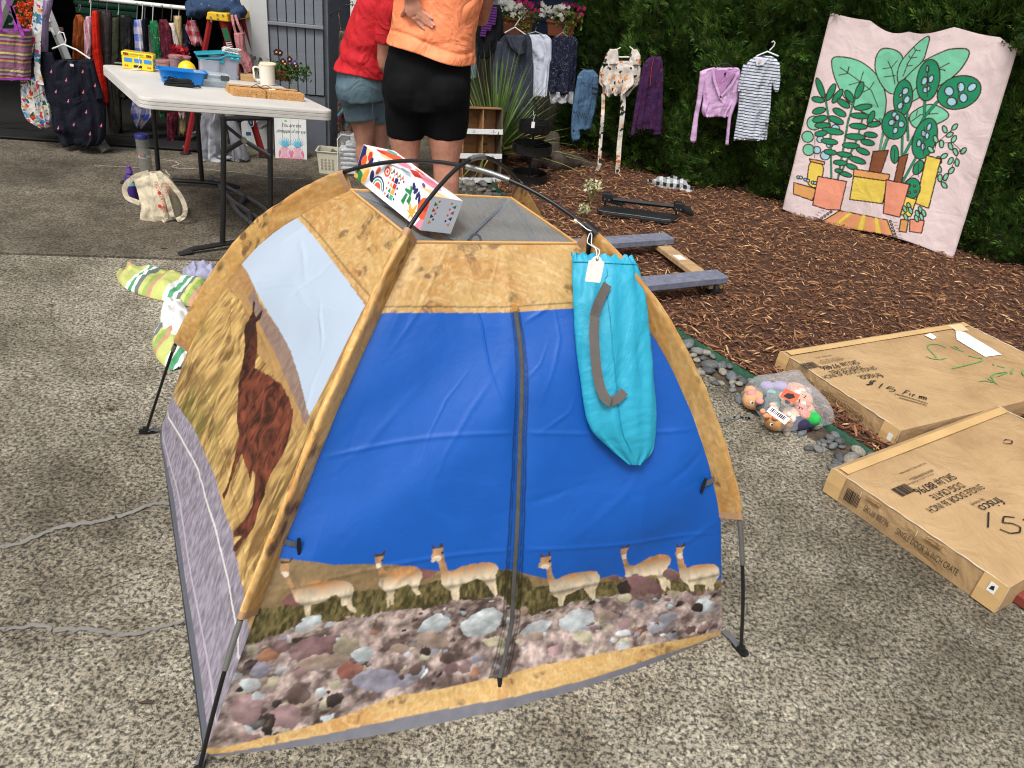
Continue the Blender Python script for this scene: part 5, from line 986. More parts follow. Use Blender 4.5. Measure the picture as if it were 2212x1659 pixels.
MB().box(c + R3 @ Vector((.055, -.068, .112)), (.06, .008, .018), R3, ch=.003).build('latch', M_teal, t_); MB().box(c + R3 @ Vector((-.012, -.066, .09)), (.022, .008, .022), R3, ch=.004).build('latch', M_teal, t_)
for x_ in (.04, .07): MB().box(c + R3 @ Vector((x_, -.0735, .115)), (.012, .002, .004), R3).build('latch_slot', mat('white_card', (205, 205, 203), .6), t_)
for k_ in range(5): MB().tube([c + R3 @ Vector((rnd.uniform(-.05, .06), rnd.uniform(-.035, .035), .01 + .015 * k_)) for _ in range(4)], [(.012, .003)] * 4, 6).build('packed_item', mat('silver_bits', (150, 152, 155), .4, .3, 60), t_, True)
# beads on top
t_ = tthing('bead_strands', 'tangled white bead strands on top of the teal lid', 'beads', 482, 150)
bc = c + R3 @ Vector((.045, 0, .131)); M_bead = mat('white_bead', (224, 224, 218), .3, .05)
for s_ in range(6):
    pts = smooth_path([bc + R3 @ Vector((rnd.uniform(-.06, .06), rnd.uniform(-.03, .03), .002 + rnd.random() * .03)) for _ in range(6)], 34, 2); mb = MB()
    for p in pts: mb.lathe(Vector(p), [(.0008, -.0036), (.003, -.002), (.0038, 0), (.003, .002), (.0008, .0036)], 6)
    mb.build('bead_strand', M_bead, t_, True)
# kraft box, mug, cork mats, pansies
t_ = tthing('kraft_box', 'small brown kraft box behind the cream mug', 'box', 533, 172); c = on_top(533, 174); MB().box(c + tz * .0165, (.075, .06, .033), rot_t(-.12), ch=.002).build('box_body', mat('kraft_card', (190, 152, 106), .8, .06), t_); MB().box(c + tz * .028, (.078, .063, .016), rot_t(-.12), ch=.002).build('box_lid', mat('kraft_card', (190, 152, 106), .8, .06), t_)
t_ = tthing('cream_mug', 'tall cream mug with a flat handle and lid', 'mug', 578, 181); c = on_top(578, 183); M_mug = mat('cream_glaze', (226, 218, 202), .3, .04, 3, 40, .04)
MB().lathe(c, [(.037, .0), (.041, .004), (.0435, .10), (.0435, .104), (.040, .104)], 28).build('mug_body', M_mug, t_, True); MB().lathe(c + tz * .106, [(.0455, 0), (.0455, .006), (.042, .009)], 28).build('lid', mat('cream_lid', (230, 212, 184), .5), t_, True)
hx = rot_t(-.5); MB().tube([c + hx @ Vector((-.040, -.016, .085)), c + hx @ Vector((-.066, -.03, .088)), c + hx @ Vector((-.072, -.034, .08)), c + hx @ Vector((-.066, -.031, .03)), c + hx @ Vector((-.058, -.026, .018)), c + hx @ Vector((-.038, -.016, .02))], [(.011, .005)] * 6, 8, side=tuple(hx @ Vector((.4, -.9, 0)))).build('handle', M_mug, t_, True)
cork, t, b = nodes_of('cork_board'); v = coords(t); n1 = noise(t, v, 160, 4, .7); n2 = noise(t, v, 40, 3, .6)
cl = mixc(t, .6, ramp(t, n1.outputs[0], [(.33, (120, 76, 38)), (.45, (196, 146, 88)), (.7, (222, 178, 118))]), ramp(t, n2.outputs[0], [(.3, (150, 100, 54)), (.6, (232, 190, 130))]), 'MULTIPLY'); t.links.new(ramp(t, n1.outputs[0], [(.30, (110, 70, 36)), (.44, (190, 140, 84)), (.7, (218, 174, 116))]), b.inputs['Base Color']); b.inputs['Roughness'].default_value = .9; bump(t, b, n1.outputs[0], .8, .004)
t_ = tthing('cork_mats', 'stack of thick cork mats tied with brown twine', 'cork mats', 575, 205); c = on_top(573, 208); R3 = rot_t(-.035); cw = .345
for k_ in range(3):
    nx = 40; mb = MB(); rw = [[(-cw / 2 + cw * i / nx, s * (.088 + .0025 * (rnd.random() - .5))) for i in range(nx + 1)] for s in (-1, 1)]; poly = rw[0] + rw[1][::-1]
    mb.prism(poly, Matrix.Translation(c + R3 @ Vector((.003 * (k_ - 1), .002 * k_, .0005 + .0118 * k_))) @ R3.to_4x4(), .0113); mb.build('cork_mat', cork, t_)
tw = mat('brown_twine', (78, 50, 34), .9); hgt = .0365
loop = lambda P_: MB().tube([c + R3 @ Vector(q) for q in P_], .0016, 6).build('twine', tw, t_, True)
loop([(-.02, -.0915, 0), (-.02, -.0915, hgt), (-.02, 0, hgt + .001), (-.02, .0915, hgt), (-.02, .0915, 0)]); loop([(-.176, .004, .0), (-.176, .004, hgt), (0, .004, hgt + .001), (.178, .004, hgt), (.178, .004, 0)])
for s in (1, -1): MB().tube([c + R3 @ Vector((-.02 + s * q * .05, .004 + .012 * math.sin(q * 6), hgt + .003 + .012 * math.sin(q * PI))) for q in np.linspace(0, 1, 8)], .0016, 6).build('twine_bow', tw, t_, True)
MB().lathe(c + R3 @ Vector((.03, -.012, hgt)), [(.017, 0), (.017, .0007)], 16).build('paper_dot', mat('white_card_tag', (236, 236, 232), .6, .02), t_)
t_ = tthing('pansy_pot', 'potted pansies with dark purple and yellow flowers behind the mug', 'pansies', 615, 178); c = on_top(612, 172)
MB().lathe(c, [(.035, 0), (.048, .05), (.05, .05), (.05, .056), (.044, .056), (.04, .04)], 18).build('pot', M_terra, t_, True)
leaf_cloud(t_, c + tz * .055, 700, (.24, .13, .08), [(62, 88, 38), (78, 104, 46), (50, 72, 34)], .024, 31, droop=.02)
for i, (dx, dz, cl) in enumerate(((-.03, .15, 0), (-.052, .152, 0), (.028, .12, 0), (.06, .10, 1), (.068, .085, 0), (-.012, .105, 0), (.0, .092, 0))):
    p = c + T3 @ Vector((dx, -.02, dz - .0)); MB().tube([c + tz * .05, p], .0015, 5).build('stem', mat('green_stem', (80, 104, 52), .7), t_); fm = MB()
    for q in range(5):
        a_ = q * 2 * PI / 5 + .3; fm.lathe(p + T3 @ Vector((.011 * math.cos(a_), -.003, .011 * math.sin(a_))), [(.001, -.0015), (.009, 0), (.001, .0015)], 9, M=frame((0, 0, 0), T3 @ Vector((1, 0, 0)), T3 @ Vector((0, 0, 1))).to_3x3())
    f_ = fm.build('pansy', mat('pansy_%d' % cl, [(64, 26, 40), (70, 56, 150)][cl], .6, .2, 60), t_, True); MB().lathe(p + T3 @ Vector((0, -.006, 0)), [(.0065, 0), (.0, .004)], 8, M=frame((0, 0, 0), T3 @ Vector((1, 0, 0)), T3 @ Vector((0, 0, 1))).to_3x3()).build('pansy_eye', mat('pansy_eye', (226, 186, 110), .6), f_, True)
TAP=[('g',3,[(69,811),(128,822),(205,819),(296,796),(364,751),(416,689),(439,630),(442,564),(423,551),(356,573),(277,588),(199,624),(130,694),(85,760)]),('k',-5,[(130,770),(233,729),(328,692),(393,619)]),('k',-5,[(175,780),(175,748),(132,734)]),('k',-5,[(257,771),(254,720),(201,696)]),('k',-5,[(329,734),(317,698),(271,667)]),('g',3,[(348,916),(412,908),(460,869),(475,797),(467,712),(465,689),(418,697),(358,742),(313,798),(301,850),(313,897)]),('k',-5,[(376,848),(415,804),(451,740)]),('k',-5,[(428,854),(406,818),(360,808)]),('k',-5,[(440,781),(381,769)]),('g',3,[(775,934),(781,894),(754,827),(705,776),(658,740),(576,675),(530,653),(489,700),(493,769),(545,850),(609,888),(699,920)]),('k',-5,[(698,859),(654,828),(689,825)]),('k',-5,[(662,829),(583,759),(544,693)]),('g',3,[(558,990),(573,970),(571,926),(573,869),(529,819),(487,760),(465,746),(445,793),(448,853),(494,925),(524,965)]),('k',-5,[(517,920),(492,851),(484,783)]),('k',-5,[(503,926),(514,913),(539,915)]),('k',-5,[(486,884),(498,874),(530,882)]),('k',-5,[(486,843),(496,835),(518,840)]),('g',3,[(568,605),(610,650),(662,675),(724,668),(774,642),(758,614),(709,582),(649,557),(605,557)]),('k',-5,[(713,638),(629,619),(593,582)]),('k',-5,[(678,653),(669,627)]),('k',-5,[(610,635),(609,612)]),('d',-8,[(469,404),(459,523),(423,565)]),('d',-8,[(489,412),(495,482),(522,495)]),('d',-8,[(482,407),(489,473),(510,548)]),('e',-9,[(596,405),(569,503)]),('e',-9,[(603,494),(559,619)]),('e',-11,[(604,423),(654,619),(693,686)]),('e',-9,[(650,618),(626,705)]),('e',-9,[(633,287),(667,419)]),('k',-4,[(638,284),(708,372)]),('e',3,[(680,780),(674,708),(636,677),(588,706),(558,778),(565,850),(603,879),(651,850)]),('b',3,[(609,829),(611,817),(607,811),(600,815),(594,827),(593,840),(596,845),(603,841)]),('b',3,[(618,771),(612,757),(601,753),(591,760),(588,775),(593,789),(604,793),(614,786)]),('b',3,[(646,782),(641,770),(631,766),(623,773),(620,787),(625,799),(635,803),(643,796)]),('b',3,[(631,735),(631,724),(624,719),(614,722),(607,731),(608,742),(615,747),(624,744)]),('b',3,[(642,740),(641,731),(635,727),(629,731),(626,740),(627,749),(632,753),(639,749)]),('k',-4,[(603,833),(638,705)]),('e',3,[(570,688),(567,623),(533,593),(489,617),(460,682),(464,747),(498,775),(542,751)]),('b',3,[(535,710),(525,699),(511,698),(502,708),(502,722),(513,733),(526,733),(536,724)]),('b',3,[(556,674),(547,662),(534,660),(524,669),(523,684),(532,695),(545,697),(555,688)]),('b',3,[(529,641),(519,630),(507,628),(499,637),(500,652),(510,663),(522,664),(530,655)]),('b',3,[(506,692),(502,685),(496,683),(492,688),(493,696),(497,703),(503,705),(506,700)]),('k',-4,[(499,734),(532,618)]),('e',3,[(581,564),(576,510),(532,479),(473,491),(435,539),(441,594),(486,624),(544,611)]),('b',3,[(511,595),(503,586),(491,585),(482,592),(481,603),(488,612),(500,613),(509,606)]),('b',3,[(528,590),(528,579),(520,573),(509,576),(502,586),(503,597),(511,603),(521,600)]),('b',3,[(508,573),(512,561),(505,549),(491,544),(478,549),(473,560),(480,572),(494,577)]),('b',3,[(562,563),(561,551),(551,544),(537,547),(529,558),(530,570),(540,577),(554,574)]),('b',3,[(538,525),(533,514),(523,510),(513,516),(510,529),(516,540),(526,543),(535,537)]),('k',-4,[(496,591),(519,498)]),('e',3,[(879,799),(889,740),(839,682),(756,661),(689,690),(679,751),(732,808),(815,827)]),('b',3,[(758,746),(756,729),(742,721),(724,725),(712,739),(714,755),(728,764),(746,760)]),('b',3,[(805,772),(804,756),(793,748),(777,752),(767,767),(767,783),(779,791),(794,786)]),('b',3,[(853,794),(859,782),(853,767),(838,757),(823,759),(817,772),(823,787),(838,796)]),('b',3,[(786,704),(784,688),(768,680),(749,683),(737,696),(740,712),(755,720),(774,717)]),('b',3,[(833,729),(832,713),(820,705),(803,709),(792,723),(793,739),(805,747),(822,743)]),('k',-4,[(772,785),(793,691)]),('e',3,[(747,509),(726,436),(680,409),(636,444),(620,521),(642,593),(688,618),(731,583)]),('b',3,[(700,570),(696,557),(687,552),(680,559),(678,573),(682,586),(690,591),(698,584)]),('b',3,[(685,540),(685,528),(677,521),(667,525),(660,535),(660,547),(667,554),(677,550)]),('b',3,[(703,530),(701,518),(694,513),(686,518),(681,529),(683,541),(690,546),(698,541)]),('b',3,[(675,489),(673,476),(664,471),(654,476),(649,489),(651,502),(660,507),(669,502)]),('b',3,[(698,479),(699,465),(693,459),(684,462),(677,475),(676,488),(682,494),(691,491)]),('k',-4,[(664,571),(702,438)]),('e',3,[(577,419),(581,385),(569,369),(548,379),(531,410),(527,444),(540,460),(560,450)]),('k',-4,[(547,437),(568,369)]),('e',3,[(718,371),(704,345),(684,338),(669,354),(668,383),(682,408),(702,415),(717,399)]),('k',-4,[(686,399),(707,332)]),('g',3,[(105,490),(101,462),(73,445),(39,450),(18,474),(23,503),(51,519),(85,514)]),('g',3,[(80,413),(76,390),(53,377),(25,381),(8,400),(13,424),(35,437),(63,433)]),('g',3,[(104,350),(100,326),(77,312),(49,316),(33,336),(37,359),(59,373),(87,369)]),('b',3,[(139,355),(137,340),(122,331),(104,333),(93,346),(96,361),(110,370),(128,367)]),('b',3,[(197,338),(194,320),(176,309),(155,312),(142,327),(145,346),(162,357),(184,353)]),('b',3,[(211,479),(209,463),(193,454),(174,457),(163,471),(165,487),(181,496),(200,493)]),('b',3,[(197,393),(195,381),(184,374),(169,376),(160,386),(162,398),(174,406),(188,403)]),('b',3,[(140,412),(137,398),(124,390),(108,393),(98,404),(101,418),(114,426),(130,423)]),('k',-3,[(114,309),(75,455)]),('e',-7,[(239,222),(159,470),(83,631)]),('e',-7,[(276,230),(246,518),(249,648)]),('e',-7,[(282,258),(322,442),(322,564)]),('e',3,[(64,666),(86,631),(85,611),(63,619),(32,650),(11,685),(11,705),(33,696)]),('e',3,[(132,643),(119,612),(102,601),(92,617),(94,651),(108,683),(124,693),(134,677)]),('e',3,[(92,599),(81,588),(52,584),(23,589),(10,600),(22,611),(51,615),(79,610)]),('e',3,[(171,627),(153,601),(135,594),(128,610),(136,640),(154,665),(172,672),(179,656)]),('e',3,[(109,562),(106,547),(82,531),(53,525),(35,531),(39,546),(62,562),(92,568)]),('e',3,[(237,589),(220,582),(189,588),(162,603),(155,619),(172,625),(203,619),(230,604)]),('e',3,[(130,525),(125,509),(99,492),(67,484),(48,490),(52,507),(79,524),(110,531)]),('e',3,[(228,545),(212,537),(181,541),(152,554),(144,569),(160,577),(192,574),(220,561)]),('e',3,[(159,487),(149,473),(117,463),(83,461),(66,470),(76,484),(108,494),(142,495)]),('e',3,[(226,507),(210,498),(176,500),(143,511),(132,526),(148,536),(183,534),(215,522)]),('e',3,[(242,461),(223,448),(178,443),(131,448),(111,461),(130,473),(176,478),(222,473)]),('e',3,[(150,449),(145,435),(123,422),(96,418),(80,425),(85,439),(107,452),(134,456)]),('e',3,[(224,408),(211,396),(175,390),(139,393),(123,404),(137,416),(172,422),(208,418)]),('e',3,[(234,356),(223,346),(196,340),(167,343),(154,353),(165,364),(193,369),(221,366)]),('e',3,[(282,678),(271,647),(255,636),(242,652),(242,685),(253,716),(269,727),(281,711)]),('e',3,[(232,654),(248,633),(246,617),(227,617),(203,632),(186,654),(188,669),(207,669)]),('e',3,[(359,622),(350,607),(317,591),(279,584),(258,589),(268,604),(301,620),(339,627)]),('e',3,[(361,568),(347,555),(308,545),(266,545),(246,554),(261,567),(300,576),(342,576)]),('e',3,[(386,560),(376,535),(361,526),(350,540),(351,567),(361,592),(376,600),(387,587)]),('e',3,[(434,546),(428,533),(403,521),(373,517),(357,523),(364,536),(389,548),(418,553)]),('e',3,[(365,515),(352,502),(314,494),(274,494),(255,504),(269,516),(308,525),(347,524)]),('e',3,[(370,463),(355,449),(312,439),(267,439),(246,448),(261,462),(305,472),(349,473)]),('e',3,[(436,484),(425,473),(396,467),(366,469),(352,479),(363,490),(392,496),(422,493)]),('e',3,[(432,443),(420,432),(389,426),(358,430),(344,440),(355,452),(386,457),(418,454)]),('e',3,[(351,414),(338,402),(302,393),(264,393),(246,403),(259,416),(296,424),(334,424)]),('e',3,[(419,388),(405,379),(372,379),(341,388),(329,401),(344,410),(377,410),(408,401)]),('e',3,[(323,362),(311,351),(278,344),(244,346),(228,355),(241,366),(274,372),(308,371)]),('e',3,[(411,341),(395,331),(356,329),(317,337),(301,349),(318,359),(357,361),(396,353)]),('e',3,[(308,318),(297,307),(268,299),(236,300),(222,309),(233,321),(263,328),(294,327)]),('e',3,[(371,303),(360,295),(333,294),(308,300),(298,311),(310,319),(336,320),(362,314)]),('e',3,[(353,261),(339,252),(309,251),(278,257),(266,266),(279,275),(310,276),(341,270)]),('e',3,[(293,273),(286,265),(269,261),(251,263),(243,270),(250,279),(267,283),(285,280)]),('k',-4,[(749,459),(747,505),(768,532),(797,571),(819,594)]),('k',-4,[(767,509),(822,522),(872,497),(859,434),(848,338)]),('k',-4,[(805,469),(780,418),(765,328)]),('g',3,[(777,579),(783,566),(780,558),(769,558),(758,568),(752,581),(755,589),(765,588)]),('g',3,[(822,587),(813,578),(803,576),(798,585),(801,597),(810,607),(820,608),(825,600)]),('g',3,[(807,546),(795,540),(784,542),(783,551),(790,562),(803,568),(813,566),(815,557)]),('g',3,[(836,535),(830,523),(820,521),(813,528),(814,542),(820,553),(830,556),(836,548)]),('g',3,[(784,508),(785,494),(778,487),(769,491),(761,504),(760,517),(767,524),(776,520)]),('g',3,[(829,508),(835,496),(832,487),(822,488),(810,497),(804,510),(807,519),(818,518)]),('g',3,[(735,479),(746,468),(746,459),(736,456),(722,462),(711,473),(711,482),(721,485)]),('g',3,[(861,488),(867,475),(864,466),(854,467),(842,477),(836,489),(839,498),(850,497)]),('g',3,[(900,490),(891,480),(881,478),(876,487),(878,500),(887,510),(897,511),(902,503)]),('g',3,[(811,445),(798,439),(788,441),(786,450),(794,461),(806,468),(817,466),(818,457)]),('g',3,[(852,434),(846,423),(836,420),(829,427),(830,441),(836,453),(846,456),(853,448)]),('g',3,[(886,439),(887,425),(881,418),(871,422),(864,435),(863,448),(869,455),(879,451)]),('g',3,[(794,436),(800,423),(797,414),(786,415),(774,425),(768,438),(771,446),(782,446)]),('g',3,[(763,390),(774,380),(775,370),(765,367),(750,373),(739,384),(739,393),(749,396)]),('g',3,[(807,396),(813,383),(810,374),(799,374),(787,384),(781,397),(785,406),(795,405)]),('g',3,[(870,390),(861,379),(851,378),(846,386),(848,400),(857,410),(867,412),(873,403)]),('g',3,[(761,333),(748,326),(738,328),(736,337),(744,349),(757,356),(767,354),(769,345)]),('g',3,[(852,357),(846,345),(836,341),(829,349),(829,363),(836,375),(846,378),(852,370)]),('g',3,[(826,353),(827,339),(820,331),(810,335),(803,348),(802,362),(808,369),(818,365)]),('g',3,[(777,314),(783,301),(780,292),(769,292),(758,302),(751,316),(755,325),(765,324)]),('g',3,[(851,330),(862,319),(862,310),(853,307),(838,312),(828,323),(827,333),(837,335)]),('g',3,[(747,528),(753,515),(750,506),(739,507),(728,517),(722,530),(725,538),(735,537)]),('n',1,[(432,405),(516,428),(508,310),(439,308)]),('n',1,[(582,406),(623,430),(630,282),(591,286)]),('y',1,[(716,441),(791,436),(803,195),(731,203)]),('y',3,[(92,291),(174,291),(187,229),(174,156),(108,167),(95,235)]),('t',1,[(86,299),(176,301),(177,287),(94,285)]),('t',1,[(30,159),(176,156),(164,94),(45,99)]),('b',3,[(62,191),(57,185),(49,183),(40,186),(38,193),(42,198),(51,200),(59,197)]),('b',3,[(76,192),(71,186),(63,184),(54,188),(52,194),(56,200),(65,201),(73,198)]),('b',3,[(106,187),(101,181),(93,180),(85,183),(82,189),(86,195),(95,196),(103,193)]),('b',3,[(121,186),(117,180),(108,179),(100,182),(97,188),(102,194),(110,195),(118,192)]),('b',3,[(152,182),(148,177),(140,175),(132,178),(129,184),(133,190),(142,192),(150,189)]),('b',3,[(167,183),(163,177),(155,176),(147,179),(144,185),(148,191),(157,192),(165,189)]),('s',1,[(160,221),(329,229),(335,81),(260,69),(173,73)]),('y',1,[(360,262),(557,283),(562,163),(374,145)]),('t',1,[(351,299),(558,314),(560,280),(358,263)]),('y',1,[(670,226),(729,223),(726,131),(668,130)]),('e',3,[(736,279),(731,240),(705,221),(671,232),(650,268),(655,307),(682,326),(715,315)]),('s',3,[(679,285),(679,281),(676,278),(671,279),(668,283),(669,287),(672,290),(677,289)]),('s',3,[(705,287),(705,282),(702,280),(697,281),(695,284),(695,289),(698,291),(703,291)]),('s',3,[(690,251),(690,246),(687,244),(682,245),(679,248),(680,253),(683,255),(687,255)]),('s',3,[(718,261),(718,257),(714,254),(710,255),(707,259),(707,263),(711,266),(715,265)]),('s',1,[(547,285),(673,288),(672,116),(580,114)]),('t',1,[(336,79),(609,85),(666,4),(236,-6)]),('s',0,[(360,79),(379,79),(297,-6),(266,-5)]),('s',0,[(432,80),(451,81),(418,-2),(389,-2)]),('s',0,[(508,82),(526,82),(551,1),(523,0)]),('s',0,[(568,84),(581,85),(634,4),(611,4)]),('y',0,[(389,80),(408,81),(341,-4),(316,-6)]),('y',0,[(470,81),(488,82),(494,2),(461,0)]),('y',0,[(540,83),(558,84),(597,3),(569,2)]),('p',3,[(292,64),(292,60),(288,57),(283,57),(280,61),(281,65),(285,68),(290,67)]),('k',-3,[(248,58),(227,60)]),('p',3,[(634,83),(633,79),(630,76),(626,77),(623,80),(623,84),(627,87),(631,86)]),('k',-3,[(647,82),(664,84)]),('p',3,[(279,51),(278,46),(274,44),(269,44),(266,48),(267,52),(271,55),(276,54)]),('k',-3,[(236,44),(215,46)]),('p',3,[(644,68),(644,64),(640,61),(636,62),(633,65),(633,69),(637,72),(641,71)]),('k',-3,[(657,67),(674,69)]),('p',3,[(265,37),(264,33),(260,30),(255,31),(252,34),(253,39),(257,41),(262,41)]),('k',-3,[(224,30),(203,32)]),('p',3,[(654,52),(654,48),(650,46),(646,46),(643,50),(644,54),(647,56),(652,56)]),('k',-3,[(667,51),(685,53)]),('p',3,[(250,24),(250,20),(246,17),(241,18),(238,21),(239,25),(243,28),(247,28)]),('k',-3,[(212,16),(191,18)]),('p',3,[(665,37),(664,33),(661,30),(656,31),(653,34),(654,38),(657,41),(662,40)]),('k',-3,[(677,36),(695,38)]),('p',3,[(236,11),(236,6),(232,4),(227,4),(224,8),(225,12),(229,15),(233,14)]),('k',-3,[(200,2),(179,4)]),('p',3,[(675,22),(674,18),(671,15),(666,16),(664,19),(664,23),(668,26),(672,25)]),('k',-3,[(687,21),(705,23)]),('p',3,[(222,-3),(221,-7),(218,-10),(213,-9),(210,-6),(210,-2),(214,1),(219,1)]),('k',-3,[(188,-12),(167,-10)]),('p',3,[(685,6),(684,2),(681,0),(677,0),(674,3),(674,8),(678,10),(682,10)]),('k',-3,[(697,5),(715,8)]),('t',1,[(680,107),(720,113),(726,45),(687,41)]),('s',1,[(726,119),(800,131),(805,65),(741,55)]),('g',3,[(693,168),(700,156),(697,147),(688,148),(676,157),(670,170),(673,179),(682,178)]),('g',3,[(709,189),(716,176),(713,167),(704,168),(693,178),(686,191),(689,199),(698,198)]),('g',3,[(710,131),(716,118),(714,109),(704,110),(693,120),(686,132),(689,141),(698,140)]),('g',3,[(725,168),(731,155),(729,146),(719,147),(708,157),(702,170),(704,178),(714,177)]),('g',3,[(763,160),(769,147),(767,139),(757,140),(746,149),(740,162),(742,171),(752,170)]),('g',3,[(773,183),(779,170),(777,162),(768,163),(756,172),(750,185),(753,194),(762,193)]),('g',3,[(794,172),(800,159),(798,151),(789,151),(778,161),(771,174),(774,182),(783,181)]),('g',3,[(766,136),(772,123),(770,115),(760,115),(749,125),(743,138),(745,146),(755,146)]),('g',3,[(788,150),(794,137),(792,128),(783,129),(771,139),(765,152),(768,160),(777,159)])]
# ================================================================== clothes
def base_c(name):
    m, t, b = nodes_of(name); b.inputs['Roughness'].default_value = .9; b.inputs['Specular IOR Level'].default_value = .2; v = coords(t)
    crumple(t, b, v, .8); MATS[name] = m; return m, t, b, v
def shade_noise(t, v, c, amt=.25): return mixc(t, amt, c, ramp(t, noise(t, v, 9, 4).outputs[0], [(.3, (150, 150, 150)), (.7, (255, 255, 255))]), 'MULTIPLY')
def striped(name, cols, period, axis='Z'):
    if name in MATS: return MATS[name]
    m, t, b, v = base_c(name); sp = t.nodes.new('ShaderNodeSeparateXYZ'); t.links.new(v, sp.inputs[0])
    a = N(t, 'ShaderNodeMath', operation='MULTIPLY'); a.inputs[1].default_value = 1 / period; t.links.new(sp.outputs[axis], a.inputs[0])
    f_ = N(t, 'ShaderNodeMath', operation='FRACT'); t.links.new(a.outputs[0], f_.inputs[0]); k_ = len(cols)
    t.links.new(shade_noise(t, v, ramp(t, f_.outputs[0], [(i / k_, c) for i, c in enumerate(cols)], 'CONSTANT')), b.inputs['Base Color']); return m
def plaid(name, c0, c1, period, amt=.6):
    if name in MATS: return MATS[name]
    m, t, b, v = base_c(name); sp = t.nodes.new('ShaderNodeSeparateXYZ'); t.links.new(v, sp.inputs[0]); fs = []
    for ax in ('X', 'Z'):
        a = N(t, 'ShaderNodeMath', operation='MULTIPLY'); a.inputs[1].default_value = 1 / period; t.links.new(sp.outputs[ax], a.inputs[0]); f_ = N(t, 'ShaderNodeMath', operation='FRACT'); t.links.new(a.outputs[0], f_.inputs[0])
        g_ = N(t, 'ShaderNodeMath', operation='GREATER_THAN'); g_.inputs[1].default_value = .5; t.links.new(f_.outputs[0], g_.inputs[0]); fs.append(g_)
    s = N(t, 'ShaderNodeMath', operation='ADD'); t.links.new(fs[0].outputs[0], s.inputs[0]); t.links.new(fs[1].outputs[0], s.inputs[1]); h = N(t, 'ShaderNodeMath', operation='MULTIPLY'); h.inputs[1].default_value = .5; t.links.new(s.outputs[0], h.inputs[0])
    t.links.new(shade_noise(t, v, mixc(t, h.outputs[0], L4(c0), L4(c1))), b.inputs['Base Color']); return m
def floral(name, base, cols, scale, r_=.42, aniso=(1, 1, 1)):
    if name in MATS: return MATS[name]
    m, t, b, v = base_c(name); vw = noise(t, v, scale * .9, 2); mp = mixc(t, .06, v, vw.outputs[1]); mp2 = t.nodes.new('ShaderNodeMapping'); mp2.inputs['Scale'].default_value = aniso; t.links.new(mp, mp2.inputs[0])
    vo = N(t, 'ShaderNodeTexVoronoi', Scale=scale); t.links.new(mp2.outputs[0], vo.inputs['Vector'])
    sp = t.nodes.new('ShaderNodeSeparateColor'); t.links.new(vo.outputs['Color'], sp.inputs[0]); k_ = len(cols)
    c = ramp(t, sp.outputs[0], [(i / k_, x_) for i, x_ in enumerate(cols)], 'CONSTANT'); lt = N(t, 'ShaderNodeMath', operation='LESS_THAN'); lt.inputs[1].default_value = r_; t.links.new(vo.outputs['Distance'], lt.inputs[0])
    t.links.new(shade_noise(t, v, mixc(t, lt.outputs[0], L4(base), c)), b.inputs['Base Color']); return m
def cloth(name, c, var=.12, rough=.9, bs=260): return mat('cloth_' + name, c, rough, var, 9, bs, .3, .0012, spec=.2, wr=.8)
def zc(x0, y0, sc): return lambda x, y: ((x0 + x / sc) / 1.82278, (y0 + y / sc) / 1.82278)
Z1, Z2, Z4, Z5 = zc(0, 0, 2.553), zc(400, 0, 2.074), zc(1750, 0, 2.074), zc(2600, 100, 2.765)
def cloth_rows(parent, name, rows, Y, m, zf, depth=.03, fold=.010, k=6., seed=0, n=56, sub=34, lean=0., col=None):
    """a hanging tube of cloth given by survey rows (y, left, right[, depth]); faces the viewer"""
    C, Hf, D_ = [], [], []
    for i, r_ in enumerate(rows):
        y, a_, b_ = r_[:3]; yy = Y + lean * i / max(1, len(rows) - 1); p, q = V(*zf(a_, y), yy), V(*zf(b_, y), yy); C.append((p + q) / 2); Hf.append((q - p) / 2); D_.append(r_[3] if len(r_) > 3 else depth)
    C = np.array([tuple(c) for c in C]); Hf = np.array([tuple(h) for h in Hf]); D_ = np.array(D_); dd = np.r_[0, np.cumsum(np.linalg.norm(np.diff(C, axis=0), axis=1))]; u = np.linspace(0, dd[-1], sub)
    C = np.stack([np.interp(u, dd, C[:, j]) for j in range(3)], 1); Hf = np.stack([np.interp(u, dd, Hf[:, j]) for j in range(3)], 1); D_ = np.interp(u, dd, D_)
    for A in (C, Hf): A[1:-1] = .5 * A[1:-1] + .25 * (A[:-2] + A[2:])
    th = np.linspace(0, 2 * PI, n + 1)[:-1]; ct, st = np.cos(th), np.sin(th); ex = np.sign(ct) * np.abs(ct) ** .75; ey = np.sign(st) * np.abs(st) ** .75; v = np.linspace(0, 1, sub)[None]; ph = seed * 2.17 + .4; xx = ex[:, None] * np.ones_like(v)
    wv = np.linalg.norm(Hf, axis=1)[None] * 12
    f = np.sin(xx * k + ph + 1.2 * np.sin(v * 3 + ph)) + .6 * np.sin(xx * k * 2.1 - ph * 1.7 + v * 2.4) + 3.4 * (fbm(xx * 3.2 + 9 + seed, v * 3 * dd[-1] * 3 + xx, 4, seed % 9) - .5) + 1.1 * np.sin(xx * k * 4.3 + 5 * fbm(v * 2, xx, 2, seed % 7))
    y_ = ey[:, None] * D_[None] + fold * f * (.35 + .65 * v) * np.minimum(1, wv) * (.2 + np.abs(ey)[:, None])
    P = C[None] + ex[:, None, None] * Hf[None]; P[..., 1] -= y_
    P[..., 2] += fold * .5 * np.sin(xx * k * .8 + ph) * v ** 3
    P = np.concatenate([C[None, :1].repeat(n, 0) * .0 + (P[:, :1] * .35 + C[None, :1] * .65), P, P[:, -1:] * .9 + C[None, -1:] * .1 + [0, 0, .012]], 1)
    return gridmesh(name, P, m, parent, closed=True)
def tube_px(parent, name, pts, Y, r_, m, zf, n=8, dy=0.): return MB().tube([V(*zf(*p), Y + dy) for p in pts], r_, n).build(name, m, parent, True)
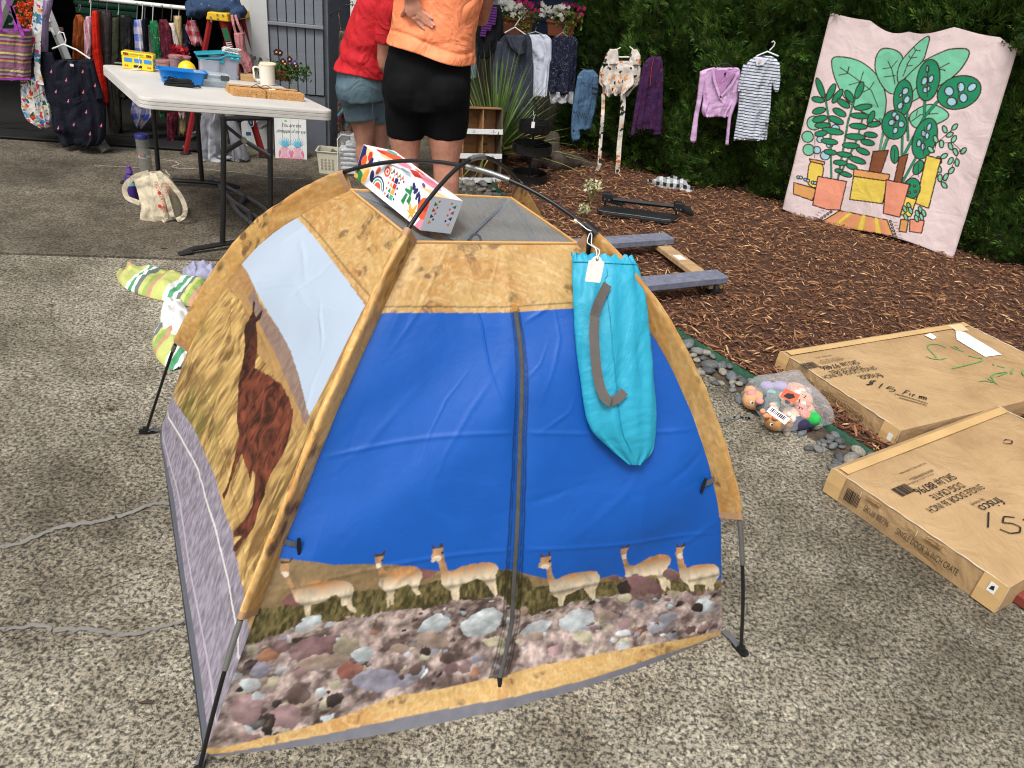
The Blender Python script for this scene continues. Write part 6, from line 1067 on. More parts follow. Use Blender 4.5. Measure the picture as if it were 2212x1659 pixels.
M_hang = mat('white_plastic_hanger', (222, 224, 218), .4, .03); M_hblk = mat('black_plastic_hanger', (30, 30, 31), .45); M_wire = mat('hanger_wire', (150, 152, 155), .35, .05, metal=.6)
def garment(name, label, cat, Y, zf, m, body, sleeves=(), hang=None, group=None, **kw):
    p = V(*zf((body[0][1] + body[0][2]) / 2, body[0][0]), Y); t_ = thing(name, label, cat, p, 0, group)
    cloth_rows(t_, kw.pop('part', 'body'), body, Y, m, zf, **kw)
    for i, s in enumerate(sleeves): cloth_rows(t_, 'sleeve', s, Y - .012, m, zf, depth=.016, fold=.006, k=4, seed=31 + i, n=24, sub=24)
    if hang:
        hm, hook, bar = hang; tube_px(t_, 'hanger_hook', hook, Y, .0028 if hm is not M_hang else .004, hm, zf); tube_px(t_, 'hanger_arms', bar, Y, .0032 if hm is not M_hang else .005, hm, zf)
    return t_
# ---- along the plank fence
GF = 'clothes hung on the fence and hedge'
t_ = garment('black_tee', 'black tee with purple striped ribbon print hung on the fence', 'shirt', 6.36, Z4, cloth('black', (26, 27, 31)), [(40, 350, 450), (80, 262, 468), (200, 240, 470), (300, 262, 472), (420, 280, 410), (475, 295, 375)], group=GF, seed=1)
pm = striped('purple_stripe_ribbon', [(118, 62, 140), (60, 30, 76)], .018)
for i, pts in enumerate((((350, 70, 40), (335, 170, 50), (312, 300, 46)), ((385, 60, 36), (372, 160, 48), (358, 250, 40)), ((408, 50, 40), (405, 120, 46), (402, 205, 24)))):
    MB().ribbon([V(*Z4(x, y), 6.36 - .05 - .004 * i) for x, y, _ in pts], [w_ / 2.074 / 1.82278 / FPX * 5.7 for _, _, w_ in pts], up=(0, -1, 0)).build('printed_ribbon', pm, t_)
garment('pale_jeans', 'pale blue denim jeans hung behind the orange shirt', 'jeans', 6.42, Z4, cloth('pale_denim', (138, 156, 164), .2), [(255, 205, 262), (420, 205, 264), (640, 205, 262)], group=GF, seed=2)
t_ = garment('cowl_sweater', 'slate grey cowl-neck sweater on a white hanger behind the yucca', 'sweater', 6.3, Z4, striped('slate_rib', [(74, 78, 92), (62, 66, 80)], .006), [(280, 500, 690), (320, 452, 712), (500, 405, 722), (700, 385, 725), (900, 480, 722), (965, 540, 675)], [[(340, 430, 480), (600, 385, 450), (940, 400, 450)]], (M_hang, [(600, 130), (618, 150), (600, 178), (575, 215)], [(492, 268), (575, 222), (668, 286)]), GF, seed=3, fold=.014)
cloth_rows(t_, 'cowl_collar', [(288, 500, 668), (330, 505, 668), (380, 530, 665), (438, 600, 660)], 6.25, striped('slate_rib', [(74, 78, 92), (62, 66, 80)], .006), Z4, .035, .008, 4, 8)
for i in range(4): MB().lathe(V(*Z4(655, 345 + 26 * i), 6.20), [(.008, -.002), (.008, .002)], 10, M=Matrix.Rotation(PI / 2, 3, 'X')).build('button', M_hblk, t_, True)
garment('white_tee', 'plain white tee hung between the grey sweater and the navy blouse', 'shirt', 6.34, Z4, cloth('white', (212, 216, 232), .05), [(282, 600, 830), (310, 560, 872), (470, 690, 894), (505, 715, 866), (790, 722, 838)], (), (M_wire, [(750, 225), (742, 255)], [(685, 275), (745, 258), (815, 285)]), GF, seed=4)
t_ = garment('navy_blouse', 'navy patterned sleeveless blouse with a white hem on a clear hanger', 'blouse', 6.3, Z4, floral('navy_print', (30, 34, 56), [(86, 90, 108), (30, 34, 56), (110, 112, 124), (44, 46, 70)], 60, .38, (1, 1, 2)), [(298, 900, 1065), (330, 876, 1092), (500, 872, 1082), (740, 846, 1062), (765, 850, 1060)], (), (M_wire, [(990, 200), (985, 230), (965, 262)], [(915, 300), (965, 264), (1030, 322)]), GF, seed=5)
cloth_rows(t_, 'white_hem', [(748, 852, 1058), (838, 868, 1052)], 6.3, cloth('hem_white', (176, 176, 180)), Z4, .026, .014, 9, 5)
# ---- on the hedge
t_ = garment('blue_sweatshirt', 'faded blue sweatshirt with dark lettering at the left end of the hedge', 'sweatshirt', 6.12, Z4, cloth('faded_blue', (78, 108, 138), .15), [(572, 1130, 1215), (600, 1092, 1250), (760, 1080, 1245), (900, 1052, 1218), (1060, 1036, 1195)], [[(620, 1086, 1130), (900, 1042, 1090), (1090, 1030, 1110), (1150, 1040, 1104)], [(610, 1212, 1256), (760, 1205, 1254), (900, 1190, 1232), (1060, 1140, 1190)]], None, GF, seed=6)
ink = mat('dark_ink', (38, 46, 62), .9)
for s_, x_, y_, sz in (('PROJECT', 1108, 700, .044), ('MINNIE', 1040, 950, .062)): text(s_, sz, ink, t_, frame(V(*Z4(x_, y_), 6.06), (1, .0, -.06), (0, 0, 1)), 'printed_letters', sx=.72)
for y_ in (718, 762): MB().ribbon([V(*Z4(1204, y_), 6.075), V(*Z4(1230, y_ + 6), 6.068), V(*Z4(1256, y_ + 16), 6.075)], .016, up=(0, -1, 0)).build('sleeve_stripe', ink, t_)
M_fl = floral('orange_floral', (222, 214, 204), [(214, 124, 60), (38, 42, 40), (222, 214, 204), (206, 110, 50), (60, 60, 50), (226, 160, 100)], 26, .40)
t_ = garment('floral_blouse', 'white crop top with orange floral print and two long hanging ties', 'top', 5.98, Z4, M_fl, [(500, 1310, 1590), (560, 1275, 1604), (620, 1262, 1606), (680, 1258, 1600), (715, 1290, 1550), (775, 1292, 1500)], [[(400, 1350, 1415), (440, 1325, 1420), (520, 1290, 1425)], [(405, 1530, 1575), (450, 1520, 1600), (530, 1500, 1604)]], (M_hang, [(1440, 388), (1405, 405)], [(1400, 466), (1510, 466)]), GF, seed=7, fold=.018, k=11)
tube_px(t_, 'hanger_hook', [(1512, 380), (1545, 408), (1560, 412)], 5.97, .004, M_hang, Z4)
for pts, w_ in ((((1296, 765), (1298, 850), (1288, 1000), (1272, 1200), (1262, 1370), (1225, 1425)), .026), (((1458, 765), (1462, 860), (1445, 1010), (1425, 1220), (1412, 1440)), .036)):
    Q = smooth_path([V(*Z4(*p), 5.93) for p in pts], 30, 1); Q[:, 1] += .008 * np.sin(np.arange(30) * .5); o = MB().ribbon([tuple(q) for q in Q], w_, up=(0.2, -1, 0)).build('tie', M_fl, t_); o.modifiers.new('c', 'SOLIDIFY').thickness = .002
M_pz = floral('purple_heather', (54, 36, 74), [(40, 30, 62), (66, 38, 76), (110, 40, 66), (48, 34, 84)], 120, .6, (.5, .5, 3))
t_ = garment('purple_zip_top', 'dark purple heathered long-sleeved zip top with red seams on the hedge', 'top', 5.9, Z4, M_pz, [(462, 1690, 1765), (490, 1640, 1784), (700, 1608, 1786), (1055, 1548, 1776)], [[(520, 1625, 1665), (800, 1565, 1610), (1115, 1518, 1550)], [(560, 1740, 1788), (900, 1720, 1782), (1108, 1698, 1766)]], None, GF, seed=8)
MB().tube([V(*Z4(*p), 5.845) for p in ((1710, 475), (1690, 560), (1680, 700))], .0025, 6).build('zip_seam', mat('red_thread', (170, 44, 56), .8), t_)
M_pk = cloth('pink_knit', (206, 168, 208), .06)
t_ = garment('pink_wrap_top', 'lilac pink long-sleeved wrap top on a hanger on the hedge', 'top', 5.66, Z5, M_pk, [(462, 560, 850), (490, 440, 872), (620, 450, 862), (820, 462, 852), (935, 440, 762), (990, 470, 745)], [[(500, 432, 505), (800, 398, 452), (1000, 362, 412), (1272, 318, 388)], [(600, 800, 862), (800, 775, 842), (1000, 736, 770), (1305, 706, 742)]], (M_hblk, [(690, 390), (705, 400), (705, 418)], [(590, 470), (650, 420), (740, 415), (830, 490)]), GF, seed=9, fold=.007)
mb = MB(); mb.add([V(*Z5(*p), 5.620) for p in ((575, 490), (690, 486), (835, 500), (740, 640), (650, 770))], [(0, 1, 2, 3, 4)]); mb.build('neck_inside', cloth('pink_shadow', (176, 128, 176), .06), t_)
for pts in (((575, 470), (590, 600), (650, 780), (700, 850)), ((860, 490), (780, 640), (650, 785))): MB().ribbon([V(*Z5(*p), 5.614) for p in pts], .016, up=(0, -1, 0)).build('neck_band', M_pk, t_)
MB().box(V(*Z5(706, 528), 5.612), (.012, .002, .018)).build('brand_label', M_hblk, t_)
M_st = striped('navy_white_stripe', [(216, 222, 232), (216, 222, 232), (76, 88, 110)], .0195)
t_ = garment('striped_dress', 'navy and white striped short-sleeved dress on a white hanger on the hedge', 'dress', 5.62, Z5, M_st, [(335, 1050, 1210), (365, 975, 1280), (500, 890, 1285), (640, 856, 1212), (900, 850, 1196), (1245, 796, 1156)], [[(400, 1200, 1296), (560, 1208, 1306), (650, 1214, 1300), (720, 1240, 1286)], [(420, 905, 965), (640, 846, 900), (715, 842, 882)]], (M_hang, [(1212, 185), (1232, 170), (1248, 190), (1235, 225), (1190, 272)], [(1048, 334), (1165, 284), (1285, 335)]), GF, seed=10, fold=.008)
mb = MB(); mb.add([V(*Z5(*p), 5.575) for p in ((1030, 350), (1110, 362), (1185, 350), (1120, 430), (1050, 440))], [(0, 1, 2, 3, 4)]); mb.build('neck_inside', cloth('white', (212, 216, 232), .05), t_)
MB().box(V(*Z5(1082, 392), 5.57), (.014, .002, .022), Matrix.Rotation(.3, 3, 'Y')).build('size_label', mat('label_tan', (206, 180, 160), .8), t_)
# ---- printed cotton tapestry pinned to the hedge
TAPC = {'g': (122, 200, 164), 'e': (36, 138, 98), 'd': (80, 170, 130), 'b': (160, 206, 220), 'y': (232, 204, 92), 's': (232, 152, 124), 't': (222, 162, 98), 'n': (134, 82, 54), 'k': (64, 40, 34), 'p': (224, 208, 206)}
kBL, kBR, kTL, kTR = [np.array(q) for q in ([1.801, 5.523, 0.02], [2.737, 4.867, 0.02], [1.8, 5.66, 1.256], [2.697, 5.02, 1.281])]
nu, nv = 430, 470; U_, V_ = np.meshgrid(np.linspace(0, 1, nu), np.linspace(0, 1, nv), indexing='ij')
TPs = kBL * ((1 - U_) * (1 - V_))[..., None] + kBR * (U_ * (1 - V_))[..., None] + kTL * ((1 - U_) * V_)[..., None] + kTR * (U_ * V_)[..., None]
nrm = np.cross(kBR - kBL, kTL - kBL); nrm /= np.linalg.norm(nrm); nrm *= np.sign(-nrm[1])
wav = .030 * np.sin(U_ * 11 + 1.0 + .6 * np.sin(V_ * 3)) * (.25 + .75 * V_) + .02 * (fbm(U_ * 5, V_ * 4, 3, 55) - .5) + .006 * (fbm(U_ * 16, V_ * 12, 3, 56) - .5)
TPs = TPs + nrm * (wav + .055)[..., None]; TPs[..., 2] += V_ ** 6 * (.03 * np.sin(U_ * 9.5 + .8) - .02 * np.abs(np.sin(U_ * 14))) - (1 - V_) ** 8 * .02 * np.sin(U_ * PI * 2.2)
tc_ = np.broadcast_to(lin((226, 206, 205)), U_.shape + (3,)).copy() * (.96 + .08 * fbm(U_ * 200, V_ * 200, 2, 57))[..., None]
asp = 1.13
for k_, o_, pts in TAP:
    p = [(a / 1000, b / 1000) for a, b in pts]; w_ = abs(o_) * .00052 if o_ < 0 else .0042
    for _ in range(2 if o_ > 1 else 0): p = [q for (a, b), (c, d) in zip(p, p[1:] + p[:1]) for q in ((.75 * a + .25 * c, .75 * b + .25 * d), (.25 * a + .75 * c, .25 * b + .75 * d))]
    o_ = o_ % 2 if o_ > 0 else o_
    xs_ = [a for a, _ in p]; ys_ = [b for _, b in p]; pad = .012
    i0, i1 = max(0, int((min(xs_) - pad) * nu)), min(nu, int((max(xs_) + pad) * nu) + 2); q0, q1 = max(0, int((min(ys_) - pad) * nv)), min(nv, int((max(ys_) + pad) * nv) + 2)
    if i1 <= i0 or q1 <= q0: continue
    s_, t2 = U_[i0:i1, q0:q1], V_[i0:i1, q0:q1]; sub = tc_[i0:i1, q0:q1]
    if o_ < 0:
        d_ = seg_dist([(a, b * asp) for a, b in p], s_, t2 * asp)
        if k_ != 'k': sub[d_ < w_ + .0028] = lin(TAPC['k'])
        sub[d_ < w_] = lin(TAPC[k_])
    else:
        sub[inside(p, s_, t2)] = lin(TAPC[k_])
        if o_: d_ = seg_dist([(a, b * asp) for a, b in p + p[:1]], s_, t2 * asp); sub[d_ < w_ * .8] = lin(TAPC['k'])
tc_ = soft(tc_); hem = (U_ < .008) | (U_ > .992) | (V_ < .008); tc_[hem] *= .82
o = gridmesh('tapestry', TPs, attr_mat('cotton_print', .85, 700, .15, .0008, .2, .12, wr=.5), None, tc_); tag(o, 'pale pink cotton tapestry printed with potted houseplants hung on the hedge', 'tapestry')
vs, F, cc = sprays(12000, 1.6, 4.6, 1.7, .05, 8, .10)
zok = (vs[:, 0, 2] > 1.245 + .045 * np.sin(vs[:, 0, 0] * 11)); vs = vs[zok]; cc = cc[zok]; nF = len(vs); fs = F[:5]
soup('overhanging_foliage', vs, (np.arange(nF)[:, None, None] * 20 + fs[None]).reshape(-1, 4), cc, 20, leaf_mat('arborvitae_leaf'), hedge, 'stuff')
# ================================================================== rack of clothes between two stepladders
RY = 5.42
p0, p1 = V(*Z1(760, -35), RY), V(*Z2(760, 74), RY); pd = (p1 - p0).normalized()
o = MB().tube([p0 - pd * .45, p1 + pd * .12], .0125, 12).build('clothes_pole', mat('white_pole', (228, 228, 222), .4, .04), None, True); tag(o, 'white pole laid between two stepladders as a clothes rail', 'clothes rail')
GR = 'clothes on the rail in the garage doorway'
def rail_hook(t_, zf, x, y, yp, m=M_wire, Y=RY): tube_px(t_, 'hanger_hook', [(x - 8, yp + 6), (x - 4, yp - 14), (x + 8, yp - 16), (x + 10, yp + 4), (x + 2, y)], Y, .0028, m, zf, 6)
W = cloth
M_lace = floral('burgundy_lace', (92, 30, 46), [(70, 20, 34), (120, 50, 66), (96, 34, 50)], 60, .5); M_grn = floral('green_bandana', (38, 116, 72), [(170, 196, 176), (38, 116, 72), (30, 96, 60), (38, 116, 72)], 42, .24)
RACK = [
 ('rust_top', 'rust orange top at the left end of the clothes rail', 'top', Z1, W('rust', (150, 78, 34)), [(148, 775, 800), (200, 745, 850), (400, 738, 862), (645, 745, 872)], (800, 90, 60), .0),
 ('pink_striped_top', 'pink and white striped top beside the red cardigan', 'top', Z1, striped('pink_pinstripe', [(206, 150, 168), (206, 150, 168), (226, 206, 210)], .03, 'X'), [(165, 872, 915), (225, 850, 930), (560, 862, 926), (600, 880, 920)], (905, 160, 20), -.02),
 ('red_cardigan', 'bright red long cardigan on the clothes rail', 'cardigan', Z1, W('scarlet', (206, 40, 22), .08), [(108, 940, 975), (150, 926, 988), (500, 940, 1012), (900, 972, 1072), (1055, 1000, 1078)], (980, 100, 5), -.05),
 ('charcoal_leggings', 'long charcoal brown leggings on the clothes rail', 'leggings', Z1, W('charcoal', (66, 58, 58)), [(105, 988, 1110), (200, 985, 1125), (600, 1028, 1115), (900, 1068, 1132), (1300, 1108, 1182), (1440, 1145, 1218)], (1070, 95, 10), .0),
 ('olive_trousers', 'dark olive trousers beside the charcoal leggings', 'trousers', Z1, W('olive', (58, 60, 46), .3), [(175, 1125, 1200), (400, 1115, 1205), (800, 1120, 1198), (1325, 1150, 1226)], (1185, 150, 25), .02),
 ('black_puffer', 'black camouflage puffer jacket on the clothes rail', 'jacket', Z1, floral('black_camo', (34, 34, 34), [(52, 50, 46), (26, 26, 27), (62, 60, 54), (30, 30, 30)], 22, .5), [(150, 1190, 1310), (250, 1185, 1345), (500, 1200, 1342), (780, 1208, 1345), (985, 1200, 1310)], (1262, 130, 28), .03),
 ('plaid_shirt', 'blue and white plaid shirt hanging low behind the table', 'shirt', Z1, plaid('blue_plaid', (218, 208, 212), (96, 120, 196), .085), [(198, 1352, 1420), (300, 1346, 1440), (560, 1370, 1510), (900, 1366, 1532), (1150, 1340, 1550), (1275, 1375, 1430)], (1372, 190, 45), -.04),
 ('dotted_dress', 'narrow black dress with white spots on the clothes rail', 'dress', Z1, floral('black_spots', (24, 24, 30), [(200, 200, 205), (24, 24, 30), (24, 24, 30)], 24, .3), [(190, 1438, 1475), (300, 1440, 1482), (555, 1455, 1492)], (1425, 180, 50), -.05),
 ('light_blue_shirt', 'plain pale blue shirt between the spotted dress and peach top', 'shirt', Z1, W('pale_blue', (158, 176, 214)), [(255, 1470, 1500), (560, 1490, 1538), (1100, 1528, 1566)], (1430, 200, 50), -.01),
 ('peach_top', 'narrow peach patterned top beside the green shirt', 'top', Z1, floral('peach_print', (206, 140, 118), [(226, 176, 150), (206, 140, 118)], 50, .3), [(288, 1490, 1520), (560, 1530, 1562), (1220, 1552, 1576)], (1450, 220, 50), .0),
 ('green_shirt', 'green bandana-print shirt on the clothes rail', 'shirt', Z1, M_grn, [(208, 1512, 1570), (280, 1505, 1606), (590, 1558, 1632), (1175, 1618, 1672)], (1530, 205, 60), -.03),
 ('burgundy_lace_top', 'burgundy lace top with a fringed hem on the clothes rail', 'top', Z1, M_lace, [(195, 1608, 1668), (280, 1596, 1722), (590, 1640, 1752), (1100, 1678, 1790), (1440, 1690, 1755)], (1625, 190, 70), -.04),
 ('red_floral_top', 'white top with red flowers beside the burgundy lace', 'top', Z2, floral('red_floral', (222, 212, 204), [(196, 44, 44), (222, 212, 204), (222, 212, 204), (206, 90, 80)], 18, .34), [(188, 538, 588), (300, 560, 622), (440, 600, 656), (960, 640, 682)], (565, 150, 60), -.01),
 ('khaki_skirt', 'pale khaki skirt clipped on the clothes rail', 'skirt', Z2, W('khaki', (188, 168, 122)), [(128, 592, 648), (300, 602, 662), (450, 640, 668), (1092, 640, 690)], (625, 125, 66), .02),
 ('navy_printed_top', 'narrow navy top with white print beside the ladder', 'top', Z2, floral('navy_white_print', (26, 30, 52), [(190, 190, 196), (26, 30, 52), (26, 30, 52)], 34, .3), [(198, 672, 722), (300, 672, 724), (475, 682, 722)], (700, 180, 72), .0),
 ('pink_plaid_shirt', 'pink and red plaid shirt at the right end of the clothes rail', 'shirt', Z2, plaid('pink_plaid', (214, 170, 176), (176, 60, 72), .06), [(168, 705, 765), (230, 692, 792), (365, 740, 838)], (730, 160, 74), -.03)]
for i, (nm, lb, ct, zf, m_, rows, (hx, hy, yp), dy) in enumerate(RACK):
    t_ = garment(nm, lb, ct, RY + dy, zf, m_, rows, (), None, GR, seed=40 + i, depth=.022, fold=.024, k=7.5); rail_hook(t_, zf, hx, hy + 20, yp, [M_wire, M_hang, M_hblk][i % 3], RY + dy)
t_ = bpy.data.objects['burgundy_lace_top']
for i in range(14): x = 1660 + i * 7; MB().tube([V(*Z1(x, 1405 + 12 * math.sin(i)), RY - .07), V(*Z1(x - 4, 1450 + 10 * math.cos(i * 2)), RY - .07)], .0025, 5).build('fringe', M_lace, t_)
# ---- red fibreglass stepladder, side on
sl = thing('red_stepladder', 'red fibreglass stepladder with a yellow top cap', 'stepladder', G(500, 342)); M_red = mat('red_fibreglass', (138, 26, 28), .5, .12, 6, 80, .15); M_ycap = mat('yellow_cap', (222, 178, 34), .45, .05)
LY = 5.22; topc = V(*Z2(935, 150), LY)
def rail(a, b, w_=.042, nm='rail', m_=M_red): return MB().tube([a, b], [(w_ * .35, w_ / 2 * .9)] * 2, 4, side=(0, 1, 0)).build(nm, m_, sl, bevel=.003)
legsL, legsR = G(*Z2(685, 1262)), G(*Z2(1325, 1290))
aL, aR = V(*Z2(885, 170), LY), V(*Z2(985, 170), LY)
dk = Vector((.02, .30, 0))
for dy in (Vector((0, 0, 0)), dk):
    rail(aL + dy, legsL + dy); rail(aR + dy, legsR + dy, .055)
    for f_ in (legsL, legsR): MB().box(f_ + dy + Vector((0, 0, .008)), (.055, .05, .016)).build('rubber_foot', M_tyre, sl, bevel=.003); MB().lathe(f_ + dy + Vector((0.005, -.028, .06)), [(.007, -.002), (.007, .002)], 10, M=Matrix.Rotation(PI / 2, 3, 'X')).build('rivet', M_fer, sl, True)
for k_ in (.28, .52, .76): c = aR.lerp(legsR, k_) + dk / 2; MB().box(c, (.075, .30, .02)).build('step', mat('ladder_step', (120, 122, 124), .5, .1, metal=.4), sl, bevel=.003)
for k_ in (.5, .85): c = aL.lerp(legsL, k_) + dk / 2; MB().box(c, (.02, .30, .02)).build('rear_brace', mat('ladder_step', (120, 122, 124), .5, .1, metal=.4), sl)
capm = [V(*Z2(*p), LY - .03) for p in ((862, 96), (1022, 112), (1036, 180), (850, 160))]
mb = MB(); bk = Vector((.02, .36, .0)); mb.add(capm + [p + bk for p in capm], [(3, 2, 1, 0), (4, 5, 6, 7), (0, 1, 5, 4), (1, 2, 6, 5), (2, 3, 7, 6), (3, 0, 4, 7)]); cp = mb.build('top_cap', M_ycap, sl, bevel=.006)
for x, y in ((890, 140), (945, 120), (950, 155), (990, 125), (895, 172)): MB().lathe(V(*Z2(x, y), LY - .032), [(.006, -.003), (.006, .003)], 8, M=Matrix.Rotation(PI / 2, 3, 'X')).build('rivet', M_fer, cp, True)
c = V(*Z2(1018, 285), LY - .032); Rl = frame(c, (aR - legsR).normalized().cross(Vector((0, -1, 0))) * -1, (aR - legsR))
MB().prism([(-.018, -.035), (.018, -.035), (.018, .04), (-.018, .04)], Rl, .001).build('rating_label', mat('green_label', (26, 104, 66), .5), sl)
text('225lb', .016, mat('white_print', (190, 200, 195), .6), sl, Rl @ Matrix.Translation((-.017, .018, .0018)), sx=.8); text('102kg', .015, mat('white_print', (190, 200, 195), .6), sl, Rl @ Matrix.Translation((-.017, -.004, .0018)), sx=.8)
for k_ in range(3): MB().box(Rl @ Vector((0, -.046 - .012 * k_, .0)), (.036, .002, .006), Rl.to_3x3() @ Matrix.Rotation(PI / 2, 3, 'X')).build('label_strip', mat('white_card', (205, 205, 203), .6), sl)
c = V(*Z2(1232, 962), LY - .20); c = aR.lerp(legsR, .70) + Vector((0, -.032, 0)); Rl = frame(c, Vector((.96, 0, .1)), (aR - legsR))
MB().prism([(.022 * math.cos(q), .044 * math.sin(q)) for q in np.linspace(0, 2 * PI, 22)[:-1]], Rl, .001).build('maker_badge', mat('white_card', (205, 205, 203), .6), sl); MB().prism([(.018 * math.cos(q), .039 * math.sin(q)) for q in np.linspace(0, 2 * PI, 22)[:-1]], Rl @ Matrix.Translation((0, 0, .001)), .0006).build('maker_badge', mat('badge_blue', (30, 60, 116), .5), sl)
text('WERNER', .017, mat('white_print', (190, 200, 195), .6), sl, Rl @ Matrix.Translation((-.0065, .033, .0022)) @ Matrix.Rotation(-PI / 2, 4, 'Z'), sx=.8)
# denim heap over the cap, pink shoulder bag, silver drape, dark jeans
t_ = thing('denim_shorts', 'splatter-washed dark denim shorts draped over the ladder top', 'shorts', topc); mb = MB()
mb.tube([V(*Z2(x, y), LY + .12) for x, y in ((735, 95), (790, 55), (880, 45), (980, 40), (1070, 60), (1130, 105))], [(.05, .07), (.062, .10), (.058, .12), (.06, .12), (.062, .10), (.045, .07)], 14, side=(0, 0, 1)); mb.tube([V(*Z2(*p), LY + .04) for p in ((740, 70), (738, 120), (750, 135))], [(.03, .06), (.03, .07), (.02, .06)], 10); mb.tube([V(*Z2(*p), LY + .04) for p in ((1100, 70), (1135, 115), (1140, 145))], [(.045, .06), (.045, .07), (.02, .06)], 10)
o = hull_remesh('denim', mb, floral('dark_denim', (52, 72, 102), [(52, 72, 102), (44, 60, 88), (150, 160, 176), (60, 82, 112)], 40, .16), t_, .009, 2)
dm = o.modifiers.new('folds', 'DISPLACE'); tx_ = bpy.data.textures.new('folds', 'CLOUDS'); tx_.noise_scale = .05; dm.texture = tx_; dm.strength = .035; dm.mid_level = .5
M_dp = cloth('dusty_pink', (176, 116, 118), .12)
t_ = garment('pink_shoulder_bag', 'dusty pink fabric shoulder bag hanging from the red stepladder', 'bag', LY - .04, Z2, M_dp, [(268, 1082, 1166), (330, 1090, 1166), (420, 1112, 1180), (500, 1132, 1222), (560, 1170, 1246), (592, 1196, 1240)], (), None, None, seed=61, depth=.03, fold=.014, k=4)
for a_ in ((1062, 1098), (1090, 1150)): MB().ribbon([V(*Z2(a_[0], 120), LY - .05), V(*Z2((a_[0] + a_[1]) / 2 - 4, 200), LY - .07), V(*Z2(a_[1], 280), LY - .06)], .016, up=(0, -1, 0)).build('shoulder_strap', M_dp, t_)
M_sil = mat('silver_satin', (150, 152, 160), .45, .15, 6, 120, .2)
garment('silver_curtain', 'silver grey satin curtain pooling on the concrete under the table', 'curtain', 5.16, Z2, M_sil, [(880, 815, 1000), (1000, 815, 980), (1150, 810, 1010), (1265, 815, 1030), (1298, 830, 1180)], (), None, None, seed=63, depth=.05, fold=.035, k=7)
garment('satin_sleeve', 'folded silver grey satin panel beside the curtain, hem on the ground', 'curtain', 5.14, Z2, M_sil, [(900, 1010, 1080), (1050, 1040, 1120), (1200, 1070, 1170), (1300, 1080, 1200)], (), None, None, seed=64, depth=.04, fold=.02, k=5)
garment('sequin_top', 'black sequined top hanging under the far table edge', 'top', 5.16, Z2, floral('black_sequin', (20, 20, 24), [(160, 160, 168), (20, 20, 24), (20, 20, 24), (60, 60, 66)], 70, .3), [(900, 1075, 1170), (990, 1090, 1170)], (), None, None, seed=65, depth=.03)
# ---- aluminium stepladder at the left with things hung on it
al = thing('aluminium_stepladder', 'aluminium stepladder at the garage door hung with bags', 'stepladder', G(225, 333)); M_al = mat('aluminium', (168, 170, 168), .4, .12, 10, 60, .1, metal=.55)
ft = G(*Z1(1045, 1530)); tp = V(*Z1(405, -60), 5.1); ft2 = V(*Z1(-420, 1500), 5.05); ft2.z = 0.; tp2 = V(*Z1(110, -60), 5.1); dk2 = Vector((-.075, .12, 0))
def arail(a, b): return MB().tube([a, b], [(.016, .030)] * 2, 4, side=(0, 1, 0)).build('rail', M_al, al, bevel=.003)
for dv in (Vector((0, 0, 0)), dk2): arail(tp + dv, ft + dv + Vector((0, 0, .03))); arail(tp2 + dv, ft2 + dv)
for k_ in (.22, .46, .7): MB().box(tp.lerp(ft, k_) + dk2 / 2, (.06, .09, .02)).build('step', M_al, al, bevel=.002)
for k_ in (.06, .14, .22): MB().box(tp.lerp(ft, k_) + Vector((.0, -.0245, 0)), (.02, .001, .045), Matrix.Rotation(-.38, 3, 'Y')).build('warning_label', mat('pale_label', (196, 196, 190), .6, .3, 60), al)
MB().tube([ft + Vector((-.02, 0, .075)), ft + Vector((0, 0, .035)), ft + Vector((.03, -.01, .008))], [(.03, .035), (.034, .04), (.03, .045)], 8).build('foot_boot', mat('grey_rubber_foot', (92, 94, 90), .6, .3, 40), al, True)
HY = 4.90
M_tro = floral('tropical_print', (222, 220, 214), [(52, 118, 56), (70, 130, 186), (206, 62, 110), (222, 220, 214), (222, 150, 50), (40, 96, 60), (206, 70, 60), (110, 160, 206)], 34, .47)
t_ = garment('floral_hobo_bag', 'white hobo bag with tropical flower print hanging at the left', 'bag', HY, Z1, M_tro, [(785, 228, 440), (860, 215, 448), (960, 214, 460), (1090, 216, 522), (1190, 285, 522), (1268, 440, 505)], (), None, None, seed=70, depth=.05, fold=.016, k=4)
for pts, w_ in ((((375, -20), (350, 200), (315, 450), (265, 700), (245, 800)), .030), (((402, -20), (395, 200), (380, 450), (372, 700), (395, 850)), .032)): MB().ribbon([V(*Z1(*p), HY - .035) for p in pts], [w_, w_ * .95, w_, w_ * 1.1, w_ * 1.7], up=(.15, -1, 0)).build('shoulder_strap', M_tro, t_)
MB().tube([V(*Z1(*p), HY - .055) for p in ((255, 1005), (340, 985), (445, 925))], .002, 5).build('zip_line', M_hblk, t_)
M_tot = striped('sunset_stripe', [(156, 92, 124), (120, 92, 116), (176, 152, 92), (138, 62, 92), (156, 134, 144), (112, 84, 108), (186, 180, 110), (146, 84, 112), (130, 108, 124)], .10)
t_ = garment('striped_beach_tote', 'purple striped woven beach tote at the left edge of the picture', 'tote', HY - .06, Z1, M_tot, [(295, -120, 306), (330, -122, 306), (600, -124, 304), (760, -118, 300), (798, -110, 292)], (), None, None, seed=71, depth=.05, fold=.006, k=3)
M_ps = cloth('purple_webbing', (142, 62, 150))
for pts in (((65, -20), (130, 130), (190, 260), (240, 385)), ((-10, -20), (5, 150), (-5, 300)), ((120, 60), (150, 200), (165, 320))): MB().ribbon([V(*Z1(*p), HY - .125) for p in pts], .022, up=(0, -1, 0)).build('tote_handle', M_ps, t_)
for y in (302, 792): MB().ribbon([V(*Z1(-120, y), HY - .118), V(*Z1(100, y + 2), HY - .122), V(*Z1(304, y), HY - .118)], .012, up=(0, -1, 0)).build('tote_binding', M_ps, t_)
